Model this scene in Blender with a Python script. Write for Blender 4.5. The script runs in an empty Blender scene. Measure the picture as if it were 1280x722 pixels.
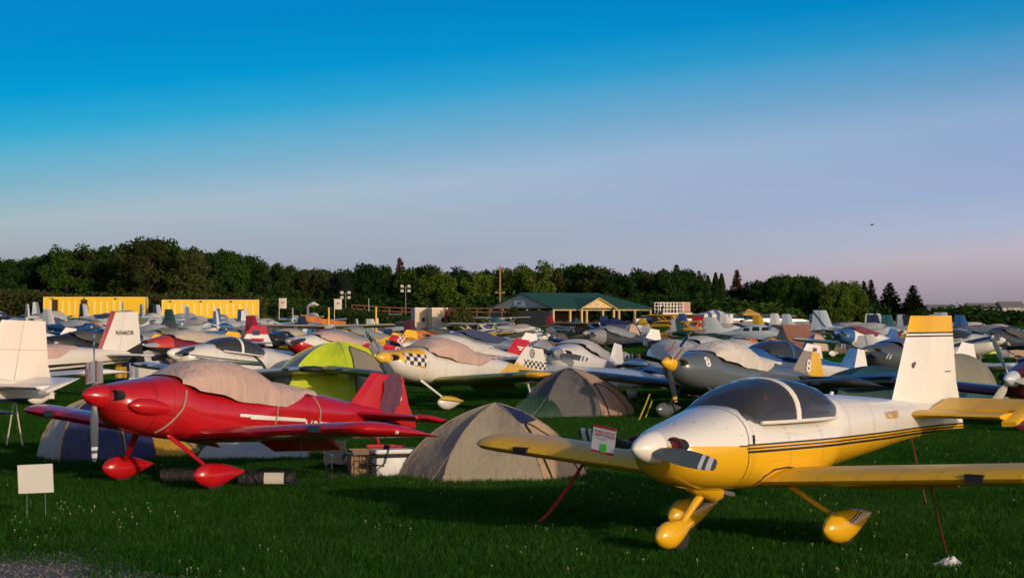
import bpy, bmesh, math, random
from mathutils import Vector, Matrix, noise
from math import sin, cos, pi, sqrt, radians

scene = bpy.context.scene
COL = scene.collection
R = random.Random(7)

# ------------------------------------------------------------------ camera, sky, sun, exposure
F, EYE, HZ = 2600.0, 2.5, 386.0            # focal length in photo pixels, eye height, horizon row
cam = bpy.data.cameras.new("camera")
cam.sensor_width = 36.0
cam.lens = F / 1280 * 36
cam.clip_start, cam.clip_end = 0.5, 9000
camo = bpy.data.objects.new("camera", cam)
COL.objects.link(camo)
camo.location = (0, 0, EYE)
camo.rotation_euler = (pi / 2 + math.atan((HZ - 361) / F), 0, 0)
scene.camera = camo

SUN_EL, SUN_AZ = radians(13.5), radians(146)   # azimuth clockwise from +Y: behind the camera, over its shoulder
sun_dir = Vector((sin(SUN_AZ) * cos(SUN_EL), cos(SUN_AZ) * cos(SUN_EL), sin(SUN_EL)))
sl = bpy.data.lights.new("sun", 'SUN')
sl.energy, sl.angle, sl.color = 2.7, radians(0.9), (1.0, 0.73, 0.47)
so = bpy.data.objects.new("sun", sl)
COL.objects.link(so)
so.rotation_euler = (-sun_dir).to_track_quat('-Z', 'Y').to_euler()
so.location = (60, -80, 60)

world = bpy.data.worlds.new("World")
scene.world = world
world.use_nodes = True
wn, wl = world.node_tree.nodes, world.node_tree.links
wn.clear()
w_out, w_bg = wn.new('ShaderNodeOutputWorld'), wn.new('ShaderNodeBackground')
w_sky = wn.new('ShaderNodeTexSky')
w_sky.sky_type = 'NISHITA'
w_sky.sun_disc = False
w_sky.sun_elevation, w_sky.sun_rotation = SUN_EL, SUN_AZ
w_sky.air_density, w_sky.dust_density, w_sky.ozone_density = 1.0, 1.0, 1.0
w_tc = wn.new('ShaderNodeTexCoord')
w_sep = wn.new('ShaderNodeSeparateXYZ')
wl.new(w_tc.outputs['Generated'], w_sep.inputs[0])
w_t = wn.new('ShaderNodeMath'); w_t.operation = 'MULTIPLY_ADD'      # height in the sky, the blue leaning down to one side
wl.new(w_sep.outputs['X'], w_t.inputs[0]); w_t.inputs[1].default_value = -0.11
wl.new(w_sep.outputs['Z'], w_t.inputs[2])
w_m = wn.new('ShaderNodeMapRange')
w_m.inputs['From Min'].default_value, w_m.inputs['From Max'].default_value = -0.04, 0.60
wl.new(w_t.outputs[0], w_m.inputs['Value'])
w_r = wn.new('ShaderNodeValToRGB')
SKY = [(-0.04, (0.752, 0.72, 1.4)), (0.0023, (0.752, 0.72, 1.4)), (0.0138, (0.581, 0.655, 1.361)), (0.0312, (0.465, 0.547, 1.119)), (0.0485, (0.449, 0.527, 0.99)), (0.0658, (0.447, 0.538, 0.915)), (0.0831, (0.259, 0.47, 0.817)), (0.0992, (0.122, 0.44, 0.795)), (0.1081, (0.042, 0.411, 0.779)), (0.1254, (0.003, 0.353, 0.75)), (0.1465, (0.001, 0.305, 0.69)), (0.2, (0.006, 0.275, 0.635)), (0.36, (0.1, 0.32, 0.635)), (0.6, (0.25, 0.397, 0.655))]
el = w_r.color_ramp.elements
while len(el) < len(SKY): el.new(.5)
for e_, (t_, c_) in zip(el, SKY):
    e_.position = (t_ + .04) / .64; e_.color = (*c_, 1)
wl.new(w_m.outputs[0], w_r.inputs[0])
w_mul = wn.new('ShaderNodeMix'); w_mul.data_type = 'RGBA'; w_mul.blend_type = 'MULTIPLY'
w_b = wn.new('ShaderNodeMapRange'); w_b.interpolation_type = 'SMOOTHSTEP'      # the side of the sky around the sun keeps its own colour
w_b.inputs['From Min'].default_value, w_b.inputs['From Max'].default_value = -0.45, 0.45
wl.new(w_sep.outputs['Y'], w_b.inputs['Value'])
w_side = wn.new('ShaderNodeMix'); w_side.data_type = 'RGBA'
wl.new(w_b.outputs[0], w_side.inputs[0]); w_side.inputs[6].default_value = (.80, .80, .86, 1); wl.new(w_r.outputs[0], w_side.inputs[7])
w_mul.inputs[0].default_value = 1.0
wl.new(w_sky.outputs[0], w_mul.inputs[6]); wl.new(w_side.outputs[2], w_mul.inputs[7])
wl.new(w_mul.outputs[2], w_bg.inputs[0])
w_bg.inputs[1].default_value = 0.15
wl.new(w_bg.outputs[0], w_out.inputs[0])
vs = scene.view_settings
vs.view_transform, vs.look, vs.exposure, vs.gamma = 'Standard', 'None', 0.0, 1.0
scene.cycles.max_bounces = 6
scene.cycles.transparent_max_bounces = 12
scene.cycles.use_denoising = True

# ------------------------------------------------------------------ helpers
def sstep(a, b, v):
    t = min(1, max(0, (v - a) / (b - a)))
    return t * t * (3 - 2 * t)


def wx(px, d): return (px - 640) / F * d
def wz(py, d): return EYE + (HZ - py) / F * d
def gd(px, py):                             # distance at which the ground shows in a photo row
    d = 12.0
    while d < 900:
        if wz(py, d) <= gz(wx(px, d), d): return d
        d *= 1.004
    return d

class MB:
    def __init__(s): s.v, s.f, s.m = [], [], []
    def add(s, vs_, fs, mi=0):
        o = len(s.v); s.v += [tuple(p) for p in vs_]
        for f in fs: s.f.append([i + o for i in f]); s.m.append(mi)
    def box(s, c, d, mi=0, rz=0, M=None):
        x, y, z = d[0] / 2, d[1] / 2, d[2] / 2
        vs_ = [Vector((a * x, b * y, e * z)) for a in (-1, 1) for b in (-1, 1) for e in (-1, 1)]
        if M: vs_ = [M @ p for p in vs_]
        if rz: m = Matrix.Rotation(rz, 3, 'Z'); vs_ = [m @ p for p in vs_]
        c = Vector(c)
        s.add([p + c for p in vs_], [(0, 1, 3, 2), (4, 6, 7, 5), (0, 4, 5, 1), (2, 3, 7, 6), (0, 2, 6, 4), (1, 5, 7, 3)], mi)
    def loft(s, rings, closed=True, cap0=True, cap1=True, mi=0):
        n = len(rings[0]); o = len(s.v)
        for r in rings: s.v += [tuple(p) for p in r]
        for i in range(len(rings) - 1):
            for j in range(n if closed else n - 1):
                k = (j + 1) % n
                s.f.append([o + i * n + j, o + i * n + k, o + (i + 1) * n + k, o + (i + 1) * n + j]); s.m.append(mi)
        if cap0: s.f.append([o + j for j in range(n)][::-1]); s.m.append(mi)
        if cap1: s.f.append([o + (len(rings) - 1) * n + j for j in range(n)]); s.m.append(mi)
    def tube(s, pts, rad, n=8, mi=0, flat=1.0, up=None):
        pts = [Vector(p) for p in pts]
        if not hasattr(rad, '__len__'): rad = [rad] * len(pts)
        rings = []
        for i, p in enumerate(pts):
            t = (pts[min(i + 1, len(pts) - 1)] - pts[max(i - 1, 0)]).normalized()
            u = Vector(up) if up else (Vector((0, 0, 1)) if abs(t.z) < .9 else Vector((1, 0, 0)))
            a = t.cross(u).normalized(); b = a.cross(t).normalized()
            rings.append([p + a * (cos(q) * rad[i] * flat) + b * (sin(q) * rad[i]) for q in [2 * pi * j / n for j in range(n)]])
        s.loft(rings, mi=mi)
    def lathe(s, prof, n=16, axis='X', c=(0, 0, 0), mi=0, sy=1.0):
        c = Vector(c); rings = []
        for h, r in prof:
            ring = []
            for j in range(n):
                q = 2 * pi * j / n; a, b = cos(q) * r, sin(q) * r
                ring.append(c + (Vector((h, a * sy, b)) if axis == 'X' else Vector((a, b, h)) if axis == 'Z' else Vector((a, h, b))))
            rings.append(ring)
        s.loft(rings, mi=mi)
    def quad(s, a, b, c, d, mi=0): s.add([a, b, c, d], [(0, 1, 2, 3)], mi)
    def mesh(s, name, nmat=1, angle=38):
        me = bpy.data.meshes.new(name)
        me.from_pydata(s.v, [], s.f)
        for _ in range(nmat): me.materials.append(None)
        if nmat > 1: me.polygons.foreach_set('material_index', s.m)
        bm = bmesh.new(); bm.from_mesh(me)
        bmesh.ops.recalc_face_normals(bm, faces=bm.faces)
        bm.to_mesh(me); bm.free()
        if angle:
            me.polygons.foreach_set('use_smooth', [True] * len(me.polygons))
            me.set_sharp_from_angle(angle=radians(angle))
        me.update()
        return me

def inst(name, me, mats, parent=None, loc=None, rot=None):
    o = bpy.data.objects.new(name, me); COL.objects.link(o)
    if not isinstance(mats, (list, tuple)): mats = [mats]
    for i, m in enumerate(mats):
        if i < len(o.material_slots):
            o.material_slots[i].link = 'OBJECT'; o.material_slots[i].material = m
    if parent: o.parent = parent
    if loc is not None: o.location = loc
    if rot is not None: o.rotation_euler = rot
    return o

def tag(o, label=None, cat=None, group=None, kind=None):
    if label: o['label'] = label
    if cat: o['category'] = cat
    if group: o['group'] = group
    if kind: o['kind'] = kind
    return o

def empty(name, loc, rz=0, pitch=0, label=None, cat=None, group=None):
    o = bpy.data.objects.new(name, None); COL.objects.link(o)
    o.empty_display_size = .3
    o.location = loc; o.rotation_euler = (0, -pitch, rz)
    return tag(o, label, cat, group)

CACHE = {}
def geo(key, fn):
    if key not in CACHE: CACHE[key] = fn()
    return CACHE[key]

# ------------------------------------------------------------------ materials
class NT:
    def __init__(s, name):
        s.mat = bpy.data.materials.new(name); s.mat.use_nodes = True
        s.n, s.l = s.mat.node_tree.nodes, s.mat.node_tree.links
        s.bsdf = s.n['Principled BSDF']; s.out = s.n['Material Output']
    def node(s, t, **k):
        x = s.n.new(t)
        for a, b in k.items(): setattr(x, a, b)
        return x
    def put(s, sock, v):
        if isinstance(v, bpy.types.NodeSocket): s.l.new(v, sock)
        else: sock.default_value = v
    def m(s, op, a, b=0.0, c=0.0):
        x = s.node('ShaderNodeMath', operation=op)
        for i, v in enumerate((a, b, c)): s.put(x.inputs[i], v)
        return x.outputs[0]
    def mix(s, f, a, b, bt='MIX'):
        x = s.node('ShaderNodeMix', data_type='RGBA', blend_type=bt)
        s.put(x.inputs[0], f)
        for i, v in ((6, a), (7, b)):
            s.put(x.inputs[i], v if isinstance(v, bpy.types.NodeSocket) else (*v[:3], 1))
        return x.outputs[2]
    def noise(s, vec, scale, detail=3, rough=.55):
        x = s.node('ShaderNodeTexNoise'); s.put(x.inputs['Vector'], vec)
        x.inputs['Scale'].default_value = scale; x.inputs['Detail'].default_value = detail; x.inputs['Roughness'].default_value = rough
        return x.outputs[0]
    def ramp(s, v, stops):
        x = s.node('ShaderNodeValToRGB'); e = x.color_ramp.elements
        while len(e) < len(stops): e.new(.5)
        for q, (p, c) in zip(e, stops): q.position = p; q.color = (*c, 1)
        s.put(x.inputs[0], v); return x.outputs[0]
    def bump(s, h, strength=.3, dist=.02):
        b = s.node('ShaderNodeBump'); b.inputs['Strength'].default_value = strength; b.inputs['Distance'].default_value = dist
        s.put(b.inputs['Height'], h); s.l.new(b.outputs[0], s.bsdf.inputs['Normal'])

MATS = {}
def paint(name, base, layers=(), rough=.28, metal=0.0, coat=.25, wear=.10, skin=None):
    """painted skin: a base colour with bands, boxes, checks and discs laid out in the part's own coordinates"""
    if name in MATS: return MATS[name]
    t = NT(name); tc = t.node('ShaderNodeTexCoord'); co = tc.outputs['Object']
    sp = t.node('ShaderNodeSeparateXYZ'); t.l.new(co, sp.inputs[0])
    x, y, z = sp.outputs
    col = (*base, 1)
    for L in layers:
        k = L[0]; c = L[-1]
        if k == 'below': mask = t.m('LESS_THAN', z, t.m('MULTIPLY_ADD', x, L[1], L[2]))
        elif k == 'band':
            mask = t.m('LESS_THAN', t.m('ABSOLUTE', t.m('SUBTRACT', z, t.m('MULTIPLY_ADD', x, L[1], L[2]))), L[3])
            c = L[4]
            if len(L) > 5:
                mask = t.m('MULTIPLY', mask, t.m('GREATER_THAN', x, L[5])); mask = t.m('MULTIPLY', mask, t.m('LESS_THAN', x, L[6]))
        elif k in ('box', 'check'):
            mask = t.m('MULTIPLY', t.m('GREATER_THAN', x, L[1]), t.m('LESS_THAN', x, L[2]))
            mask = t.m('MULTIPLY', mask, t.m('MULTIPLY', t.m('GREATER_THAN', z, L[3]), t.m('LESS_THAN', z, L[4])))
            if k == 'check':
                q = t.m('ADD', t.m('FLOOR', t.m('DIVIDE', x, L[5])), t.m('FLOOR', t.m('DIVIDE', z, L[5])))
                mask = t.m('MULTIPLY', mask, t.m('GREATER_THAN', t.m('PINGPONG', q, 1.0), .5))
        elif k == 'ring':
            dx, dz = t.m('SUBTRACT', x, L[1]), t.m('SUBTRACT', z, L[2])
            d = t.m('SQRT', t.m('ADD', t.m('MULTIPLY', dx, dx), t.m('MULTIPLY', dz, dz)))
            mask = t.m('MULTIPLY', t.m('GREATER_THAN', d, L[3]), t.m('LESS_THAN', d, L[4]))
        elif k == 'tip': mask = t.m('GREATER_THAN', t.m('ABSOLUTE', y), L[1])
        elif k == 'xlt': mask = t.m('LESS_THAN', x, L[1])
        elif k == 'slant': mask = t.m('LESS_THAN', x, t.m('MULTIPLY_ADD', z, L[1], L[2]))
        col = t.mix(mask, col, c)
    if skin:            # skin joints every so often along an axis, with a row of rivets on each side of the joint
        u, v = (x, z) if skin == 'body' else (y, x)
        sp_ = .62 if skin == 'body' else .46
        fu = t.m('MULTIPLY', t.m('ABSOLUTE', t.m('SUBTRACT', t.m('FRACT', t.m('DIVIDE', u, sp_)), .5)), sp_)
        joint = t.m('LESS_THAN', fu, .0035)
        row = t.m('LESS_THAN', t.m('ABSOLUTE', t.m('SUBTRACT', fu, .022)), .006)
        dot = t.m('LESS_THAN', t.m('ABSOLUTE', t.m('SUBTRACT', t.m('FRACT', t.m('DIVIDE', v, .045)), .5)), .16)
        k = t.m('ADD', t.m('MULTIPLY', joint, .45), t.m('MULTIPLY', t.m('MULTIPLY', row, dot), .30))
        col = t.mix(k, col, (.02, .02, .02))
        st_ = t.node('ShaderNodeMapping'); st_.inputs['Scale'].default_value = (.5, 1, 6); t.l.new(co, st_.inputs[0])
        col = t.mix(t.m('MULTIPLY', t.m('GREATER_THAN', t.noise(st_.outputs[0], 2.2, 5, .65), .62), .10), col, (.10, .08, .06))
    n = t.noise(co, 2.3, 4)
    col = t.mix(t.m('MULTIPLY', n, wear), col, (.25, .23, .20), 'MIX') if wear else col
    t.put(t.bsdf.inputs['Base Color'], col)
    t.put(t.bsdf.inputs['Roughness'], t.m('MULTIPLY_ADD', t.noise(co, 6, 3), .16, rough - .06))
    t.bsdf.inputs['Metallic'].default_value = metal
    t.bsdf.inputs['Coat Weight'].default_value = coat
    t.bsdf.inputs['Coat Roughness'].default_value = .12
    t.bump(t.noise(co, 1.7, 2), .06, .03)
    MATS[name] = t.mat
    return t.mat

def plain(name, base, rough=.6, metal=0.0, var=.12, scale=8, bump=.0, emit=None):
    if name in MATS: return MATS[name]
    t = NT(name); co = t.node('ShaderNodeTexCoord').outputs['Object']
    n = t.noise(co, scale, 4)
    t.put(t.bsdf.inputs['Base Color'], t.mix(n, tuple(c * (1 - var) for c in base), tuple(min(1, c * (1 + var)) for c in base)))
    t.bsdf.inputs['Roughness'].default_value = rough; t.bsdf.inputs['Metallic'].default_value = metal
    if bump: t.bump(n, bump, .02)
    if emit: t.bsdf.inputs['Emission Color'].default_value = (*emit[:3], 1); t.bsdf.inputs['Emission Strength'].default_value = emit[3]
    MATS[name] = t.mat
    return t.mat

def cloth(name, base, rough=.8, wrinkle=.5, scale=3.2, stripes=None):
    if name in MATS: return MATS[name]
    t = NT(name); co = t.node('ShaderNodeTexCoord').outputs['Object']
    a = t.noise(co, scale, 5, .6); b = t.noise(co, scale * 14, 2)
    col = t.mix(a, tuple(c * .86 for c in base), tuple(min(1, c * 1.1) for c in base))
    if stripes:
        sp = t.node('ShaderNodeSeparateXYZ'); t.l.new(co, sp.inputs[0])
        col = t.mix(t.m('GREATER_THAN', t.m('PINGPONG', t.m('MULTIPLY', sp.outputs[0], stripes[0]), 1.0), .5), col, stripes[1])
    t.put(t.bsdf.inputs['Base Color'], col)
    t.bsdf.inputs['Roughness'].default_value = rough
    t.bsdf.inputs['Sheen Weight'].default_value = .1 if max(base) > .1 else 0
    st = t.node('ShaderNodeMapping'); st.inputs['Scale'].default_value = (1, 1, .35); t.l.new(co, st.inputs[0])
    w = t.noise(st.outputs[0], scale * 2.2, 4, .6)
    t.bump(t.m('ADD', w, t.m('MULTIPLY', b, .08)), min(1, wrinkle * 1.5), .09)
    MATS[name] = t.mat
    return t.mat

def glass(name, tint=(.10, .11, .12), clear=.35):
    if name in MATS: return MATS[name]
    t = NT(name); t.n.remove(t.bsdf)
    tr = t.node('ShaderNodeBsdfTransparent'); tr.inputs[0].default_value = (*[c * 4.5 for c in tint], 1)
    df = t.node('ShaderNodeBsdfDiffuse'); df.inputs[0].default_value = (*tint, 1)
    gl = t.node('ShaderNodeBsdfGlossy'); gl.inputs['Roughness'].default_value = .06; gl.inputs[0].default_value = (.9, .9, .9, 1)
    a = t.node('ShaderNodeMixShader'); a.inputs[0].default_value = clear
    t.l.new(df.outputs[0], a.inputs[1]); t.l.new(tr.outputs[0], a.inputs[2])
    fr = t.node('ShaderNodeFresnel'); fr.inputs[0].default_value = 1.5
    b = t.node('ShaderNodeMixShader'); t.l.new(fr.outputs[0], b.inputs[0]); t.l.new(a.outputs[0], b.inputs[1]); t.l.new(gl.outputs[0], b.inputs[2])
    t.l.new(b.outputs[0], t.out.inputs[0])
    MATS[name] = t.mat
    return t.mat

def leafy(name, dark, light, trans=.3):
    if name in MATS: return MATS[name]
    t = NT(name); t.n.remove(t.bsdf)
    g = t.node('ShaderNodeNewGeometry'); oi = t.node('ShaderNodeObjectInfo')
    f = t.m('MULTIPLY_ADD', oi.outputs['Random'], .5, t.m('MULTIPLY', g.outputs['Random Per Island'], .5))
    col = t.mix(f, dark, light)
    d = t.node('ShaderNodeBsdfDiffuse'); tr = t.node('ShaderNodeBsdfTranslucent')
    t.l.new(col, d.inputs[0]); t.l.new(col, tr.inputs[0])
    mx = t.node('ShaderNodeMixShader'); mx.inputs[0].default_value = trans
    t.l.new(d.outputs[0], mx.inputs[1]); t.l.new(tr.outputs[0], mx.inputs[2]); t.l.new(mx.outputs[0], t.out.inputs[0])
    MATS[name] = t.mat
    return t.mat

WHITE, OFFW = (.78, .77, .74), (.68, .66, .62)
YEL, RED = (.76, .43, .006), (.46, .003, .010)
BLACK, NAVY, GREY, DKGREY = (.012, .012, .014), (.012, .03, .10), (.22, .23, .25), (.06, .075, .09)
BLUE, DKRED = (.02, .10, .30), (.16, .008, .02)
ORANGE = (.60, .17, .03)
m_white, m_black = paint("white_paint", WHITE), paint("black_paint", BLACK)
m_tyre = plain("tyre_rubber", (.02, .02, .02), .85)
m_metal = plain("bare_metal", (.45, .46, .48), .35, .9)
m_steel = plain("painted_steel_grey", (.13, .135, .14), .5)
m_prop = paint("propeller_grey", (.07, .09, .11), [('box', -9, 9, .70, .745, WHITE), ('box', -9, 9, .79, .85, WHITE)], rough=.35)
m_glass, m_glass2 = glass("smoked_canopy_glass", (.105, .11, .12), .62), glass("clear_canopy_glass", (.16, .17, .19), .35)
m_window = glass("dark_window_glass", (.03, .035, .045), .25)
m_dark = plain("cockpit_black", (.015, .015, .016), .8)
m_seat = plain("seat_grey", (.06, .06, .065), .8)
c_pink, c_grey, c_tan = cloth("pinkish_beige_cover", (.50, .355, .315)), cloth("silver_grey_cover", (.42, .43, .45)), cloth("tan_cover", (.46, .40, .33))
c_white, c_slate = cloth("off_white_cover", (.60, .57, .53)), cloth("slate_grey_cover", (.20, .23, .26))
m_rope = plain("rope", (.55, .50, .42), .9)

# ------------------------------------------------------------------ low-wing aeroplanes
def hermite(xs, ys, x):
    n = len(xs)
    if x <= xs[0]: return ys[0]
    if x >= xs[-1]: return ys[-1]
    i = max(k for k in range(n - 1) if xs[k] <= x)
    def sl(k):
        if k == 0 or k == n - 1: 
            a, b = (0, 1) if k == 0 else (n - 2, n - 1)
            return (ys[b] - ys[a]) / (xs[b] - xs[a])
        d0 = (ys[k] - ys[k - 1]) / (xs[k] - xs[k - 1]); d1 = (ys[k + 1] - ys[k]) / (xs[k + 1] - xs[k])
        return 0 if d0 * d1 <= 0 else 2 * d0 * d1 / (d0 + d1)
    h = xs[i + 1] - xs[i]; t = (x - xs[i]) / h
    return ((2 * t**3 - 3 * t**2 + 1) * ys[i] + (t**3 - 2 * t**2 + t) * h * sl(i) + (-2 * t**3 + 3 * t**2) * ys[i + 1] + (t**3 - t**2) * h * sl(i + 1))

class Body:
    """fuselage as stations: distance aft of the spinner tip, half width, top, bottom, squareness"""
    def __init__(s, rows, am):
        s.rows, s.am = rows, am
        s.c = list(zip(*rows))
    def get(s, a): return [hermite(s.c[0], s.c[k], a) for k in range(1, 5)]
    def ring(s, a, n=24, grow=0.0, th0=-.5 * pi, th1=1.5 * pi, closed=True):
        w, zt, zb, p = s.get(a); w += grow; zm = zb + (zt - zb) * .52; out = []
        m = n if closed else n + 1
        for j in range(m):
            q = th0 + (th1 - th0) * j / n
            cq, sq = cos(q), sin(q)
            y = w * math.copysign(abs(cq) ** (2 / p), cq)
            z = zm + ((zt - zm) if sq > 0 else (zm - zb)) * math.copysign(abs(sq) ** (2 / p), sq) + grow * sq
            out.append(Vector((s.am - a, y, z)))
        return out
    def half(s, a, z):
        w, zt, zb, p = s.get(a); zm = zb + (zt - zb) * .52
        h = (zt - zm) if z > zm else (zm - zb)
        q = min(.999, abs(z - zm) / h)
        return w * (1 - q ** p) ** (1 / p)

def foil(f0, f1, t, n, camber=0.0):
    def yt(x): return 5 * t * (.2969 * sqrt(x) - .126 * x - .3516 * x * x + .2843 * x**3 - .1036 * x**4)
    def cam_(x): return camber * 4 * x * (1 - x)
    xs = [f0 + (f1 - f0) * (1 - cos(pi * k / n)) / 2 for k in range(n + 1)]
    up = [(x, cam_(x) + yt(x)) for x in xs]; lo = [(x, cam_(x) - yt(x)) for x in xs]
    return up + lo[::-1][(1 if f1 >= .999 else 0):(-1 if f0 <= .001 else None)]

def surf(mb, secs, f0=0.0, f1=1.0, n=7, camber=0.0, mi=0):
    rings = []
    for le, te, t, up in secs:
        le, te, up = Vector(le), Vector(te), Vector(up); ch = (te - le).length
        rings.append([le + (te - le) * x + up * (ch * z) for x, z in foil(f0, f1, t, n, camber)])
    mb.loft(rings, mi=mi)

RVK = {'trike': dict(T=1.09, am=2.25), 'tail': dict(T=1.16, am=1.58)}
def rv_body(kind):
    T, am = RVK[kind]['T'], RVK[kind]['am']
    return geo(('body', kind), lambda: Body([
        (.33, .19, T + .13, T - .17, 2.1), (.40, .30, T + .17, T - .26, 2.2), (.52, .385, T + .205, T - .35, 2.3), (.85, .47, T + .285, T - .44, 2.4),
        (1.22, .535, T + .37, T - .48, 2.55), (1.36, .55, T + .40, T - .485, 2.6), (1.62, .565, T + .28, T - .49, 2.8), (2.4, .57, T + .26, T - .47, 2.8), (2.84, .545, T + .28, T - .42, 2.7), (3.04, .52, T + .465, T - .385, 2.5),
        (4.2, .36, T + .40, T - .24, 2.4), (5.0, .20, T + .335, T - .15, 2.2), (5.7, .09, T + .29, T - .09, 2.1), (6.02, .035, T + .26, T - .04, 2)], am))

RV_CAN = [(1.30, .46, .36), (1.41, .48, .425), (1.57, .505, .525), (1.77, .525, .60), (2.0, .535, .645), (2.2, .535, .665), (2.44, .53, .655), (2.66, .515, .62), (2.84, .49, .58), (2.98, .455, .51), (3.05, .44, .46)]   # aft, half width, top above thrust line
def can_ring(B, a, n=14, grow=0.0, drop=.0):
    """one hoop of the bubble, from sill to sill over the top"""
    T = B.T; w = hermite([r[0] for r in RV_CAN], [r[1] for r in RV_CAN], a); h = hermite([r[0] for r in RV_CAN], [r[2] for r in RV_CAN], a)
    z0 = T + .22; out = []
    zt = T + h
    for j in range(n + 1):
        q = pi * j / n; cq, sq = cos(q), sin(q)
        out.append(Vector((B.am - a, (w + grow) * math.copysign(abs(cq) ** .85, cq), z0 + (zt - z0 + grow) * max(0, sq) ** .8)))
    return out

def rv_meshes(kind, lod):
    T, am = RVK[kind]['T'], RVK[kind]['am']
    B = rv_body(kind); B.T = T
    X = lambda a: am - a
    D = {'B': B, 'T': T, 'am': am}
    n = (28, 18, 12)[lod]
    def sts(a0, a1, step): 
        k = max(2, int(round((a1 - a0) / step))); return [a0 + (a1 - a0) * i / k for i in range(k + 1)]
    step = (.12, .3, .5)[lod]
    mb = MB(); mb.loft([B.ring(a, n) for a in sts(1.22, 6.02, step)]); D['fuselage'] = mb.mesh('fuselage')
    mb = MB()
    cs = [.33, .36, .40, .46, .55, .7, .85, 1.03, 1.217] if lod < 2 else [.33, .42, .55, .85, 1.217]
    mb.loft([B.ring(a, n, .004) for a in cs]); D['cowling'] = mb.mesh('cowling', 1, 50)
    # air inlets either side of the spinner, exhaust, spinner
    if lod < 2:
        mb = MB()
        for s_ in (1, -1):
            c = Vector((X(.352), s_ * .235, T + .03))
            rg = lambda r, dx: [c + Vector((dx - abs(cos(q)) * 0.0 - .10 * (.235 + r * cos(q) - .235) * 0, s_ * r * 1.25 * cos(q), r * .72 * sin(q))) for q in [2 * pi * j / 14 for j in range(14)]]
            mb.loft([rg(.105, -.10), rg(.105, .0), rg(.085, .012), rg(.075, -.004)], cap0=False, cap1=True)
        D['air_inlet'] = mb.mesh('air_inlet')
    mb = MB(); pr = [(0, .004), (-.02, .036), (-.06, .075), (-.12, .112), (-.2, .146), (-.27, .165), (-.335, .174)]
    mb.lathe(pr if lod < 2 else pr[::2], (20, 14, 8)[lod], 'X', (X(0), 0, T)); D['spinner'] = mb.mesh('spinner')
    # propeller blade in its own frame: z outward, x forward
    mb = MB(); secs = []
    for r, c, tw in ((.10, .10, 60), (.18, .13, 52), (.3, .175, 43), (.5, .185, 32), (.7, .165, 25), (.82, .14, 21), (.885, .11, 19), (.90, .06, 18)):
        q = radians(tw); d = Vector((sin(q), cos(q), 0)); 
        secs.append((Vector((0, 0, r)) + d * c * .5, Vector((0, 0, r)) - d * c * .5, .12 if r > .2 else .3, Vector((cos(q), -sin(q), 0))))
    surf(mb, secs, n=(6, 4, 2)[lod]); D['blade'] = mb.mesh('blade')
    # wings
    zr, zt_ = T - .39, T - .18; nn = (9, 6, 3)[lod]
    for s_, sd in ((1, 'l'), (-1, 'r')):
        def sec(y, le=1.58, c=1.46, t=.135):
            z = zr + (zt_ - zr) * (y - .5) / 3.25
            return (Vector((X(le), s_ * y, z)), Vector((X(le + c), s_ * y, z + .0)), t, Vector((0, 0, 1)))
        main = [sec(.40), sec(3.45)]
        tip = [sec(3.45), sec(3.62, 1.60, 1.46), sec(3.72, 1.66, 1.42, .11), sec(3.78, 1.78, 1.31, .07), sec(3.80, 1.95, 1.14, .03)]
        if lod == 0:
            mb = MB(); surf(mb, main, 0, .77, nn, .02); D['wing_' + sd] = mb.mesh('wing')
            mb = MB(); surf(mb, tip, 0, 1, nn, .02); D['wing_tip_' + sd] = mb.mesh('wing_tip')
            def hinged(y0, y1, droop):
                mb = MB(); M_ = Matrix.Rotation(radians(droop), 4, 'Y')
                a, b = sec(y0), sec(y1); ss = []
                for q in (a, b):
                    hp = q[0] + (q[1] - q[0]) * .77
                    f = lambda p: hp + (M_ @ (Vector(p) - hp).to_4d()).to_3d() if True else p
                    ss.append((hp + M_.to_3x3() @ (q[0] - hp), hp + M_.to_3x3() @ (q[1] - hp), q[2], M_.to_3x3() @ Vector((0, 0, 1))))
                surf(mb, ss, .775, 1, 4, .02); return mb
            D['flap_' + sd] = hinged(.60, 1.98, -30 if kind == 'trike' else -26).mesh('flap')
            D['aileron_' + sd] = hinged(2.0, 3.44, 2 * s_).mesh('aileron')
            mb = MB(); p = sec(2.95); mb.box(p[0] + Vector((-.035, 0, .006)), (.10, .20, .085)); D['landing_light_' + sd] = mb.mesh('landing_light')
        else:
            mb = MB(); surf(mb, main + tip[1:], 0, 1, nn, .02); D['wing_' + sd] = mb.mesh('wing')
        # horizontal tail: swept leading edge, elevator with a horn at the tip
        zs = T + .17
        def hs(y, t=.09):
            k = (y - .1) / 1.3; le = 4.90 + .27 * k; te = 5.96 + .02 * k
            return (Vector((X(le), s_ * y, zs)), Vector((X(te), s_ * y, zs)), t, Vector((0, 0, 1)))
        mb = MB()
        if lod == 0:
            surf(mb, [hs(.08), hs(1.22), hs(1.24)], 0, .52, 6); D['stab_' + sd] = mb.mesh('horizontal_stabilizer')
            mb = MB(); M3 = Matrix.Rotation(radians(20 if kind == 'trike' else -4), 3, 'Y'); hp = Vector((X(5.46), 0, zs))
            rot = lambda p: hp + M3 @ (Vector(p) - hp)
            surf(mb, [(rot(q[0]), rot(q[1]), q[2], M3 @ Vector((0, 0, 1))) for q in (hs(.12), hs(1.22))], .53, 1, 5)
            e0, e1, e2 = hs(1.225), hs(1.38), hs(1.40, .05)
            surf(mb, [(rot(q[0]), rot(q[1]), q[2], M3 @ Vector((0, 0, 1))) for q in (e0, e1, e2)], .08, 1, 6)
            D['elev_' + sd] = mb.mesh('elevator')
        else:
            surf(mb, [hs(.08), hs(1.33), hs(1.4, .04)], 0, 1, nn); D['stab_' + sd] = mb.mesh('horizontal_stabilizer')
    # fin and rudder
    zb, zf = T + .20, (T + 1.33 if kind == 'trike' else T + .84)
    yv = Vector((0, 1, 0))
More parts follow.
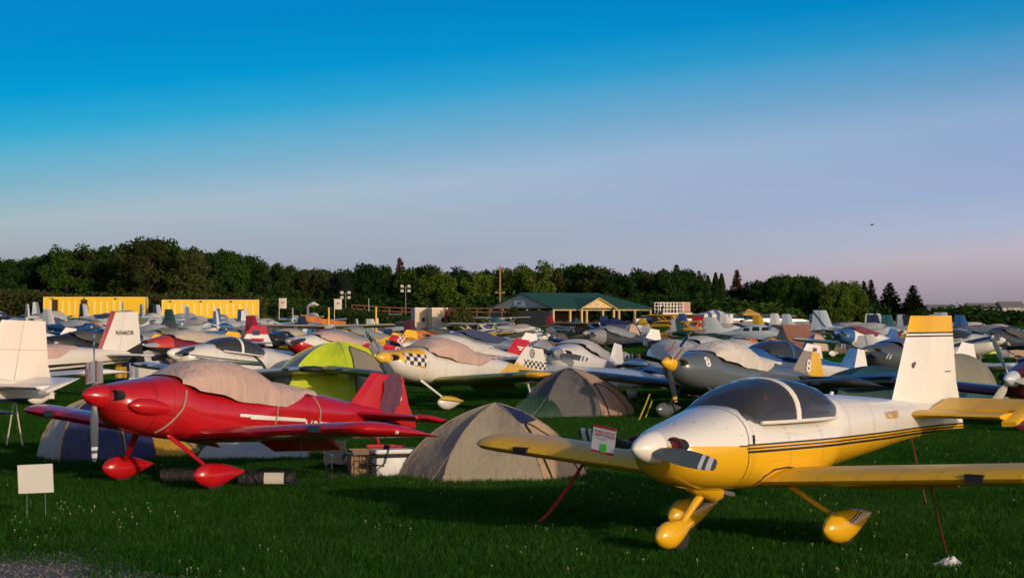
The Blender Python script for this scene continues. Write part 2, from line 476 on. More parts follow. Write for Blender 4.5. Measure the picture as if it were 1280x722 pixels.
    def fs(k, t=.09):
        if kind == 'trike': le, te = 4.78 + .47 * k, 6.20 - .05 * k
        else: le, te = 4.86 + .50 * k, 6.20 - .18 * k
        return (Vector((X(le), 0, zb + (zf - zb) * k)), Vector((X(te), 0, zb + (zf - zb) * k)), t, yv)
    mb = MB(); surf(mb, [fs(0), fs(.97), fs(1.0, .03)], 0, .50, 6 if lod == 0 else 3); D['fin'] = mb.mesh('fin')
    # the rudder reaches below the tail cone
    def rs(k, t=.09, swing=radians(4)):
        a = fs(max(k, 0), t)
        hp = a[0] + (a[1] - a[0]) * .505; te = a[1] + Vector((-.12 * max(0, 1 - 2.2 * max(k, -.2)), 0, 0)); d = te - hp
        d = Vector((d.x * cos(swing), d.x * sin(swing) * -1, d.z)); z = zb + (zf - zb) * k
        hp = Vector((hp.x, 0, z)); te = hp + Vector((d.x, d.y, 0))
        le = hp - (te - hp) * .98
        return (le, te, t * .5 * 1.0, yv)
    mb = MB(); surf(mb, [rs(-.22, .04), rs(-.19), rs(0), rs(.3), rs(.97), rs(1.0, .03)], .51, 1, 5 if lod == 0 else 3); D['rudder'] = mb.mesh('rudder')
    # canopy glass, frame hoop, cockpit
    ast = [1.30, 1.35, 1.41, 1.49, 1.58, 1.7, 1.84, 2.02, 2.2, 2.4, 2.58, 2.72, 2.84, 2.93, 2.99, 3.03, 3.05]
    if lod: ast = ast[::2] if lod == 1 else ast[::4]
    mb = MB(); mb.loft([can_ring(B, a, (18, 12, 8)[lod]) for a in ast], False, False, False); D['canopy'] = mb.mesh('canopy', 1, 60)
    if lod < 2:
        mb = MB()
        for a0, a1 in ((2.10, 2.18),):
            mb.loft([can_ring(B, a0, 18, .006), can_ring(B, a0 + .005, 18, .014), can_ring(B, a1 - .005, 18, .014), can_ring(B, a1, 18, .006)], False, False, False)
        for s_ in (1, -1):
            mb.tube([Vector((X(a), s_ * (hermite([r[0] for r in RV_CAN], [r[1] for r in RV_CAN], a) + .012), T + .225)) for a in sts(1.50, 3.03, .15)], .02, 6)
        D['canopy_frame'] = mb.mesh('canopy_frame')
        mb = MB()
        mb.box((X(2.30), 0, T + .285), (1.15, .86, .03))
        D['cockpit_floor'] = mb.mesh('cockpit_floor')
        mb = MB(); rg = []
        for z_, w_, t_ in ((.28, .19, .1), (.40, .20, .09), (.47, .16, .08), (.50, .09, .06), (.58, .085, .05), (.60, .04, .03)):
            rg.append([Vector((X(2.45 + (z_ - .28) * .25) + t_ * cos(q), w_ * sin(q), T + z_)) for q in [2 * pi * j / 10 for j in range(10)]])
        mb.loft(rg); D['seat'] = mb.mesh('seat')
        mb = MB(); rg = []
        for a_, w_, h_ in ((1.50, .40, .38), (1.6, .42, .43), (1.72, .42, .43), (1.74, .40, .38)):
            rg.append([Vector((X(a_), w_ * cos(q), T + .26 + (h_ - .26) * sin(q))) for q in [pi * j / 8 for j in range(9)]])
        mb.loft(rg, False, False, False); D['instrument_panel'] = mb.mesh('instrument_panel')
    # fabric cover over canopy and upper sides
    D['cover'] = cover_mesh(B, lod, 1.32, 3.95, 5)
    # landing gear
    yw = 1.02; zax = .17
    def leg(s_):
        mb = MB(); p0 = Vector((X(2.12 if kind == 'trike' else 1.25), s_ * .36, T - .44)); p1 = Vector((0, s_ * yw, .26))
        mb.tube([p0, p0.lerp(p1, .5), p1], [.055, .045, .035], (10, 8, 5)[lod], flat=.5, up=(1, 0, 0)); return mb
    def pant(c, L=.92, w=.14, h=.21):
        rg = []
        for u, k in ((0, .05), (.02, .25), (.06, .5), (.14, .78), (.26, .97), (.38, 1.0), (.52, .9), (.68, .66), (.84, .36), (.96, .14), (1, .03)) if lod < 2 else ((0, .1), (.12, .75), (.36, 1), (.6, .78), (1, .06)):
            rg.append([Vector((c.x + .36 - u * L, c.y + w * k * cos(q), c.z + (h * k * (1.0 if sin(q) > 0 else .82)) * sin(q) + .20 * max(0, u - .4))) for q in [2 * pi * j / (16, 12, 8)[lod] for j in range((16, 12, 8)[lod])]])
        mb = MB(); mb.loft(rg); return mb
    def tyre(c, r=.165, w=.055):
        mb = MB(); mb.lathe([(-w, r * .55), (-w, r * .85), (-w * .7, r), (w * .7, r), (w, r * .85), (w, r * .55)], (18, 12, 8)[lod], 'Y', c); return mb
    for s_, sd in ((1, 'l'), (-1, 'r')):
        D['leg_' + sd] = leg(s_).mesh('leg')
        D['pant_' + sd] = pant(Vector((0, s_ * yw, .20)), .90, .125, .19).mesh('wheel_pant')
        D['tyre_' + sd] = tyre(Vector((0, s_ * yw, .165))).mesh('tyre')
        mb = MB(); mb.lathe([(-.06, .02), (-.06, .09), (.06, .09), (.06, .02)], 10, 'Y', (0, s_ * yw, .165)); D['hub_' + sd] = mb.mesh('hub')
    if kind == 'trike':
        a_n = .74
        mb = MB(); mb.tube([(X(1.25), 0, T - .44), (X(1.02), 0, .48), (X(a_n), 0, .24)], [.05, .042, .034], 8); D['nose_leg'] = mb.mesh('nose_leg')
        D['nose_pant'] = pant(Vector((X(a_n), 0, .17)), .62, .11, .16).mesh('wheel_pant')
        D['nose_tyre'] = tyre(Vector((X(a_n), 0, .145)), .145, .05).mesh('tyre')
        mb = MB(); mb.tube([(X(.95), 0, T - .40), (X(1.3), 0, T - .51), (X(1.45), 0, T - .53)], [.08, .12, .06], 10, flat=1.4); D['gear_fairing'] = mb.mesh('gear_fairing')
    else:
        pz = (5.75 - am) * math.tan(.122)
        mb = MB(); mb.tube([(X(5.5), 0, T - .0), (X(5.75), 0, pz + .16), (X(5.88), 0, pz + .13)], [.035, .025, .02], 6); D['nose_leg'] = mb.mesh('tail_spring')
        mb = MB(); mb.lathe([(-.03, .03), (-.03, .07), (0, .085), (.03, .07), (.03, .03)], 10, 'Y', (X(5.88), 0, pz + .105)); D['nose_tyre'] = mb.mesh('tail_wheel')
    return D

def cover_mesh(B, lod, a0, a1, seed, low=.13):
    """cloth laid over hood, canopy and sides, with a wavy lower hem and folds"""
    T = B.T; k = (60, 20, 8)[lod]; n = (48, 20, 8)[lod]
    rnd = Vector((seed * 3.1, seed * 1.7, 0)); rings = []
    for i in range(k + 1):
        a = a0 + (a1 - a0) * i / k; u = i / k
        hem = T + low + .20 * max(0, .35 - u) / .35 * .8 + .34 * max(0, u - .72) / .28 + .035 * noise.noise(Vector((a * 2.2, seed, 0)))
        w, zt, zb, p = B.get(a); hem = min(hem, zt - .07)
        hc = hermite([r[0] for r in RV_CAN], [r[2] for r in RV_CAN], a) if RV_CAN[0][0] <= a <= RV_CAN[-1][0] else 0
        if lod: hc = min(hc, .40) + max(0, hc - .40) * .55      # most covers lie tauter than the near one
        ef = min(1, u * 7); top = max(zt + .008 + .015 * ef, T + hc + .008 + .03 * ef, T + .30)
        ring = []
        for j in range(n + 1):
            v = j / n * 2 - 1                       # -1 starboard hem .. 1 port hem
            av = abs(v); sg = 1 if v >= 0 else -1
            q = av * pi / 2
            z = hem + (top - hem) * max(0, cos(q)) ** .72
            wt = hermite([r[0] for r in RV_CAN], [r[1] for r in RV_CAN], a) if RV_CAN[0][0] <= a <= RV_CAN[-1][0] else 0
            wmax = max(wt, B.half(a, min(hem + .05, zt - .03)), w * .75) + .008 + .022 * ef
            y = wmax * sin(q) ** .85
            if z < zt: y = max(y, B.half(a, z) + .010 + .018 * ef)
            p_ = Vector((B.am - a, sg * y, z))
            d = .013 * noise.noise(Vector((p_.x * 2.5, p_.y * 2, p_.z * 3)) + rnd) + .009 * noise.noise(Vector((p_.x * 9, p_.y * 3, p_.z * 2.2)) + rnd)
            if lod < 2:      # gathered folds running down and back from the crown, plus slack between them
                fo = 1 - abs(noise.noise(Vector((p_.x * 3.0 + p_.z * 2.4 + seed, v * 1.3, seed)))) * 2.2
                f2 = 1 - abs(noise.noise(Vector((p_.x * 7.0 - p_.z * 3.0, v * 2.5 + 4, seed)))) * 2.4
                d = abs(d) + (.011 * max(0, fo) ** 3 + .006 * max(0, f2) ** 3) * (.35 + .65 * av)
            p_ += Vector((0, sg * abs(d) * (.2 + .8 * sin(q)) * ef, abs(d) * cos(q) * ef))
            ring.append(p_)
        rings.append(ring)
    mb = MB(); mb.loft(rings, False, False, False)
    return mb.mesh('canopy_cover', 1, 70)

def text_on(parent, s, size, place, mat, name='lettering', bold=False, extr=0):
    cu = bpy.data.curves.new('t', 'FONT'); cu.body = s; cu.size = size; cu.resolution_u = 2
    if bold: cu.offset = size * .022
    cu.align_x = 'LEFT'
    o = bpy.data.objects.new('t', cu); COL.objects.link(o)
    dg = bpy.context.evaluated_depsgraph_get(); dg.update()
    me = bpy.data.meshes.new_from_object(o.evaluated_get(dg))
    bpy.data.objects.remove(o); bpy.data.curves.remove(cu)
    for v in me.vertices: v.co = place(v.co.x, v.co.y)
    me.materials.clear(); me.materials.append(None)
    return inst(name, me, mat, parent)

HL = radians(227.7)
def pos_from_nose(nx, s, h, am):
    d = F / s
    xn = (nx - 640) / F * (d + am * sin(h))
    return xn - am * cos(h), d

def lowwing(label, nx, s, kind='tail', h=HL, lod=1, fus=None, cowl=None, spin=None, wing=None, wtip=None, fin=None, rud=None, stab=None,
            pant=None, leg=None, top='cover', cover=None, frame=None, blade=None, nb=2, pa=80, glass_m=None, group=None, pitch=None, pose=None, bare=False, bw=1.0):
    D = geo(('rv', kind, lod), lambda: rv_meshes(kind, lod)); T, am = D['T'], D['am']
    x, y = pos_from_nose(nx, s, h, am) if pose is None else pose
    if pitch is None: pitch = .122 if kind == 'tail' else 0
    fus = fus or m_white; cowl = cowl or fus; spin = spin or cowl; wing = wing or fus; wtip = wtip or wing; fin = fin or fus; rud = rud or fin
    stab = stab or wing; pant = pant or fus; leg = leg or pant; blade = blade or m_prop
    r = empty('aeroplane', (x, y, gz(x, y)), h, pitch, label, 'aeroplane', group)
    P = lambda n_, k, m, par=r: inst(n_, D[k], m, par)
    P('fuselage', 'fuselage', fus)
    cw = P('cowling', 'cowling', cowl)
    if lod < 2: P('air_inlet', 'air_inlet', m_dark, cw)
    pr = P('propeller', 'spinner', spin)
    for k in range(nb):
        b = inst('blade', D['blade'], blade, pr, (am - .2, 0, T), (radians(pa + 360 / nb * k), 0, 0)); b.scale = (bw, bw, 1)
    for sd in 'lr':
        w = P('wing', 'wing_' + sd, wing)
        if lod == 0:
            P('wing_tip', 'wing_tip_' + sd, wtip, w); P('flap', 'flap_' + sd, wing, w); P('aileron', 'aileron_' + sd, wing, w)
            P('landing_light', 'landing_light_' + sd, m_window, w)
        st = P('horizontal_stabilizer', 'stab_' + sd, stab)
        if lod == 0: P('elevator', 'elev_' + sd, stab, st)
    f = P('fin', 'fin', fin); P('rudder', 'rudder', rud, f)
    if top == 'glass':
        P('canopy', 'canopy', glass_m or m_glass)
        if lod < 2:
            P('canopy_frame', 'canopy_frame', frame or fus); P('cockpit_floor', 'cockpit_floor', m_dark)
            P('instrument_panel', 'instrument_panel', m_dark)
            for q in (.24, -.24): inst('seat', D['seat'], m_seat, r, (0, q, 0))
    elif top == 'cover': P('canopy_cover', 'cover', cover or c_grey)
    for sd in 'lr':
        lg = P('landing_gear_leg', 'leg_' + sd, leg)
        if bare: P('tyre', 'tyre_' + sd, m_tyre, lg); P('hub', 'hub_' + sd, m_metal, lg)
        else: P('tyre', 'tyre_' + sd, m_tyre, P('wheel_pant', 'pant_' + sd, pant))
    P('nose_leg' if kind == 'trike' else 'tail_spring', 'nose_leg', leg)
    if kind == 'trike': P('tyre', 'nose_tyre', m_tyre, P('nose_wheel_pant', 'nose_pant', pant))
    else: P('tail_wheel', 'nose_tyre', m_tyre)
    if kind == 'trike' and lod == 0: P('gear_fairing', 'gear_fairing', leg)
    r_D[r.name] = D
    return r
r_D = {}

# ------------------------------------------------------------------ high-wing and cabin aeroplanes
def hw_meshes():
    T, am = 1.15, 1.55; X = lambda a: am - a; D = {'am': am, 'T': T}
    B = Body([(.28, .24, T + .2, T - .18, 2.4), (.45, .38, T + .27, T - .33, 2.6), (1.1, .45, T + .33, T - .42, 3), (1.7, .5, T + .36, T - .45, 3.5),
              (3.0, .48, T + .36, T - .42, 3.4), (4.0, .36, T + .34, T - .27, 3), (5.2, .2, T + .26, T - .06, 2.5), (6.6, .05, T + .2, T + .08, 2)], am); B.T = T
    mb = MB(); mb.loft([B.ring(a, 16) for a in (.28, .34, .45, .75, 1.1, 1.4, 1.7, 2.3, 3.0, 3.5, 4, 4.6, 5.2, 6, 6.6)]); D['fuselage'] = mb.mesh('fuselage')
    # cabin superstructure up to the wing
    mb = MB(); rg = []
    for a, w, z in ((1.25, .40, .34), (1.75, .44, .84), (2.9, .44, .84), (3.5, .34, .62), (4.3, .2, .36)):
        rg.append([Vector((X(a), y * w, T + q)) for y, q in ((1.05, .25), (1, z * .9), (.75, z), (-.75, z), (-1, z * .9), (-1.05, .25))])
    mb.loft(rg); D['cabin'] = mb.mesh('cabin')
    mb = MB()
    for s_ in (1, -1):
        rgs = [[(X(1.5), .44, .36), (X(1.95), .455, .76), (X(2.05), .46, .36)], [(X(2.12), .46, .36), (X(2.05), .455, .78), (X(2.8), .455, .78), (X(2.75), .46, .36)], [(X(2.84), .46, .4), (X(2.9), .45, .76), (X(3.3), .40, .60)]]
        for g in rgs: mb.add([(p[0], s_ * (p[1] + .012), T + p[2]) for p in g], [tuple(range(len(g)))])
    mb.add([(X(1.26) + .01, y, T + z) for y, z in ((.36, .38), (-.36, .38))] + [(X(1.70) + .012, y, T + .80) for y in (-.36, .36)], [(0, 1, 2, 3)])
    D['window'] = mb.mesh('window', 1, 0)
    mb = MB(); mb.lathe([(0, .01), (-.05, .09), (-.15, .15), (-.28, .17)], 12, 'X', (X(0), 0, T)); D['spinner'] = mb.mesh('spinner')
    D['blade'] = rv_meshes_blade()
    for s_, sd in ((1, 'l'), (-1, 'r')):
        mb = MB()
        def sec(y, t=.12, le=1.6, c=1.55): return (Vector((X(le), s_ * y, T + .86 + .02 * y)), Vector((X(le + c), s_ * y, T + .84 + .02 * y)), t, Vector((0, 0, 1)))
        surf(mb, [sec(0), sec(4.9), sec(5.15, .1, 1.65, 1.45), sec(5.3, .06, 1.8, 1.2), sec(5.35, .02, 2.0, .9)], 0, 1, 5, .03); D['wing_' + sd] = mb.mesh('wing')
        mb = MB()
        for a in (1.95, 2.75): mb.tube([(X(2.0), s_ * .5, T - .28), (X(a), s_ * 2.7, T + .85)], .035, 6, flat=.6)
        D['strut_' + sd] = mb.mesh('wing_strut')
        mb = MB(); mb.tube([(X(1.5), s_ * .40, T - .38), (0, s_ * .98, .28)], [.06, .04], 6); mb.tube([(X(1.9), s_ * .30, T - .38), (0, s_ * .95, .28)], .025, 6); D['leg_' + sd] = mb.mesh('leg')
        mb = MB(); mb.lathe([(-.07, .08), (-.09, .2), (-.06, .28), (.06, .28), (.09, .2), (.07, .08)], 14, 'Y', (0, s_ * 1.02, .28)); D['tyre_' + sd] = mb.mesh('tyre')
        mb = MB(); surf(mb, [(Vector((X(5.6 + .2 * k), s_ * y, T + .24)), Vector((X(6.75 - .05 * k), s_ * y, T + .24)), .05, Vector((0, 0, 1))) for y, k in ((.05, 0), (1.3, .6), (1.55, 1.5))], 0, 1, 3); D['stab_' + sd] = mb.mesh('stab')
    mb = MB(); surf(mb, [(Vector((X(5.3 + .75 * k), 0, T + .2 + 1.0 * k)), Vector((X(6.95 - .12 * k), 0, T + .2 + 1.0 * k)), .06, Vector((0, 1, 0))) for k in (0, .5, .9, 1)], 0, .55, 3); D['fin'] = mb.mesh('fin')
    mb = MB(); surf(mb, [(Vector((X(5.3 + .75 * k), 0, T + .2 + 1.0 * k)), Vector((X(6.95 - .12 * k), 0, T + .2 + 1.0 * k)), .06, Vector((0, 1, 0))) for k in (-.1, 0, .5, .9, 1)], .56, 1, 3); D['rudder'] = mb.mesh('rudder')
    mb = MB(); mb.tube([(X(6.3), 0, T + .05), (X(6.7), 0, T - .28)], .03, 6); D['tail_spring'] = mb.mesh('tail_spring')
    mb = MB(); mb.lathe([(-.04, .03), (-.04, .09), (.04, .09), (.04, .03)], 10, 'Y', (X(6.72), 0, T - .29)); D['tail_wheel'] = mb.mesh('tail_wheel')
    return D

def rv_meshes_blade(): return geo(('rv', 'tail', 1), lambda: rv_meshes('tail', 1))['blade']

def highwing(label, nx, s, h, fus, wing=None, wtip=None, fin=None, rud=None, cowl=None, spin=None, pa=30, group=None, strut=None):
    D = geo('hw', hw_meshes); am, T = D['am'], D['T']
    x, y = pos_from_nose(nx, s, h, am)
    wing = wing or fus; fin = fin or fus
    r = empty('high_wing_aeroplane', (x, y, gz(x, y)), h, .15, label, 'aeroplane', group)
    P = lambda n_, k, m, par=r: inst(n_, D[k], m, par)
    P('fuselage', 'fuselage', fus); c = P('cabin', 'cabin', fus); P('window', 'window', m_window, c)
    pr = P('propeller', 'spinner', spin or m_metal)
    for k in range(2): inst('blade', D['blade'], m_prop, pr, (am - .2, 0, T), (radians(pa + 180 * k), 0, 0))
    for sd in 'lr':
        w = P('wing', 'wing_' + sd, wing); P('wing_strut', 'strut_' + sd, strut or fus, w)
        P('horizontal_stabilizer', 'stab_' + sd, fin)
        P('tyre', 'tyre_' + sd, m_tyre, P('landing_gear_leg', 'leg_' + sd, strut or fus))
    f = P('fin', 'fin', fin); P('rudder', 'rudder', rud or fin, f)
    P('tail_spring', 'tail_spring', m_steel); P('tail_wheel', 'tail_wheel', m_tyre)
    return r

def cabin_meshes():
    """sleek four-seat low-wing tourer with a solid cabin roof and side windows"""
    T, am = 1.12, 2.9; X = lambda a: am - a; D = {'am': am, 'T': T}
    B = Body([(.33, .18, T + .16, T - .16, 2.1), (.6, .42, T + .27, T - .32, 2.3), (1.4, .56, T + .34, T - .46, 2.4), (2.0, .62, T + .42, T - .48, 2.4), (2.6, .64, T + .74, T - .47, 2.3), (3.2, .64, T + .82, T - .45, 2.3),
              (4.2, .56, T + .66, T - .36, 2.2), (5.0, .40, T + .38, T - .22, 2.1), (6.2, .2, T + .24, T - .02, 2), (7.4, .06, T + .18, T + .06, 2)], am); B.T = T
    mb = MB(); mb.loft([B.ring(.33 + (7.4 - .33) * i / 30, 20) for i in range(31)]); D['fuselage'] = mb.mesh('fuselage', 1, 60)
    def pane(a0, a1, z0, z1, s_, cut=0):
        mb = MB(); g = []
        for i in range(5):
            u = i / 4; row = []
            for j in range(4):
                v = j / 3; z = T + z0 + (z1 - z0) * v; a = a0 + (a1 - a0) * u + cut * v * (1 - u)
                row.append(Vector((X(a), s_ * (B.half(a, z) + .008), z)))
            g.append(row)
        mb.loft(g, False, False, False); return mb.mesh('window', 1, 0)
    for s_, sd in ((1, 'l'), (-1, 'r')):
        D['win_' + sd] = [pane(1.95, 2.65, .36, .62, s_, .35), pane(2.8, 3.4, .34, .64, s_, .08), pane(3.6, 4.15, .32, .56, s_, .06)]
    mb = MB(); mb.lathe([(0, .01), (-.06, .08), (-.18, .14), (-.33, .17)], 12, 'X', (X(0), 0, T)); D['spinner'] = mb.mesh('spinner')
    for s_, sd in ((1, 'l'), (-1, 'r')):
        mb = MB()
        def sec(y, t=.13, le=2.3, c=1.3): return (Vector((X(le), s_ * y, T - .38 + .06 * y)), Vector((X(le + c), s_ * y, T - .38 + .06 * y)), t, Vector((0, 0, 1)))
        surf(mb, [sec(.4, .13, 2.2, 1.5), sec(4.6, .12, 2.4, .95), sec(4.85, .05, 2.6, .6), sec(5.3 if False else 4.9, .03, 2.8, .35)], 0, 1, 5, .02); D['wing_' + sd] = mb.mesh('wing')
        mb = MB(); surf(mb, [(Vector((X(6.3 + .12 * y), s_ * y, T + .16)), Vector((X(7.15), s_ * y, T + .16)), .07, Vector((0, 0, 1))) for y in (.05, 1.6, 1.75)], 0, 1, 3); D['stab_' + sd] = mb.mesh('stab')
        mb = MB(); mb.tube([(X(2.9), s_ * .4, T - .42), (0, s_ * 1.15, .3)], [.06, .035], 6, flat=.6, up=(1, 0, 0)); D['leg_' + sd] = mb.mesh('leg')
    mb = MB(); surf(mb, [(Vector((X(5.7 + .95 * k), 0, T + .18 + 1.15 * k)), Vector((X(7.45 + .15 * k), 0, T + .12 + 1.2 * k)), .08, Vector((0, 1, 0))) for k in (0, .3, .97, 1)], 0, 1, 4); D['fin'] = mb.mesh('fin')
    mb = MB(); mb.tube([(X(1.3), 0, T - .4), (X(.95), 0, .25)], .04, 6); D['nose_leg'] = mb.mesh('nose_leg')
    def pant(c):
        mb = MB(); mb.lathe([(.34, .02), (.3, .1), (.18, .17), (0, .19), (-.25, .12), (-.5, .02)], 10, 'X', c, sy=.65); return mb.mesh('pant')
    D['pant_l'], D['pant_r'], D['nose_pant'] = pant((0, 1.15, .24)), pant((0, -1.15, .24)), pant((X(.95), 0, .24))
    return D

def cabinplane(label, nx, s, h, fus, stripe=None, spin=None, fin=None, pa=20, group=None):
    D = geo('cabin', cabin_meshes); am, T = D['am'], D['T']
    x, y = pos_from_nose(nx, s, h, am)
    r = empty('touring_aeroplane', (x, y, gz(x, y)), h, 0, label, 'aeroplane', group)
    P = lambda n_, k, m, par=r: inst(n_, D[k], m, par)
    f = P('fuselage', 'fuselage', fus)
    for sd in 'lr':
        for me in D['win_' + sd]: inst('window', me, m_window, f)
        P('wing', 'wing_' + sd, fus); P('horizontal_stabilizer', 'stab_' + sd, fin or fus)
        P('wheel_pant', 'pant_' + sd, fus, P('landing_gear_leg', 'leg_' + sd, fus))
    P('fin', 'fin', fin or fus); P('wheel_pant', 'nose_pant', fus, P('nose_leg', 'nose_leg', fus))
    pr = P('propeller', 'spinner', spin or fus)
    for k in range(2): inst('blade', rv_meshes_blade(), m_white, pr, (am - .2, 0, T), (radians(pa + 180 * k), 0, 0))
    return r

# ------------------------------------------------------------------ tents
def dome(label, px, s, L, W, h, rz, cols, name='dome_tent', n=6, ax=0.0, ph=0.0, lod=1, door=None, cap=None, pw=.85, group=None, door_mat=None, seam=None, seed=0, flare=0.0, pegs=0, cat='tent', doorw=(.2, .8, .30), cone=.22, capg=None):
    """pole tent: gores hung between arched poles; cols colour the gores in turn"""
    d = F / s; x = wx(px, d)
    r = empty(name, (x, d, gz(x, d)), rz, 0, label, cat, group)
    def pole(i, t):
        q = 2 * pi * i / n + ph
        e = 2 / 2.4
        bx = L / 2 * math.copysign(abs(cos(q)) ** e, cos(q)); by = W / 2 * math.copysign(abs(sin(q)) ** e, sin(q))
        rr = sin(t * pi / 2) ** pw
        z = h * max(0, cos(t * pi / 2)) ** .8
        rr = rr * (1 - cone) + cone * t; z = z * (1 - cone) + cone * h * (1 - t)
        k = 1 + flare * t ** 6
        return Vector((ax * (1 - rr) + bx * rr * k, by * rr * k, z))
    tn, un = (26, 20) if lod == 0 else (10, 6)
    def pt(i, u, t, off=0):
        a, b = pole(i, t), pole(i + 1, t); p = a.lerp(b, u)
        sag = (.075 if lod == 0 else .05) * sin(pi * u) * sin(pi * min(1, t * 1.05))
        nrm = Vector((p.x - ax, p.y, p.z * .8)); nrm = nrm.normalized() if nrm.length > 1e-6 else Vector((0, 0, 1))
        w = .020 * noise.noise(Vector((p.x * 3 + seed, p.y * 3, p.z * 2))) if lod == 0 else 0
        w += (.03 * noise.noise(Vector((p.x * 1.3, p.y * 1.3 + seed, p.z * 6))) * t + .012 * noise.noise(Vector(((p.x + p.y) * 9, seed, (p.z - p.x) * 3)))) if lod == 0 else 0
        return p - nrm * (sag - off - w)
    t0 = 0.0
    if cap:
        mb = MB()
        for i in (capg or range(n)): mb.loft([[pt(i, u / un, .34 * k / 5, .015) for u in range(un + 1)] for k in range(6)], False, False, False)
        inst('top_panel', mb.mesh('top_panel', 1, 50), cap, r)
    for i in range(n):
        mb = MB(); mb.loft([[pt(i, u / un, max(.001, k / tn)) for u in range(un + 1)] for k in range(tn + 1)], False, False, False)
        inst('panel', mb.mesh('panel', 1, 50), cols[i % len(cols)], r)
    for i in (door if isinstance(door, (list, tuple)) else [door] if door is not None else []):
        u0, u1, tt = doorw; rings = []; edge = []
        for k in range(11):
            v = k / 10; t = 1 - (1 - tt) * v; wv = sqrt(max(.0, 1 - v ** 2.6)); um = (u0 + u1) / 2
            rings.append([pt(i, um + (u1 - u0) / 2 * wv * q, t, .02) for q in (-1, -.5, 0, .5, 1)])
            edge.append((um - (u1 - u0) / 2 * wv, um + (u1 - u0) / 2 * wv, t))
        mb = MB(); mb.loft(rings, False, False, False); dd = inst('door', mb.mesh('door', 1, 50), door_mat or m_dark, r)
        if lod < 2:
            mb = MB(); mb.tube([pt(i, a, t, .025) for a, b, t in edge] + [pt(i, b, t, .025) for a, b, t in edge[::-1]], .012 if lod == 0 else .02, 5); inst('zip_piping', mb.mesh('zip_piping'), m_dark, dd)
    if lod == 0:
        for i in range(n):
            mb = MB(); mb.tube([pole(i, k / 16) + Vector((0, 0, .006)) for k in range(17)], .011, 5); inst('pole_sleeve', mb.mesh('pole_sleeve'), seam or cols[i % len(cols)], r)
            p = pole(i, 1.0); q = p * (1 + .22 / p.length)
            mb = MB(); mb.tube([p + Vector((0, 0, .05)), q], .008, 4); mb.tube([q + Vector((0, 0, .05)), q - Vector((0, 0, .06))], .009, 4); inst('peg_loop', mb.mesh('peg_loop'), m_strap_red, r)
            if h > .9 and i % 2 == 0:
                a = pole(i, .62); b = Vector((a.x, a.y, 0)) * 1.75 + Vector((0, 0, .02))
                mb = MB(); mb.tube([a, a.lerp(b, .5) - Vector((0, 0, .02)), b], .0028, 4); inst('guy_line', mb.mesh('guy_line'), m_strapb, r)
    return r

def ridge_tent(label, px, s, L, W, h, rz, mat, end=None, name='ridge_tent', wall=0.0, group=None, cat='tent', open_=False, emblem=None):
    d = F / s; x = wx(px, d)
    r = empty(name, (x, d, gz(x, d)), rz, 0, label, cat, group)
    for s_ in (1, -1):
        mb = MB(); g = []
        for i in range(9):
            u = i / 8 * 2 - 1; sag = .08 * (1 - u * u)
            g.append([Vector((u * L / 2, s_ * W / 2 * v, wall + (h - wall) * (1 - v) - sag * (1 - v) - .10 * sin(pi * v))) for v in (0, .25, .5, .75, 1)])
        mb.loft(g, False, False, False)
        if wall: mb.quad((-L / 2, s_ * W / 2, wall), (L / 2, s_ * W / 2, wall), (L / 2, s_ * W / 2, 0), (-L / 2, s_ * W / 2, 0))
        inst('fly', mb.mesh('fly', 1, 40), mat, r)
    for s_ in (1, -1):
        if open_ and s_ < 0: continue
        mb = MB(); mb.add([(s_ * L / 2 * .98, -W / 2, 0), (s_ * L / 2 * .98, W / 2, 0), (s_ * L / 2 * .98, W / 2, wall), (s_ * L / 2 * .96, 0, h * .99), (s_ * L / 2 * .98, -W / 2, wall)], [(0, 1, 2, 3, 4)])
        inst('end_wall', mb.mesh('end_wall', 1, 0), end or mat, r)
    mb = MB(); mb.tube([(-L / 2, 0, 0), (-L / 2, 0, h + .1)], .025, 6); mb.tube([(L / 2, 0, 0), (L / 2, 0, h + .1)], .025, 6); inst('pole', mb.mesh('pole'), m_steel, r)
    if emblem:
        mb = MB(); mb.add([(q[0] * L, -W / 2 * q[1] - .03, h * (1 - q[1]) - .10 * sin(pi * q[1]) + .02) for q in ((.02, .85), (.16, .85), (.16, .45), (.10, .22), (.03, .40))], [(0, 1, 2, 3, 4)])
        inst('emblem', mb.mesh('emblem', 1, 0), emblem, r)
    return r

def canopy_shelter(label, px, s, L, W, h, rz, roof, wall=None, name='pop_up_canopy', n=4, group=None):
    d = F / s; x = wx(px, d); r = empty(name, (x, d, gz(x, d)), rz, 0, label, 'canopy', group)
    mb = MB(); cr = [(L / 2, W / 2), (-L / 2, W / 2), (-L / 2, -W / 2), (L / 2, -W / 2)]; ze = h * .72
    for i in range(4):
        a, b = cr[i], cr[(i + 1) % 4]
        mb.loft([[Vector((a[0] + (b[0] - a[0]) * u / 4, a[1] + (b[1] - a[1]) * u / 4, 0)) * k + Vector((0, 0, h - (h - ze) * k ** .8)) for u in range(5)] for k in (.02, .3, .6, 1)], False, False, False)
        mb.quad((*a, ze), (*b, ze), (*b, ze - .22), (*a, ze - .22))
    inst('roof_cloth', mb.mesh('roof_cloth', 1, 30), roof, r)
    for c in cr:
        mb = MB(); mb.tube([(*c, 0), (*c, ze)], .03, 6); inst('pole', mb.mesh('pole'), m_steel, r)
    if wall:
        for i, w in enumerate(wall):
            if w is None: continue
            a, b = cr[i], cr[(i + 1) % 4]; mb = MB(); mb.loft([[Vector((a[0] + (b[0] - a[0]) * u / 8, a[1] + (b[1] - a[1]) * u / 8 + .04 * sin(u * 2.3), z)) for u in range(9)] for z in (0, ze * .5, ze - .1)], False, False, False)
            inst('side_wall', mb.mesh('side_wall', 1, 30), w, r)
    return r

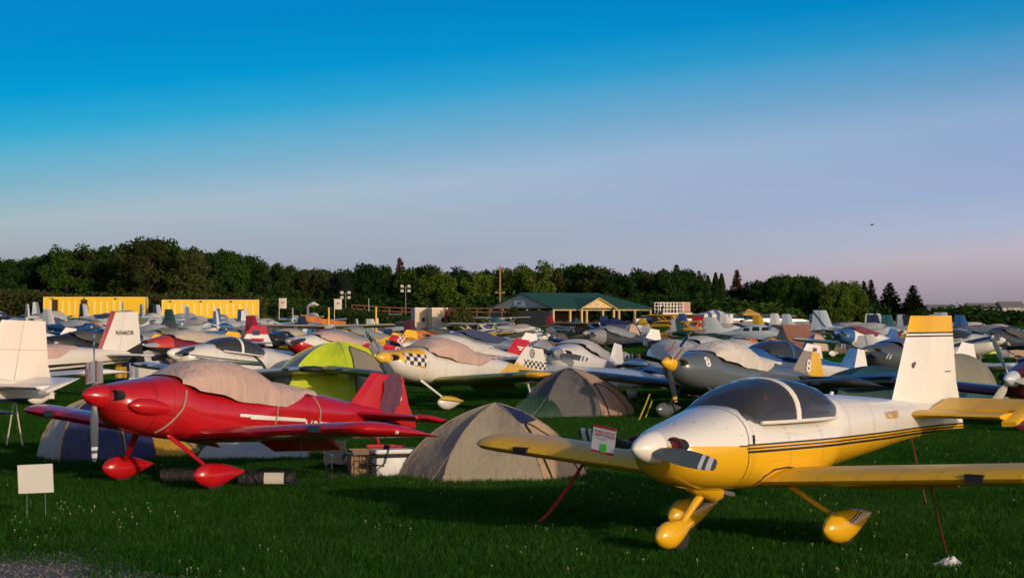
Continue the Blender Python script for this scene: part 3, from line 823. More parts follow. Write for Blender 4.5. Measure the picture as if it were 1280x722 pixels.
# ------------------------------------------------------------------ trees
def tree_parts(seed, kind='broad'):
    q = random.Random(seed); tr, cr = MB(), MB()
    def leaf(p, sz, bias=None):
        n_ = Vector((q.gauss(0, 1), q.gauss(0, 1), q.gauss(0, 1) + .3))
        if bias: n_ = n_ * .7 + bias
        n_.normalize(); a = n_.orthogonal().normalized(); a.rotate(Matrix.Rotation(q.random() * 6.28, 3, n_)); b = n_.cross(a)
        a *= sz * q.uniform(.6, 1.2); b *= sz * q.uniform(.35, .7)
        cr.add([p - a, p + b * .9, p + a, p - b], [(0, 1, 2, 3)])
    if kind == 'broad':            # unit: about 10 m tall, scaled per tree
        tr.tube([(0, 0, -.3), (.1, 0, 1.2), (.0, .1, 3.2), (.15, 0, 5.5), (.1, .1, 8)], [.36, .27, .2, .13, .04], 8)
        cl = []
        for k in range(60):
            z = q.uniform(.9, 9.0); w = 3.9 * sqrt(max(.03, 1 - ((z - 4.4) / 5.1) ** 2)) * q.uniform(.8, 1.05); az = q.uniform(0, 6.28); rr = w * sqrt(q.uniform(.15, 1))
            cl.append(Vector((rr * cos(az), rr * sin(az), z)))
        for c in cl[:12]:
            b0 = Vector((0, 0, max(1.0, c.z * .55))); tr.tube([b0, b0.lerp(c, .5) + Vector((0, 0, .2)), c], [.12, .07, .02], 5)
        for c in cl:
            rad = q.uniform(.7, 1.35)
            for _ in range(q.randint(120, 190)):
                v = Vector((q.gauss(0, 1), q.gauss(0, 1), q.gauss(0, 1) * .75)); v.normalize(); v *= rad * q.uniform(.55, 1.05)
                leaf(c + v, q.uniform(.16, .34), v.normalized() * .8)
    elif kind == 'spruce':
        tr.tube([(0, 0, -.2), (0, 0, 5), (0, 0, 10)], [.25, .14, .02], 8)
        for k in range(34):
            z = .5 + 9.2 * k / 33; w = 2.7 * (1 - (z / 10.1)) ** .8 + .12; m = max(5, int(15 * w / 2.4))
            for j in range(m):
                az = 6.28 * j / m + q.uniform(-.4, .4); L_ = w * q.uniform(.7, 1.1)
                for e in range(max(5, int(L_ * 16))):
                    u = q.random() ** .6; leaf(Vector((cos(az) * L_ * u + q.gauss(0, .1), sin(az) * L_ * u + q.gauss(0, .1), z - .28 * u * L_ + q.gauss(0, .08))), q.uniform(.16, .32), Vector((cos(az) * .3, sin(az) * .3, .8)))
    elif kind == 'column':
        tr.tube([(0, 0, -.2), (0, 0, 9)], [.2, .03], 8)
        for _ in range(5200):
            z = q.uniform(.2, 10); w = 1.05 * (1 - (z / 10.2) ** 3.2) ** .8 * (.75 + .25 * min(1, z / 2)); az = q.uniform(0, 6.28); rr = w * q.uniform(.7, 1.05)
            leaf(Vector((rr * cos(az), rr * sin(az), z)), q.uniform(.12, .26), Vector((cos(az), sin(az), .6)))
    elif kind == 'bush':
        for k in range(30):
            az = q.uniform(0, 6.28); rr = 1.6 * sqrt(q.random()); c = Vector((rr * cos(az), rr * sin(az), q.uniform(.4, 1.9 - rr * .5)))
            tr.tube([(c.x * .2, c.y * .2, -.1), c], [.04, .015], 5)
            for _ in range(120):
                v = Vector((q.gauss(0, .32), q.gauss(0, .32), q.gauss(0, .24))); leaf(c + v, q.uniform(.10, .22))
    return tr.mesh('trunk'), cr.mesh('crown', 1, 0)

m_bark = plain("tree_bark", (.07, .055, .04), .9)
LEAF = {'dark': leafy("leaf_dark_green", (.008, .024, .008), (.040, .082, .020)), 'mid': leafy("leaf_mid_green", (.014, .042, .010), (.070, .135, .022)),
        'bright': leafy("leaf_bright_green", (.035, .075, .012), (.14, .20, .03)), 'olive': leafy("leaf_olive", (.024, .036, .012), (.09, .11, .032)),
        'brown': leafy("leaf_dead_brown", (.05, .025, .014), (.13, .07, .04)), 'blue': leafy("needle_blue_green", (.012, .024, .018), (.045, .068, .050)), 'needle': leafy("needle_dark", (.010, .018, .010), (.035, .045, .022))}
def tree(label, px, top, d, w=None, leaf='mid', kind='broad', seed=0, group=None, name='broadleaf_tree'):
    x = wx(px, d); z = gz(x, d); hgt = max(1.5, wz(top, d) - z)
    tm, cm = geo(('tree', kind, seed % (6 if kind == 'broad' else 2)), lambda: tree_parts(11 + seed % 6, kind))
    unit = 9.9 if kind != 'bush' else 2.1
    r = empty(name, (x, d, z), R.uniform(0, 6.28), 0, label, 'bush' if kind == 'bush' else 'tree', group)
    k = hgt / unit; kw = k * (w or 1)
    r.scale = (kw, kw, k)
    inst('trunk', tm, m_bark, r); inst('crown', cm, LEAF[leaf], r)
    return r

# ------------------------------------------------------------------ people and vehicles
def person_mesh(pose):
    sit = pose == 'sit'
    hip = .50 if sit else .92
    J = {'pel': (0, 0, hip), 'ch': (.02, 0, hip + .36), 'nk': (.02, 0, hip + .54), 'hd': (.05, 0, hip + .66), 'tp': (.04, 0, hip + .82)}
    E_ = [('pel', 'ch'), ('ch', 'nk'), ('nk', 'hd'), ('hd', 'tp')]; rad = {'pel': .15, 'ch': .16, 'nk': .06, 'hd': .10, 'tp': .07}
    for s_, n_ in ((1, 'l'), (-1, 'r')):
        kn = (.45, s_ * .13, .5) if sit else (.03 * s_, s_ * .11, .50)
        an = (.42, s_ * .13, .08) if sit else (-.02 + .05 * s_, s_ * .12, .08)
        for nm, p, r_ in (('hp', (0, s_ * .1, hip - .05), .10), ('kn', kn, .065), ('an', an, .045), ('ft', (an[0] + .17, an[1], .045), .04),
                          ('sh', (.0, s_ * .19, hip + .47), .065), ('el', (-.02, s_ * .25, hip + .2), .05), ('ha', (.22 if sit else .08, s_ * .22, hip + (.12 if sit else -.04)), .038), ('fi', (.30 if sit else .10, s_ * .21, hip + (.12 if sit else -.13)), .028)):
            J[nm + n_] = p; rad[nm + n_] = r_
        E_ += [('pel', 'hp' + n_), ('hp' + n_, 'kn' + n_), ('kn' + n_, 'an' + n_), ('an' + n_, 'ft' + n_), ('ch', 'sh' + n_), ('sh' + n_, 'el' + n_), ('el' + n_, 'ha' + n_), ('ha' + n_, 'fi' + n_)]
    ks = list(J); me = bpy.data.meshes.new('body'); me.from_pydata([J[k] for k in ks], [(ks.index(a), ks.index(b)) for a, b in E_], [])
    o = bpy.data.objects.new('t', me); COL.objects.link(o)
    o.modifiers.new('s', 'SKIN'); 
    for i, k in enumerate(ks): me.skin_vertices[0].data[i].radius = (rad[k], rad[k])
    me.skin_vertices[0].data[0].use_root = True
    o.modifiers.new('u', 'SUBSURF').levels = 1
    dg = bpy.context.evaluated_depsgraph_get(); dg.update()
    m2 = bpy.data.meshes.new_from_object(o.evaluated_get(dg)); bpy.data.objects.remove(o)
    m2.materials.clear()
    for _ in range(4): m2.materials.append(None)
    for p in m2.polygons:
        c = p.center; arm = abs(c.y) > .17 and c.z < hip + .30
        p.use_smooth = True
        p.material_index = 3 if c.z < .09 else 1 if (c.z < hip + .02 and not arm) else 0 if (c.z > hip + .55 or arm) else 2
    return m2

m_skin = plain("skin", (.45, .26, .18), .6)
m_hair = plain("hair_brown", (.05, .03, .02), .8)
def person(label, px, py, d, shirt, trousers, pose='stand', rz=0, group=None):
    x = wx(px, d); me = geo(('person', pose), lambda: person_mesh(pose))
    o = inst('person', me, [m_skin, trousers, shirt, m_dark], None, (x, d, gz(x, d) + (wz(py, d) - gz(x, d) if py else 0)), (0, 0, rz))
    hip = .50 if pose == 'sit' else .92
    mb = MB(); mb.lathe([(hip + .70, .115), (hip + .78, .11), (hip + .84, .085), (hip + .87, .02)], 10, 'Z', (.03, 0, 0)); inst('hair', mb.mesh('hair'), m_hair, o)
    return tag(o, label, 'person', group)

def car_meshes(kind):
    prof = {'sedan': [(-2.2, .35, .85), (-2.1, .3, .95), (-1.3, .28, 1.0), (1.2, .28, .95), (2.1, .3, .78), (2.25, .38, .65)],
            'suv': [(-2.2, .38, 1.05), (-2.1, .33, 1.12), (-1.3, .32, 1.12), (1.1, .32, 1.1), (2.1, .35, .98), (2.25, .42, .8)]}[kind]
    cab = {'sedan': [(-1.75, .95, .62), (-1.0, 1.42, .55), (.2, 1.45, .55), (1.05, .95, .66)], 'suv': [(-2.1, 1.1, .70), (-1.85, 1.72, .62), (.1, 1.75, .6), (.95, 1.1, .7)]}[kind]
    D = {}; mb = MB(); rg = []
    for x, z0, z1 in prof: rg.append([Vector((x, y * .88, z)) for y, z in ((-.94, z0), (-1, (z0 + z1) / 2), (-.93, z1), (.93, z1), (1, (z0 + z1) / 2), (.94, z0))])
    mb.loft(rg); D['body'] = mb.mesh('body', 1, 30)
    mb = MB(); base = cab[0][1]
    rg = [[Vector((x, -.80, base - .08)), Vector((x, -w * 1.05, z)), Vector((x, w * 1.05, z)), Vector((x, .80, base - .08))] for x, z, w in cab]
    mb.loft(rg, True); D['window'] = mb.mesh('window', 1, 20)
    mb = MB(); c1, c2 = cab[1], cab[2]; mb.loft([[Vector((x, -w * 1.08, z + .005)), Vector((x, -w, z + .05)), Vector((x, w, z + .05)), Vector((x, w * 1.08, z + .005))] for x, z, w in (c1, c2)]); D['roof'] = mb.mesh('roof', 1, 20)
    mb = MB(); mb.lathe([(-.1, .12), (-.1, .3), (-.06, .33), (.06, .33), (.1, .3), (.1, .12)], 14, 'Y'); D['wheel'] = mb.mesh('wheel')
    mb = MB(); mb.box((0, 0, 0), (.06, .3, .12)); D['lamp'] = mb.mesh('lamp', 1, 0)
    return D
m_lamp = plain("headlamp_lens", (.6, .6, .58), .2); m_tail = plain("tail_lamp_red", (.35, .01, .01), .3)
def car(label, px, d, paintm, rz=0, kind='sedan', group=None, z=None):
    D = geo(('car', kind), lambda: car_meshes(kind)); x = wx(px, d)
    r = empty('parked_car', (x, d, gz(x, d) if z is None else z), rz, 0, label, 'car', group)
    inst('body', D['body'], paintm, r); inst('window', D['window'], m_window, r); inst('roof', D['roof'], paintm, r)
    for a in (1.35, -1.35):
        for b in (.82, -.82): inst('wheel', D['wheel'], m_tyre, r, (a, b, .33))
    for b in (.6, -.6): inst('headlight', D['lamp'], m_lamp, r, (2.21, b, .7)); inst('tail_light', D['lamp'], m_tail, r, (-2.2, b, .78))
    return r
m_strapb = cloth("beige_strap", (.36, .28, .22), .9, .2, 20)
m_strap_red = cloth("red_webbing", (.30, .012, .02), .8, .2, 20)

# ------------------------------------------------------------------ terrain and ground
def gz(x, y):      # one far side climbs a little, the middle of the field dips
    up = 1.33 * sstep(120, 245, y) * (1 - sstep(-36, -14, x))
    dip = -.92 * sstep(95, 175, y) * (1 - sstep(205, 285, y)) * sstep(-24, -12, x) * (1 - .55 * sstep(8, 30, x))
    return up + dip

def ground_mat():
    t = NT("grass_ground"); g = t.node('ShaderNodeNewGeometry'); co = g.outputs['Position']
    sp = t.node('ShaderNodeSeparateXYZ'); t.l.new(co, sp.inputs[0])
    a = t.noise(co, .12, 5, .6); b = t.noise(co, 1.6, 5, .65); c = t.noise(co, 18, 3)
    f = t.m('ADD', t.m('MULTIPLY', a, .45), t.m('ADD', t.m('MULTIPLY', b, .35), t.m('MULTIPLY', c, .25)))
    col = t.ramp(f, [(.30, (.010, .024, .005)), (.50, (.022, .052, .008)), (.68, (.045, .085, .014)), (.8, (.08, .10, .03))])
    # mown strips crossing the field
    w = t.m('SINE', t.m('MULTIPLY', t.m('ADD', t.m('ADD', sp.outputs[1], t.m('MULTIPLY', sp.outputs[0], .12)), t.m('MULTIPLY', t.noise(co, .05, 2), 6)), .62))
    far = t.m('MULTIPLY', t.m('GREATER_THAN', sp.outputs[1], 70), .5)
    col = t.mix(t.m('MULTIPLY', far, t.m('MULTIPLY_ADD', w, .5, .5)), col, (.060, .13, .014))
    t.put(t.bsdf.inputs['Base Color'], col); t.bsdf.inputs['Roughness'].default_value = 1.0
    t.bsdf.inputs['Specular IOR Level'].default_value = 0
    t.bump(t.m('ADD', t.m('MULTIPLY', c, .8), b), .9, .12)
    return t.mat

def ground():
    ys = [-60, -20, 0, 8] + [12 + 3 * i for i in range(30)] + [105 + 8 * i for i in range(26)] + [330, 380, 450, 600, 900, 1500, 2600, 4500, 8000]
    us = [-1, -.6, -.42] + [-.36 + .02 * i for i in range(37)] + [.42, .6, 1]
    mb = MB(); n = len(us)
    vs_ = [(u * max(60, y * 1.05), y, gz(u * max(60, y * 1.05), y)) for y in ys for u in us]
    mb.add(vs_, [(i * n + j, i * n + j + 1, (i + 1) * n + j + 1, (i + 1) * n + j) for i in range(len(ys) - 1) for j in range(n - 1)])
    return tag(inst('ground', mb.mesh('ground', 1, 180), ground_mat()), kind='structure')
ground()

def gravel_edge(x, y):    # positive inside the gravel corner
    return (21.7 + .35 * noise.noise(Vector((x * .9, 3, 0))) - 2.2 * sstep(-4.6, -3.25, x)) - y
def gravel_mat():
    t = NT("gravel"); co = t.node('ShaderNodeNewGeometry').outputs['Position']
    v = t.node('ShaderNodeTexVoronoi'); v.inputs['Scale'].default_value = 38; t.l.new(co, v.inputs['Vector'])
    n = t.noise(co, 3, 4)
    col = t.ramp(t.m('ADD', t.m('MULTIPLY', v.outputs['Color'], .6), t.m('MULTIPLY', n, .4)), [(.2, (.04, .038, .035)), (.5, (.10, .095, .09)), (.8, (.22, .21, .20))])  # stone tones darkened to hold the shade lying on this corner
    t.put(t.bsdf.inputs['Base Color'], col); t.bsdf.inputs['Roughness'].default_value = .95
    t.bump(v.outputs['Distance'], .8, .03)
    return t.mat
def gravel():
    mb = MB(); N = 36; xs = [-9 + 6.2 * i / N for i in range(N + 1)]
    rows = []
    for x in xs:
        y1 = 15.0
        while gravel_edge(x, y1) > 0: y1 += .03
        rows.append([Vector((x, 15 + (y1 - 15) * k / 8, .004)) for k in range(9)])
    mb.loft(rows, False, False, False)
    tag(inst('gravel_path', mb.mesh('gravel_path', 1, 180), gravel_mat()), kind='structure')
    q = random.Random(3); mb = MB()
    for _ in range(2600):
        x, y = q.uniform(-6.2, -2.9), q.uniform(18.3, 22)
        if gravel_edge(x, y) < -.25 * q.random() ** 2: continue
        r = q.uniform(.006, .022); c = Vector((x, y, r * .4))
        mb.add([c + Vector((r * q.uniform(.7, 1.2), 0, 0)), c + Vector((0, r, 0)), c + Vector((-r, 0, 0)), c + Vector((0, -r * q.uniform(.7, 1.2), 0)), c + Vector((0, 0, r * .8))], [(0, 1, 4), (1, 2, 4), (2, 3, 4), (3, 0, 4)])
    tag(inst('gravel', mb.mesh('gravel', 1, 0), plain("gravel_stone", (.13, .125, .12), .9, 0, .5, 30)), kind='stuff')
gravel()

def grass_blade_mat():
    t = NT("grass_blade"); t.n.remove(t.bsdf)
    g = t.node('ShaderNodeNewGeometry'); co = g.outputs['Position']
    f = t.m('ADD', t.m('ADD', t.m('MULTIPLY', t.noise(co, .22, 3), .38), t.m('MULTIPLY', t.noise(co, 1.1, 3), .26)), t.m('MULTIPLY', g.outputs['Random Per Island'], .45))
    col = t.ramp(f, [(.25, (.009, .040, .006)), (.5, (.020, .082, .010)), (.72, (.042, .13, .018)), (.9, (.11, .14, .045))])
    d = t.node('ShaderNodeBsdfDiffuse'); tr = t.node('ShaderNodeBsdfTranslucent'); t.l.new(col, d.inputs[0]); t.l.new(col, tr.inputs[0])
    mx = t.node('ShaderNodeMixShader'); mx.inputs[0].default_value = .35
    t.l.new(d.outputs[0], mx.inputs[1]); t.l.new(tr.outputs[0], mx.inputs[2]); t.l.new(mx.outputs[0], t.out.inputs[0])
    return t.mat

def scatter(name, src, pts, mat, kind='stuff', smin=.8, smax=1.25):
    """one object that repeats a small source mesh on its points"""
    me = bpy.data.meshes.new(name); me.from_pydata([tuple(p) for p in pts], [], [])
    o = bpy.data.objects.new(name, me); COL.objects.link(o)
    so_ = bpy.data.objects.new(name + '_tuft', src)           # source geometry, not linked into the scene
    src.materials.clear(); src.materials.append(mat)
    ng = bpy.data.node_groups.new(name, 'GeometryNodeTree')
    ng.interface.new_socket(name='Geometry', in_out='INPUT', socket_type='NodeSocketGeometry')
    ng.interface.new_socket(name='Geometry', in_out='OUTPUT', socket_type='NodeSocketGeometry')
    N = ng.nodes; L = ng.links
    i_, o_ = N.new('NodeGroupInput'), N.new('NodeGroupOutput')
    oi = N.new('GeometryNodeObjectInfo'); oi.inputs['Object'].default_value = so_
    ip = N.new('GeometryNodeInstanceOnPoints'); rr = N.new('FunctionNodeRandomValue'); rr.data_type = 'FLOAT_VECTOR'
    rr.inputs[0].default_value = (0, 0, 0); rr.inputs[1].default_value = (0, 0, 6.283)
    rs = N.new('FunctionNodeRandomValue'); rs.data_type = 'FLOAT'; rs.inputs[2].default_value = smin; rs.inputs[3].default_value = smax
    L.new(i_.outputs[0], ip.inputs['Points']); L.new(oi.outputs['Geometry'], ip.inputs['Instance'])
    L.new(rr.outputs[0], ip.inputs['Rotation']); L.new(rs.outputs[1], ip.inputs['Scale']); L.new(ip.outputs[0], o_.inputs[0])
    md = o.modifiers.new('scatter', 'NODES'); md.node_group = ng
    return tag(o, kind=kind)

def grass():
    q = random.Random(5); mb = MB()
    for _ in range(1700):
        rr = .85 * sqrt(q.random()); az = q.uniform(0, 6.283); x, y = rr * cos(az), rr * sin(az)
        cl = noise.noise(Vector((x * 3.5, y * 3.5, 1)))
        h = q.uniform(.025, .075) * (1 + .6 * cl); w = q.uniform(.0022, .0045); a = q.uniform(0, 6.283); b = q.uniform(0, 6.283); ln = h * q.uniform(.2, .9)
        dx, dy = cos(a) * w, sin(a) * w; lx, ly = cos(b) * ln, sin(b) * ln
        mb.add([(x - dx, y - dy, 0), (x + dx, y + dy, 0), (x + dx * .8 + lx * .35, y + dy * .8 + ly * .35, h * .6), (x - dx * .8 + lx * .35, y - dy * .8 + ly * .35, h * .6), (x + lx, y + ly, h)], [(0, 1, 2, 3), (3, 2, 4)])
    pts = []; y = 17.6; 
    while y < 72:
        hw = y * .30 + 3.5; x = -hw
        while x < hw:
            p = (x + q.uniform(-.25, .25), y + q.uniform(-.25, .25))
            if gravel_edge(*p) < -.15 * q.random() or p[0] > -2.9 or (gravel_edge(*p) < .6 and q.random() < .25): pts.append((*p, 0.0))
            x += .92
        y += .92
    scatter('grass', mb.mesh('grass_tuft', 1, 0), pts, grass_blade_mat())
    mb = MB()
    for _ in range(620):
        rr = 2.6 * sqrt(q.random()); az = q.uniform(0, 6.283); x, y = rr * cos(az), rr * sin(az)
        h = q.uniform(.05, .12); w = q.uniform(.010, .022); a = q.uniform(0, 6.283); b = q.uniform(0, 6.283); lx, ly = cos(b) * h * .4, sin(b) * h * .4; dx, dy = cos(a) * w, sin(a) * w
        mb.add([(x - dx, y - dy, 0), (x + dx, y + dy, 0), (x + lx, y + ly, h)], [(0, 1, 2)])
    pts = []; y = 70.0
    while y < 300:
        hw = y * .33 + 8; x = -hw
        while x < hw:
            p = (x + q.uniform(-.8, .8), y + q.uniform(-.8, .8)); pts.append((*p, gz(*p))); x += 2.9
        y += 2.9
    scatter('far_grass', mb.mesh('far_grass_tuft', 1, 0), pts, grass_blade_mat())
    # clover heads in loose drifts
    cb = MB(); cb.lathe([(.0, .004), (.004, .008), (.010, .007), (.014, .002)], 6, 'Z', (0, 0, .045)); cb.tube([(0, 0, 0), (.004, 0, .056)], .0012, 4)
    pts = []
    while len(pts) < 520:
        y = 18 + 40 * q.random() ** 1.4; x = q.uniform(-1, 1) * y * .255
        if noise.noise(Vector((x * .45, y * .3, 7))) + .9 * noise.noise(Vector((x * 1.7, y * 1.1, 3))) > q.uniform(.0, .75) and gravel_edge(x, y) < 0: pts.append((x, y, 0))
    scatter('clover_flowers', cb.mesh('clover'), pts, plain("clover_white", (.30, .30, .24), .9))
grass()

# ------------------------------------------------------------------ the two close aeroplanes
m_Afus = paint("yellow_white_fuselage", YEL, [('below', 0, 9, WHITE), ('below', 0, 1.10, YEL), ('band', 0, 1.098, .009, BLACK), ('band', 0, 1.062, .008, BLACK), ('band', 0, 1.026, .013, BLACK)], rough=.2, coat=.5, skin='body')
m_Acowl = paint("yellow_white_cowling", YEL, [('below', 0, 9, WHITE), ('below', .03, 1.06, YEL), ('band', .035, 1.052, .008, BLACK, -1.2, 1.15), ('band', .05, 1.01, .007, BLACK, -1.2, 1.05), ('band', .065, .966, .009, BLACK, -1.2, .95)], rough=.16, coat=.6)
m_Afin = paint("white_fin_yellow_cap", YEL, [('below', 0, 2.215, WHITE), ('band', 0, 2.215, .009, BLACK), ('band', 0, 2.175, .009, BLACK), ('ring', -2.98, 1.83, 0, .035, (.12, .05, .03)), ('ring', -3.02, 1.855, 0, .022, (.12, .05, .03)), ('box', -3.93, -3.86, 1.78, 1.79, BLACK)], rough=.25)
m_Arud = paint("white_rudder_yellow_ends", YEL, [('below', 0, 2.215, WHITE), ('below', 0, 1.10, YEL), ('band', 0, 2.215, .009, BLACK), ('band', 0, 2.175, .009, BLACK), ('band', 0, 1.098, .009, BLACK), ('band', 0, 1.062, .008, BLACK), ('band', 0, 1.026, .013, BLACK), ('box', -3.86, -3.72, 1.735, 1.748, BLACK)], rough=.25)
m_yel, m_red = paint("yellow_paint", YEL, rough=.38, coat=.06), paint("red_paint", RED, rough=.22, coat=.3, wear=.05)
m_yelw, m_redw = paint('yellow_wing_skin', YEL, rough=.38, coat=.06, skin='wing'), paint('red_wing_skin', RED, rough=.22, coat=.3, wear=.05, skin='wing')
m_Apant = paint("yellow_pant_striped", YEL, [('band', -.3, .30, .006, BLACK, -.6, .05), ('band', -.3, .275, .006, BLACK, -.6, .05)], rough=.22)
POSE_A, POSE_B = (2.728, 22.565), (-4.855, 29.205)
A = lowwing('yellow and white low-wing aeroplane with a smoked bubble canopy and gold lettering by its tail', 0, 0, 'trike', HL, 0, m_Afus, m_Acowl, m_white, m_yelw, m_yel, m_Afin, m_Arud, m_yelw,
            m_Apant, m_yel, 'glass', None, m_white, m_prop, 2, 82, None, None, 0, POSE_A)
dA = r_D[A.name]; bA = dA['B']
side = lambda B, a0, z0, sl=0.0, off=.007: (lambda u, v: Vector((B.am - a0 - u, B.half(a0 + u, z0 + v + sl * u) + off, z0 + v + sl * u)))
flat = lambda x0, z0, y0, sl=0.0: (lambda u, v: Vector((x0 - u, y0, z0 + v + sl * u)))
m_gold = paint("gold_lettering", (.62, .36, .04), rough=.35, wear=0)
text_on(A, 'N720RV', .115, side(bA, 4.12, 1.25, .0), m_gold, bold=True)
for s_ in (1, -1):
    mb = MB(); mb.lathe([(.0, .075), (.04, .082), (.05, .06)], 12, 'X', (bA.am - .40, s_ * .24, 1.13), sy=1.35)
    inst('inlet_plug', mb.mesh('inlet_plug'), plain("dark_red_plug", (.22, .012, .02), .6), A)
mb = MB()
for a_ in (1.235,): mb.loft([[p * 1.0 for p in bA.ring(a_, 28, .0055)], [p for p in bA.ring(a_ + .006, 28, .0055)]], cap0=False, cap1=False)
inst('panel_seam', mb.mesh('panel_seam'), m_dark, A)
for a_, th in ((.75, 1.2), (.9, .9), (1.0, .6), (.62, 1.5), (1.15, .3)):
    for w_ in (th, pi - th):
        mb = MB(); mb.lathe([(0, .010), (.003, .007)], 6, 'Z', bA.ring(a_, 28, .006, w_, w_ + .01, False)[0]); inst('cowl_fastener', mb.mesh('cowl_fastener'), m_dark, A)
mb = MB(); mb.tube([(bA.am - 1.31, .545, 1.20), (bA.am - 1.31, .552, 1.11)], .012, 6); inst('vent_pipe', mb.mesh('vent_pipe'), m_dark, A)
for s_ in (1, -1):
    w_ = [Vector((bA.am - a, s_ * (bA.half(a, z) + .004), z)) for a, z in ((2.2, .80), (1.9, .835), (1.68, .82), (1.56, .76), (1.53, .69), (1.58, .62))]
    mb = MB(); mb.tube(w_, .009, 5); inst('wing_root_seal', mb.mesh('wing_root_seal'), m_dark, A)
for q in (.12, -.12):
    mb = MB(); mb.tube([(bA.am - 1.25, q, .60), (bA.am - 1.5, q * 1.15, .55)], .028, 8); inst('exhaust_pipe', mb.mesh('exhaust_pipe'), m_steel, A)
mb = MB(); mb.tube([(bA.am - 3.55, 0, 1.52), (bA.am - 3.58, 0, 1.56)], .022, 6); inst('antenna', mb.mesh('antenna'), m_white, A)
mb = MB(); mb.box((bA.am - 2.0, .20, 1.57), (.18, .02, .10), 0, .5); inst('orange_card', mb.mesh('orange_card', 1, 0), plain("orange_card_paper", (.55, .16, .08), .8), A)

m_Bfus = paint("red_white_fuselage", RED, [('band', -.03, 1.075, .020, WHITE, -2.12, -.75), ('band', -.045, 1.03, .014, WHITE, -2.12, -.95)], rough=.2, coat=.5, wear=.06, skin='body')
m_Bcowl = paint("red_cowling_seams", RED, [('band', -.02, 1.01, .0045, (.10, .002, .004)), ('box', .675, .685, 0, 3, (.10, .002, .004)), ('box', .40, .408, 1.01, 1.45, (.14, .002, .004))], rough=.2, coat=.4, wear=.08)
m_Brud = paint("red_rudder_white_patch", RED, [('box', -4.44, -4.36, 1.62, 1.86, WHITE)], rough=.25)
B_ = lowwing('glossy red taildragger aeroplane with a beige canopy cover strapped round its body', 0, 0, 'tail', HL, 0, m_Bfus, m_Bcowl, m_red, m_redw, m_red, m_red, m_Brud, m_redw,
             m_red, m_red, 'cover', c_pink, None, m_prop, 2, 10, None, None, .122, POSE_B, bw=.62)
bB = r_D[B_.name]['B']
text_on(B_, 'N357', .25, side(bB, 3.68, .965, -.0), m_white, bold=True)
for s_ in (1, -1):          # cheek fairings over the cylinders
    mb = MB(); mb.lathe([(-.62, .01), (-.45, .05), (-.15, .105), (.15, .125), (.35, .105), (.47, .05), (.5, .01)], 18, 'X', (bB.am - .98, s_ * .425, 1.075), sy=.95)
    inst('cheek_fairing', mb.mesh('cheek_fairing'), m_red, B_)
cov = [c for c in B_.children if c.name.startswith('canopy_cover')][0]
def strap(B, path, parent, mat, w=.013):
    for s_ in (1, -1):
        pts = []
        for i in range(len(path) - 1):
            for k in range(7):
                a = path[i][0] + (path[i + 1][0] - path[i][0]) * k / 6; z = path[i][1] + (path[i + 1][1] - path[i][1]) * k / 6
                pts.append(Vector((B.am - a, s_ * (B.half(a, z) + .012), z)))
        mb = MB(); mb.tube(pts, w, 5); inst('strap', mb.mesh('strap'), mat, parent)
m_strapb = cloth("beige_strap", (.36, .28, .22), .9, .2, 20)
strap(bB, [(1.36, 1.36), (1.30, 1.1), (1.05, .74)], cov, m_strapb); strap(bB, [(3.05, 1.3), (3.05, .75)], cov, m_strapb, .010); strap(bB, [(3.9, 1.5), (4.0, 1.3), (4.02, 1.0)], cov, m_strapb, .010)
for s_ in (1, -1):
    mb = MB(); mb.lathe([(0, .012), (.012, .026), (.05, .03), (.06, .01)], 8, 'X', (bB.am - 2.3, s_ * 3.79, .98)); inst('position_light', mb.mesh('position_light'), m_lamp, B_)

# towel over the red fin
def towel():
    mb = MB(); g = []
    for i in range(13):
        u = i / 12 * 2 - 1; row = []
        for j in range(11):
            v = j / 10; drop = abs(u)
            z = 2.03 - max(0, drop - .03) * (.62 + .10 * sin(v * 5)); y = math.copysign(min(.06 + .03 * sin(v * 13 + i) * drop, abs(u) * .5 + .0), u)
            x = -3.93 - .42 * v - .03 * sin(drop * 6 + v * 4) + .0
            row.append(Vector((x - .05, y, z - .30 * max(0, .42 - v) * 0.9)))
        g.append(row)
    mb.loft(g, False, False, False)
    o = inst('towel', mb.mesh('towel', 1, 70), cloth("purple_towel", (.12, .035, .085), .95, .8, 9), None)
    M = Matrix.Translation((POSE_B[0], POSE_B[1], 0)) @ Matrix.Rotation(HL, 4, 'Z') @ Matrix.Rotation(-.122, 4, 'Y')
    o.matrix_world = M
    tag(o, 'dark purple towel draped over the fin of the red aeroplane', 'towel')
towel()

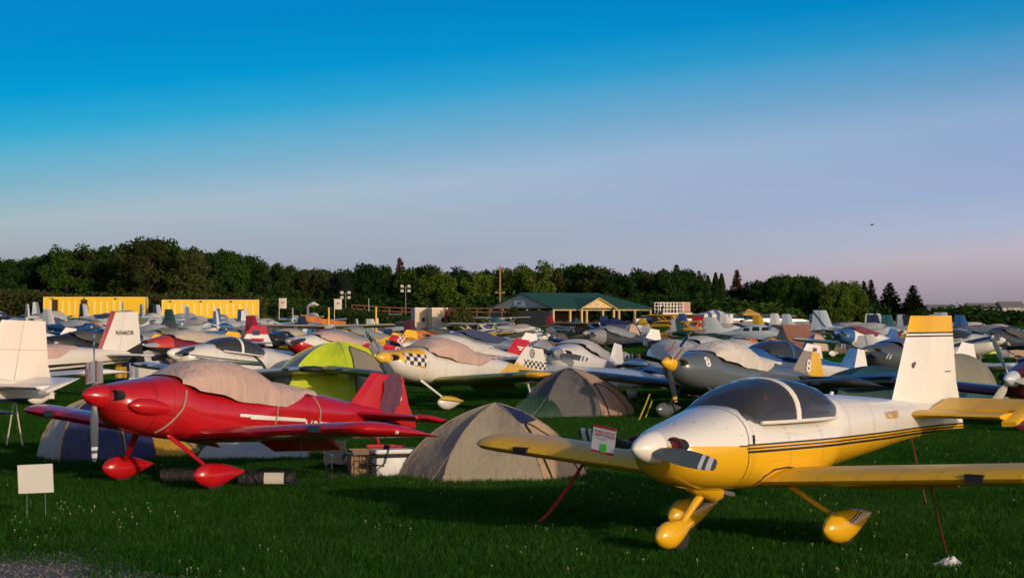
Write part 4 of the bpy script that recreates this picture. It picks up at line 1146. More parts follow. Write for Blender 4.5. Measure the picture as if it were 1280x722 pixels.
# ------------------------------------------------------------------ rows of parked aeroplanes behind
def card(plane, am, T, pa, r0, label, w=.27, h=.30, green=False, band=(.40, .01, .03), dx=.068):
    """printed card folded over a propeller blade"""
    M = plane.matrix_basis @ Matrix.Translation((am - .2, 0, T)) @ Matrix.Rotation(radians(pa), 4, 'X')
    e = empty('propeller_card', M.to_translation()); e.matrix_world = M; tag(e, label, 'card')
    mb = MB()
    for sx in ((dx,) if green else (dx, -dx - .006)): mb.loft([[Vector((sx, y * w * .5, z)) for y in (-1, -.5, 0, .5, 1)] for z in (r0, r0 + h / 2, r0 + h)], False, False, False)
    inst('paper', mb.mesh('paper', 1, 0), plain("card_paper", (.62, .62, .66), .7), e)
    for sx in (1,):
        for y in (-.92, .92):
            mb = MB(); mb.loft([[Vector((dx + .004, y * w * .5 + q, z)) for q in (-.012, .012)] for z in (r0, r0 + h)], False, False, False)
            inst('red_border', mb.mesh('red_border', 1, 0), plain("card_red", band, .7), e)
    fl = 1 if green else -1
    if green:      # blade points sideways: the lines of print run along the blade
        pl = lambda y0, z0: (lambda u, v: Vector((dx + .006, y0 + v, z0 - u)))
        lines = [('PLEASE LOOK DO', .034, .07, .28), ('NOT TOUCH', .044, .03, .27), ('THE AIRCRAFT', .020, .00, .25)]
        for s_, sz, y0, z0 in lines: text_on(e, s_, sz, pl(y0, r0 + z0), plain("card_print_red", (.42, .02, .05), .7) if sz > .03 else plain("card_print_dark", (.05, .06, .12), .7), 'print', sz > .03)
        mb = MB(); mb.quad((dx + .007, -.125, r0 + .18), (dx + .007, -.125, r0 + .105), (dx + .007, -.04, r0 + .105), (dx + .007, -.04, r0 + .18)); inst('green_sticker', mb.mesh('green_sticker', 1, 0), plain("sticker_green", (.03, .62, .02), .6), e)
    else:
        pl = lambda y0, z0: (lambda u, v: Vector((dx + .006, y0 - v, z0 + u)))
        for s_, sz, y0 in (('PLEASE DO', .040, -.06), ('NOT TOUCH', .044, -.005), ('THE AIRCRAFT', .018, .03)):
            text_on(e, s_, sz, pl(y0, r0 + .02), plain("card_print_red", (.42, .02, .05), .7) if sz > .03 else plain("card_print_dark", (.05, .06, .12), .7), 'print', sz > .03)
    return e
bpy.context.view_layer.update()
card(A, dA['am'], dA['T'], 82, .34, 'white printed card with a green sticker on the propeller of the yellow aeroplane', .28, .31, True)
card(B_, r_D[B_.name]['am'], r_D[B_.name]['T'], 10, .17, 'white printed card folded over the upper blade of the red aeroplane', .25, .30, dx=.05)

m_check = (.02, .02, .02)
m_navy, m_maroon = paint("navy_paint", NAVY), paint("maroon_paint", (.10, .008, .02))
m_grey, m_dkgrey, m_blue = paint("grey_paint", GREY), paint("dark_grey_paint", DKGREY), paint("blue_paint", BLUE)
m_dkred, m_pale, m_silver = paint("dark_red_paint", DKRED), paint("pale_blue_white_paint", (.50, .58, .64)), paint("silver_paint", (.45, .47, .5), rough=.3, metal=.7)
m_nearblack = paint("charcoal_wing", (.02, .025, .03), rough=.3)
# the eight-ball aeroplane
m_Dcowl = paint("chequered_cowling", (.74, .42, .03), [('check', -.02 + .35 - .45, .98 - .12, 1.02, 1.32, .13, OFFW)] and [('box', .36, .98, 1.04, 1.34, OFFW), ('check', .36, .98, 1.04, 1.34, .105, m_check), ('below', .16, .93, OFFW)])
m_Dfus = paint("white_yellow_fuselage", OFFW, [('slant', -1.6, -.55, (.72, .44, .06)), ('below', -.1, .78, OFFW)], skin='body')
m_Dfin = paint("eight_ball_fin", OFFW, [('below', .42, 3.02, (.74, .42, .03)), ('box', -4.75, -3.75, 1.44, 1.70, OFFW), ('check', -4.75, -3.7, 1.46, 1.66, .085, m_check), ('below', 0, 1.43, (.74, .42, .03)), ('ring', -4.02, 1.84, 0, .115, m_check), ('ring', -4.02, 1.84, .052, .078, OFFW), ('ring', -4.02, 1.84, .0, .022, OFFW)])
m_Dwing = paint("olive_green_wing", (.16, .22, .04), rough=.3)
m_Dpant = paint("yellow_over_white_pant", (.66, .46, .05), [('below', 0, .27, OFFW), ('band', 0, .275, .012, m_check)])
D_ = lowwing('white and yellow taildragger with a chequered cowling and an eight-ball fin', 464, 50.7, 'tail', HL, 0, m_Dfus, m_Dcowl, paint("yellow_spinner", (.74, .42, .03)), m_Dwing, paint("yellow_tip", (.70, .38, .02)), m_Dfin, m_Dfin, m_Dwing,
             m_Dpant, m_white, 'cover', c_pink, None, m_prop, 2, 45)
# the grey aeroplane with the figure eight
m_Hcowl = paint("slate_grey_cowling", (.09, .115, .14), rough=.22, coat=.5)
m_Hfin = paint("brown_grey_fin", (.26, .22, .20))
H_ = lowwing('grey taildragger with a yellow spinner, three-blade propeller and white canopy cover', 822, 56, 'tail', HL, 0, m_Hcowl, m_Hcowl, m_yel, m_nearblack, m_nearblack, m_Hfin, paint("yellow_rudder", (.72, .42, .02)), m_nearblack,
             m_Hcowl, m_dkgrey, 'cover', c_white, None, paint("black_blade_yellow_tip", BLACK, [('box', -9, 9, .78, .84, YEL), ('box', -9, 9, .87, .93, YEL)]), 3, -40, bw=.7)
text_on(H_, '8', .30, side(r_D[H_.name]['B'], .95, 1.18), m_white, 'figure', True)
text_on(H_, '8', .42, flat(-3.84, 1.50, .07), m_white, 'figure', True)
bpy.context.view_layer.update()
card(D_, 1.58, 1.16, 45, .18, 'white printed card on the propeller blade of the chequered yellow aeroplane')
card(H_, 1.58, 1.16, -40, .20, 'white printed card on the upper propeller blade of the grey aeroplane')
# white with green pinstripes
m_Efus = paint("white_green_pinstripe", OFFW, [('band', -.03, 1.17, .018, (.01, .05, .035), -4, 1), ('band', -.045, 1.115, .018, (.01, .05, .035), -4, .9), ('band', -.06, 1.06, .024, (.01, .03, .025), -4, .8), ('slant', 1.2, -2.6, (.01, .05, .04)), ('slant', 1.2, -2.75, OFFW)], skin='body')
m_Ecowl = paint("white_cowl_green_stripe", OFFW, [('band', .0, 1.165, .018, (.01, .05, .035), -1, 1.1), ('band', .03, 1.09, .02, (.01, .05, .035), -1, .95), ('band', .06, 1.02, .026, (.01, .03, .025), -1, .8)])
lowwing('white taildragger with dark green pinstripes and a smoked canopy behind the red one', 203, 46.5, 'tail', HL, 0, m_Efus, m_Ecowl, m_white, m_pale, m_nearblack, m_white, m_white, m_white, m_white, m_white, 'glass', None, m_white, m_dkgrey, 2, 100)
# tail cut by the frame, white with peach sunlight in its colour, navy wings
m_Cfin = paint("peach_lit_fin", (.78, .72, .66), [('band', 0, 1.9, .003, (.2, .18, .16))])
m_Cfus = paint("peach_lit_fuselage_navy_belly", (.78, .72, .66), [('below', -.02, .98, NAVY)])
lowwing('white aeroplane toned peach as sunlit, with navy wings, roped down under its tail', -362, 76, 'trike', HL, 0, m_Cfus, None, None, m_navy, m_navy, m_Cfin, m_Cfin, paint("peach_lit_white", (.74, .72, .70)), m_white, m_white, 'cover', c_grey, None, None, 2, 30, None, None, .035)
# white over black with a red fin edge
m_Mfus = paint("white_over_black", OFFW, [('below', -.03, 1.02, BLACK), ('band', -.05, .90, .03, OFFW)])
m_Mfin = paint("red_edged_fin", (.30, .03, .03), [('slant', -.45, -2.06, OFFW), ('below', -.45, -.22, BLACK)])
M_ = lowwing('white and black aeroplane with a pink cover and a red leading edge on its fin', -74, 48, 'trike', HL, 1, m_Mfus, m_Mfus, m_white, m_white, m_nearblack, m_Mfin, paint("white_rudder_black_foot", OFFW, [('below', -.45, -.22, BLACK)]), m_white, m_white, m_white, 'cover', c_pink, None, None, 2, 40)
text_on(M_, 'N546DR', .17, flat(-3.12, 1.80, .075), plain("black_lettering", (.02, .02, .02), .5))
x_, y_ = M_.location.x, M_.location.y
lowwing('white aeroplane with a maroon nose and a rumpled grey cover beside the eight-ball fin', 690, 46, 'tail', radians(250), 1, m_white, paint("white_cowl_maroon_front", OFFW, [('slant', 0, .98, OFFW)]), m_grey, m_nearblack, paint("dark_tip", (.05, .006, .012)), m_white, m_white, m_white, m_white, m_white, 'cover', c_grey)
lowwing('aeroplane seen tail on with a dark red, white and blue fin behind the yellow spinner', 818, 46, 'tail', radians(100), 1, m_white, None, None, m_pale, None, paint("red_white_fin", (.74, .70, .66), [('below', -.25, .73, DKRED)]), paint("blue_white_rudder", BLUE, [('below', -.2, 3, (.74, .70, .66)), ('below', -.2, .80, BLUE)]), m_white, m_white, m_white, 'cover', c_grey)
J_ = lowwing('white aeroplane with a bright red fin and an off-white cover', 496, 39, 'tail', HL, 1, paint("white_red_keel", OFFW, [('below', -.03, 1.16, DKRED), ('band', -.03, 1.20, .015, DKRED)]), None, None, m_pale, m_maroon, m_red, m_red, m_white, None, None, 'cover', c_white)
mb = MB(); 
for k, (u0, u1) in enumerate(((-3.82, -4.12), (-3.9, -4.05))): mb.quad((u0, .075, 1.74 - .07 * k), (u1, .075, 1.74 - .07 * k), (u1, .075, 1.69 - .07 * k), (u0, .075, 1.69 - .07 * k))
inst('white_marking', mb.mesh('white_marking', 1, 0), m_white, J_)
m_redcheck = paint("red_white_checks", (.75, .72, .70), [('check', -6, -3, .5, 3, .11, (.42, .02, .03))])
lowwing('white-topped red aeroplane with a pinkish cover beside the lime tent', 352, 34, 'tail', HL, 1, paint("white_over_red", OFFW, [('below', -.12, 1.22, RED)]), paint("white_over_red_cowl", OFFW, [('below', .2, .98, RED)]), m_grey, m_white, None, m_red, m_redcheck, m_red, None, None, 'cover', c_pink, None, m_dkgrey, 2, 95)
m_yelcheck = paint("yellow_black_checks", (.70, .46, .05), [('check', -6, -3, .5, 3, .09, m_check)])
lowwing('yellow aeroplane with a black-chequered rudder half hidden by a propeller', 366, 31, 'tail', HL, 1, m_yel, None, None, m_yel, None, m_yel, m_yelcheck, m_yel, None, None, 'cover', c_slate)
lowwing('plain yellow aeroplane with its fin showing over a tan tent', 400, 27, 'tail', HL, 1, m_yel, None, None, m_yel, None, m_yel, m_yel, m_yel, None, None, 'cover', c_slate)
m_eagle = paint("red_white_blue_fin", (.45, .01, .03), [('below', .0, 1.66, (.72, .70, .68)), ('box', -4.15, -3.75, 1.62, 1.80, NAVY), ('box', -4.35, -3.7, 1.40, 1.50, (.45, .01, .03))])
lowwing('red-nosed aeroplane with a tan cover and a red, white and navy fin', 172, 34, 'tail', HL, 1, paint("dark_red_black", DKRED, [('below', 0, .98, BLACK)]), paint("scarlet_over_black", (.50, .03, .02), [('below', 0, 1.08, BLACK)]), m_black, m_nearblack, None, m_eagle, m_eagle, m_white, m_black, m_black, 'cover', c_tan, None, m_white, 2, 90, None, None, .03)
lowwing('pale aeroplane with a black nose cover turned towards the lime tent', 328, 30, 'tail', radians(246), 1, m_white, m_black, m_black, m_pale, None, m_white, None, m_white, None, None, 'cover', c_tan, None, m_black, 2, 70)
lowwing('white aeroplane with blue back and blue wings behind the figure-eight fin', 898, 52, 'tail', HL, 1, paint("blue_over_white", OFFW, [('below', 0, 9, BLUE), ('below', -.06, 1.25, OFFW)]), None, m_blue, m_blue, None, m_blue, m_white, m_white, None, None, 'glass', glass('blue_grey_glass', (.05, .08, .12), .3), None)
FL = lowwing('grey-covered aeroplane with a plain white fin carrying a small flag', 860, 46, 'tail', HL, 1, m_white, None, None, m_pale, None, m_white, m_white, m_white, None, None, 'cover', c_grey)
mb = MB(); mb.quad((-4.02, .08, 1.90), (-4.18, .08, 1.90), (-4.18, .08, 1.80), (-4.02, .08, 1.80)); inst('flag_marking', mb.mesh('flag_marking', 1, 0), plain("flag_mix", (.18, .05, .10), .6), FL)
lowwing('grey aeroplane with a red fin and a chequered rudder below the white tourer', 822, 41, 'tail', HL, 1, m_grey, None, None, m_grey, None, m_red, paint("black_white_checks", (.75, .72, .70), [('check', -6, -3, .5, 3, .13, m_check)]), m_white, None, None, 'cover', c_grey)
lowwing('aeroplane with a crumpled silver foil cover near the large white fin', 1074, 44, 'tail', HL, 1, m_dkgrey, None, None, m_pale, None, m_white, None, m_white, None, None, 'cover', paint("crumpled_foil", (.62, .56, .50), rough=.3, metal=.85))
lowwing('dark burgundy aeroplane with a white propeller at the edge of the field view', 1256, 60, 'trike', HL, 1, m_maroon, m_maroon, m_pale, m_maroon, None, m_maroon, None, m_maroon, m_maroon, m_white, 'cover', c_slate, None, paint("white_blade_black_back", OFFW), 3, 25)
lowwing('white aeroplane with a navy sweep stripe and grey bubble canopy', 1262, 33, 'tail', radians(-35), 1, paint("white_navy_sweep", OFFW, [('band', .12, 1.18, .07, NAVY)]), None, None, m_white, None, m_white, None, m_white, None, None, 'glass', None, m_white)
# nose the other way, further off
HR = radians(-40)
lowwing('white aeroplane with a slate grey cover and dark belly in the far row', 1284, 21, 'trike', HR, 1, paint("shaded_white_black_belly", (.52, .57, .61), [('below', -.02, .98, BLACK)]), None, None, m_white, m_nearblack, m_pale, None, m_white, m_white, m_white, 'cover', c_slate, bare=True)  # white darkened and blued in the paint to stand for shade
CG = lowwing('white and burgundy aeroplane with a blue-striped fin and a grey cover', 1130, 18.5, 'trike', radians(-32), 1, paint("shaded_white_burgundy", (.50, .56, .61), [('below', .1, .80, DKRED)]), paint("shaded_white_burgundy_cowl", (.50, .56, .61), [('below', .25, .70, (.22, .01, .03))]), m_white, m_white, m_dkred, paint("blue_stripe_fin", (.50, .60, .68), [('slant', -.9, -1.7, (.06, .14, .22)), ('slant', -.9, -1.9, (.50, .60, .68))]), None, m_white, m_white, m_white, 'cover', c_grey)  # body and cowl whites hold bluish shade in their colour
CG.scale = (1.12, 1.12, 1.12)
def rside(B, a0, z0): return lambda u, v: Vector((B.am - a0 + u, -B.half(a0 - u, z0 + v) - .012, z0 + v))
text_on(CG, 'C-GUU', .32, rside(rv_body('trike'), 5.1, 1.12), m_maroon, bold=True)
cabinplane('white four-seat touring aeroplane with three dark side windows', 998, 17, radians(-31), paint("shade_tinted_white", (.50, .58, .62)))  # white mixed bluish so the paint carries the shaded side
lowwing('white aeroplane under a navy cover in front of the doorway container', 158, 15, 'trike', HR, 1, m_white, None, None, m_white, None, m_white, m_black, m_white, m_white, m_white, 'cover', cloth("navy_cover", (.03, .04, .12)))
lowwing('white aeroplane with a navy fin edge and grey cover before the second container', 250, 14.5, 'trike', HR, 1, m_white, None, m_white, m_white, None, m_white, m_navy, m_white, m_white, m_white, 'cover', c_grey)
lowwing('blue-grey aeroplane with a dark fin beside the leaf-marked tent', 449, 16, 'tail', radians(-25), 1, paint("steel_blue", (.10, .15, .20)), None, None, paint("steel_blue", (.1, .15, .2)), None, paint("dark_steel", (.05, .075, .10)), None, None, None, None, 'cover', c_slate, pitch=.03)
lowwing('navy and white aeroplane with a tall navy fin and grey canopy cover', 566, 15.5, 'tail', radians(-22), 1, paint("navy_over_white", NAVY, [('below', 0, 1.05, OFFW)]), m_navy, None, m_navy, None, m_navy, None, m_navy, None, None, 'cover', c_grey, pitch=.05)
lowwing('white-nosed aeroplane with a red spinner and blue-edged grey cover', 341, 17, 'tail', HR, 1, paint("white_blue_edge", OFFW, [('band', 0, 1.2, .06, BLUE)]), m_white, m_red, m_white, None, m_white, None, None, None, None, 'cover', c_grey)
m_wood = paint("cream_wing", (.66, .58, .46))
highwing('small grey high-wing aeroplane with cream wings and a red spinner', 424, 17, radians(-65), m_grey, m_wood, None, m_pale, None, None, m_red)
highwing('white high-wing aeroplane with a dark stripe where a seated person works', 626, 13, radians(-32), paint("white_dark_stripe", OFFW, [('band', 0, 1.2, .08, NAVY)]), m_wood, None, m_white)
highwing('high-wing aeroplane with cream wings standing in front of the pavilion', 645, 10.8, radians(-40), m_grey, m_wood)
highwing('black and silver high-wing aeroplane with an orange tail band', 757, 12.6, radians(-35), paint("black_over_silver", BLACK, [('below', .0, 1.02, (.32, .35, .38)), ('xlt', -4.2, (.55, .20, .03)), ('xlt', -4.7, BLACK)]), paint("bronze_wing", (.20, .12, .05)), None, paint("slate_tail", (.22, .23, .25)), None, None, m_metal, 30)
YH = highwing('yellow high-wing aeroplane with a white tail', 884, 13, radians(-32), paint("ochre_over_white", (.55, .30, .03), [('below', .05, .98, (.55, .56, .58))]), m_yel, None, m_pale, None, None, m_metal, 30, None, m_yel)
text_on(YH, 'C-IU', .34, lambda u, v: Vector((-2.6 + u, -.42 + .09 * (-u), 1.20 + v)), m_white, bold=True)
highwing('yellow-winged high-wing aeroplane behind the white-tailed yellow one', 862, 10.4, radians(-35), m_yel, m_yel)
# a distant row along the containers and hedge, nose on
rowg = [(57, 15.2, m_white, c_slate, 'small white aeroplane beside the weedy bank'), (83, 14.2, m_pale, c_tan, 'pale aeroplane in front of the first container door'), (152, 14.2, m_grey, c_grey, 'grey aeroplane before the plain end of the first container'),
        (166, 13.8, m_white, c_tan, 'white aeroplane with a tan cover before the first container'), (200, 14.7, m_pale, c_white, 'pale aeroplane in the gap between the containers'), (240, 14.2, m_white, c_grey, 'white aeroplane with a thin tall fin before the second container'),
        (258, 15.2, m_silver, c_grey, 'silver aeroplane in front of the second container'), (280, 14.2, m_white, c_slate, 'white aeroplane under a dark cover before the second container'), (293, 15.7, m_pale, c_grey, 'pale aeroplane with a dark-topped fin before the second container'),
        (303, 16.7, m_blue, c_grey, 'blue aeroplane by the end of the second container'), (321, 13.8, m_white, c_tan, 'white aeroplane with tan cover just past the second container'), (336, 15.2, m_white, c_grey, 'white aeroplane with a grey cover before the hedge'),
        (372, 12.5, m_white, c_white, 'all-white aeroplane with a tall fin before the orange fence'), (396, 11.0, m_grey, c_tan, 'grey aeroplane under a tan cover by the orange fence'), (463, 13.0, m_navy, c_slate, 'navy aeroplane with a white fin near the hedge'),
        (486, 12.0, m_white, c_grey, 'white aeroplane with a two-tone fin near the white trailers'), (590, 11.0, m_grey, c_slate, 'grey aeroplane behind the small conical bush'), (1010, 13.0, m_pale, c_pink, 'pale aeroplane with a rosy cover behind the white tourer'),
        (990, 12.0, m_white, c_grey, 'white aeroplane with a swept blue-grey fin near the car park'), (1058, 13.0, m_silver, c_tan, 'silver aeroplane with a tan cover behind the blue-striped fin'), (1160, 14.0, m_white, c_slate, 'white aeroplane with a dark cover beyond the large white fin'),
        (1205, 13.0, m_pale, c_white, 'pale aeroplane with a white cover by the round bush'), (1240, 15.0, m_blue, c_grey, 'blue-finned aeroplane behind the slate cover'), (1272, 14.0, m_white, c_grey, 'white aeroplane with a black swept fin near the low skyline'), (1120, 12.0, m_pale, c_grey, 'pale aeroplane with a tall fin in front of the round spruces')]
for i, (px, s_, pm, cm, lb) in enumerate(rowg):
    fm = {83: m_grey, 293: m_navy, 463: m_white, 1272: m_black, 1240: m_blue, 303: m_white}.get(px, pm)
    hd = radians(88 + 30 * noise.noise(Vector((i * 1.7, 0, 0)))) if px < 600 else radians(-35 + 14 * noise.noise(Vector((i * 2.3, 1, 0))))
    if px == 1272: hd = HL
    lowwing(lb, px + (0 if px < 600 else 40), s_, 'trike', hd, 2, pm, None, None, m_white if i % 3 else pm, None, fm, pm if i % 4 else m_dkgrey, m_white, pm, pm, 'cover', cm, group='aeroplanes parked along the far edge of the field')

c_navy, c_olive, c_char, c_sand, c_wine = cloth("navy_canvas", (.03, .045, .12)), cloth("olive_canvas", (.15, .15, .09)), cloth("charcoal_canvas", (.07, .075, .08)), cloth("sand_canvas", (.42, .33, .24)), cloth("wine_canvas", (.16, .03, .05))
m_green, m_orange, m_teal = paint("bottle_green_paint", (.012, .07, .04)), paint("orange_paint", (.55, .16, .02)), paint("teal_paint", (.02, .12, .14))
m_char = paint('charcoal_paint', (.035, .04, .045))
m_bluew = paint("sky_blue_white_paint", (.42, .52, .60))
for nx, s_, kd, h, fu, co, fn, ru, cv, wg, lb in (
        (-30, 24, 'tail', HL, m_white, None, m_white, m_white, c_sand, m_white, 'white aeroplane with a black and gold fin foot beside the lime tent'),
        (-52, 21, 'tail', HL, m_navy, None, m_navy, m_navy, c_sand, m_navy, 'long navy aeroplane with a sand cover near the weedy bank'),
        (92, 29, 'tail', HL, m_yel, m_black, m_yel, m_yel, c_char, m_yel, 'yellow aeroplane with a black nose behind the red-edged fin'),
        (44, 33, 'tail', HL, m_black, None, m_yel, m_yel, c_char, m_black, 'black aeroplane with a plain yellow rudder beside the maroon tent'),
        (158, 29, 'tail', HL, m_grey, None, m_yel, m_yel, c_olive, m_grey, 'grey aeroplane with a small yellow fin under the white dome tents'),
        (226, 22, 'trike', HR, m_teal, None, m_teal, m_teal, c_grey, m_white, 'teal aeroplane with white wings behind the grey and white dome tent'),
        (300, 19, 'tail', HL, m_bluew, m_blue, m_bluew, m_blue, c_char, m_blue, 'pale blue aeroplane with a darker blue rudder and wings'),
        (392, 20, 'trike', HR, m_white, m_red, m_red, m_red, c_navy, m_white, 'white aeroplane with a red nose and red fin under a navy cover'),
        (505, 21, 'tail', HL, m_orange, None, m_white, m_orange, c_char, m_orange, 'orange aeroplane with a charcoal cover behind the bottle green tent'),
        (540, 31, 'tail', HL, m_silver, None, m_white, m_white, c_navy, m_silver, 'silver aeroplane with a navy cover behind the rosy covers'),
        (690, 17, 'tail', HR, m_white, None, m_yel, m_yel, c_olive, m_navy, 'white aeroplane with a yellow fin and navy wings before the pavilion'),
        (726, 25, 'tail', HL, m_char, m_grey, m_white, m_white, c_slate, m_navy, 'charcoal aeroplane with a grey nose and white fin behind the pale domes'),
        (915, 15, 'trike', HR, m_green, None, m_green, m_white, c_sand, m_green, 'bottle green aeroplane with a sand cover left of the brown tent'.replace('left of', 'before')),
        (1040, 24, 'tail', HL, m_white, m_blue, m_blue, m_blue, c_wine, m_white, 'white aeroplane with a blue nose, blue fin and wine cover'),
        (1176, 17, 'trike', HR, m_bluew, m_navy, m_navy, m_navy, c_grey, m_bluew, 'pale blue aeroplane with a navy nose and navy fin beyond the yellow fin cap'),
        (1226, 27, 'tail', HL, m_char, None, m_char, m_char, c_char, m_char, 'charcoal aeroplane with a matching cover below the slate-covered one'),
        (1215, 17, 'trike', HR, m_black, None, m_black, m_white, c_char, m_white, 'black aeroplane with white wings near the small skyline bush'),
        (12, 14, 'trike', HR, m_white, m_navy, m_navy, m_navy, c_sand, m_white, 'white aeroplane with a navy nose and fin at the foot of the weeds')):
    lowwing(lb, nx, s_, kd, h, 1 if s_ > 20 else 2, fu, co, None, wg, None, fn, ru, fn, fu, fu, 'cover', cv)
tones = dict(white=m_white, navy=m_navy, red=m_red, yellow=m_yel, grey=m_grey, blue=m_blue, maroon=m_maroon, teal=m_teal, green=m_green, silver=m_silver)
cloths = dict(grey=c_grey, sand=c_tan, navy=c_navy, charcoal=c_char, olive=c_olive, wine=c_wine)
for nx, s_, hd, body, tail, cv, where in ((70, 17, 100, 'white', 'red', 'navy', 'before the first container'), (128, 18.5, -38, 'blue', 'white', 'grey', 'behind the red-edged fin'), (186, 16.5, 80, 'white', 'navy', 'olive', 'before the container gap'), (214, 18.5, 95, 'silver', 'red', 'charcoal', 'by the orange dome tent'),
        (275, 17, -40, 'white', 'green', 'sand', 'by the blue dome tent'), (318, 16, 75, 'red', 'white', 'grey', 'past the second container'), (352, 14.5, -45, 'white', 'blue', 'sand', 'near the narrow banner'), (436, 13.5, -35, 'silver', 'navy', 'grey', 'before the hedge'), (478, 12.5, 85, 'white', 'yellow', 'navy', 'by the yellow marker pole'),
        (522, 12.5, -30, 'maroon', 'white', 'grey', 'before the white trailers'), (580, 14, -28, 'white', 'maroon', 'charcoal', 'by the conical bush'), (610, 11.8, 70, 'yellow', 'yellow', 'grey', 'before the pavilion gable'), (676, 11.6, -30, 'white', 'teal', 'sand', 'before the pavilion porch'), (735, 11.2, -42, 'grey', 'red', 'navy', 'before the pavilion porch'),
        (812, 11.4, -30, 'white', 'navy', 'wine', 'by the wooden hut'), (905, 11.2, -40, 'blue', 'blue', 'sand', 'before the striped canopy'), (932, 12.6, -36, 'white', 'red', 'grey', 'behind the white tourer'), (968, 12, -30, 'navy', 'white', 'grey', 'by the far car park'), (1018, 14.5, -38, 'white', 'yellow', 'charcoal', 'behind the rust-brown tent'),
        (1085, 12.6, -30, 'silver', 'blue', 'navy', 'before the spruces'), (1150, 12.2, -36, 'red', 'white', 'sand', 'before the last spruce'), (1188, 15, -34, 'white', 'teal', 'olive', 'beyond the yellow fin cap'), (1228, 12.5, -40, 'white', 'navy', 'sand', 'by the skyline bush'), (1262, 17, -32, 'grey', 'yellow', 'wine', 'near the skyline houses')):
    lowwing('small ' + body + ' aeroplane with a ' + tail + ' fin and ' + cv + ' cover ' + where, nx, s_, 'trike' if hd < 0 else 'tail', radians(hd), 2, tones[body], None, None, tones[body], None, tones[tail], tones[tail], tones[body], None, None, 'cover', cloths[cv], group='small aeroplanes in the far rows')
# ------------------------------------------------------------------ tents near and far
t_tan, t_tan_lit = cloth("tent_sand", (.26, .225, .17), .75, .35), cloth("tent_sand_sunlit", (.40, .28, .17), .75, .5)  # one sand cloth twice, the second with sunlight put into its colour
t_navy, t_grey, t_lgrey = cloth("tent_navy", (.012, .018, .09), .6, .3), cloth("tent_grey", (.085, .085, .09), .7, .4), cloth("tent_light_grey", (.30, .32, .35), .7, .3)
t_rose, t_lime, t_lime2 = cloth("tent_rosy_tan", (.33, .225, .17), .75, .4), cloth("tent_lime", (.50, .62, .012), .55, .3), cloth("tent_lime_dark", (.46, .60, .015), .55, .3)
t_yel, t_green, t_teal = cloth("tent_yellow", (.48, .27, .02), .65, .3), cloth("tent_green", (.01, .07, .04), .6, .3), cloth("tent_teal", (.015, .075, .09), .6, .3)
t_maroon, t_orange, t_olive = cloth("tent_maroon", (.10, .012, .03), .6, .3), cloth("tent_orange", (.50, .13, .03), .6, .3), cloth("tent_olive_grey", (.20, .20, .16), .7, .3)
t_mesh, t_beige, t_blue = cloth("tent_mesh_door", (.24, .21, .16), .85, .2), cloth("tent_beige", (.50, .36, .24), .75, .4), cloth("tent_blue", (.02, .08, .28), .6, .3)
t_white, t_dkgreen, t_pink = cloth("tent_off_white", (.55, .52, .48), .75, .35), cloth("tent_bottle_green", (.015, .05, .03), .6, .3), cloth("tent_magenta", (.38, .03, .12), .6, .3)
t_plum, t_black = cloth("tent_plum_grey", (.12, .08, .085), .7, .4), cloth("tent_black", (.012, .012, .014), .6, .3)

TF = dome('sand-coloured dome tent with a navy cap between the red and yellow aeroplanes', 616, 84, 2.8, 2.2, 1.10, .42, [t_tan_lit, t_tan, t_tan, t_tan, t_tan, t_tan_lit], n=6, ph=-.35, lod=0, door=[5], door_mat=t_tan_lit, doorw=(.18, .82, .34), cap=t_navy, capg=(5, 0, 1), ax=.05, seam=t_tan, seed=2, cone=.5)
dome('grey and rosy tan dome tent with a green end panel', 722, 53.5, 2.75, 2.0, 1.12, .5, [t_rose, t_rose, t_grey, t_grey, t_grey, t_rose], n=6, ph=-.5, lod=0, door=[5], door_mat=t_rose, doorw=(.22, .78, .42), seam=t_grey, seed=5, cone=.4, ax=-.25)
dome('small dark green vestibule beside the grey and rosy tent', 672, 54.2, 1.6, 1.5, .52, .3, [t_dkgreen], name='tent_vestibule', n=4, ph=.4, lod=1)
dome('lime green dome tent with light grey ends and an arched mesh door', 422, 46.5, 3.9, 2.6, 1.62, .55, [t_lime2, t_lime, t_lgrey, t_lgrey, t_lime, t_lime], n=6, ph=-.62, lod=0, door=[5], door_mat=t_mesh, seam=t_lime2, seed=9, doorw=(.12, .88, .18))
dome('navy dome tent with a light grey stripe behind the red aeroplane', 122, 74.5, 1.95, 2.0, 1.02, .3, [t_navy, t_navy, t_lgrey, t_lgrey, t_navy, t_navy], n=6, ph=-.2, lod=0, seam=t_yel, seed=3)
dome('yellow tent panel under the belly of the red aeroplane', 188, 73, 2.2, 1.6, .42, .1, [t_yel], name='low_tent', n=4, ph=.78, lod=0, seam=t_grey, seed=4)
dome('long low grey tent beneath the wing of the red aeroplane', 318, 74, 2.5, 1.7, .46, .12, [t_lgrey], name='low_tent', n=4, ph=.78, lod=0, seam=t_grey, seed=6)
dome('white and plum dome tent hung with clothes behind the red spinner', 185, 38, 2.1, 2.0, 1.15, .4, [t_plum, t_white, t_lgrey, t_navy, t_white, t_plum], n=6, ph=-.3, lod=1, door=[5], door_mat=t_black)
dome('grey dome tent with an orange-tan arched door behind the eight-ball fin', 678, 36, 2.8, 2.6, 1.45, .5, [t_plum, t_plum, t_lgrey, t_lgrey, t_lgrey, t_plum], n=6, ph=-.5, lod=1, door=[5], door_mat=t_beige)
dome('pale grey dome tent with drawn seams beside the grey-covered aeroplane', 777, 39, 1.5, 1.5, 1.15, .3, [t_lgrey, cloth("tent_mist", (.42, .42, .42))], n=6, lod=1)
dome('dark grey tent half hidden by the red fin', 655, 27, 2.6, 2, 1.15, .2, [t_grey, t_black], lod=1)
dome('large dark teal tent between the figure-eight fin and the tall white fin', 1092, 52, 3.6, 2.6, 1.15, .3, [t_teal], n=5, lod=1)
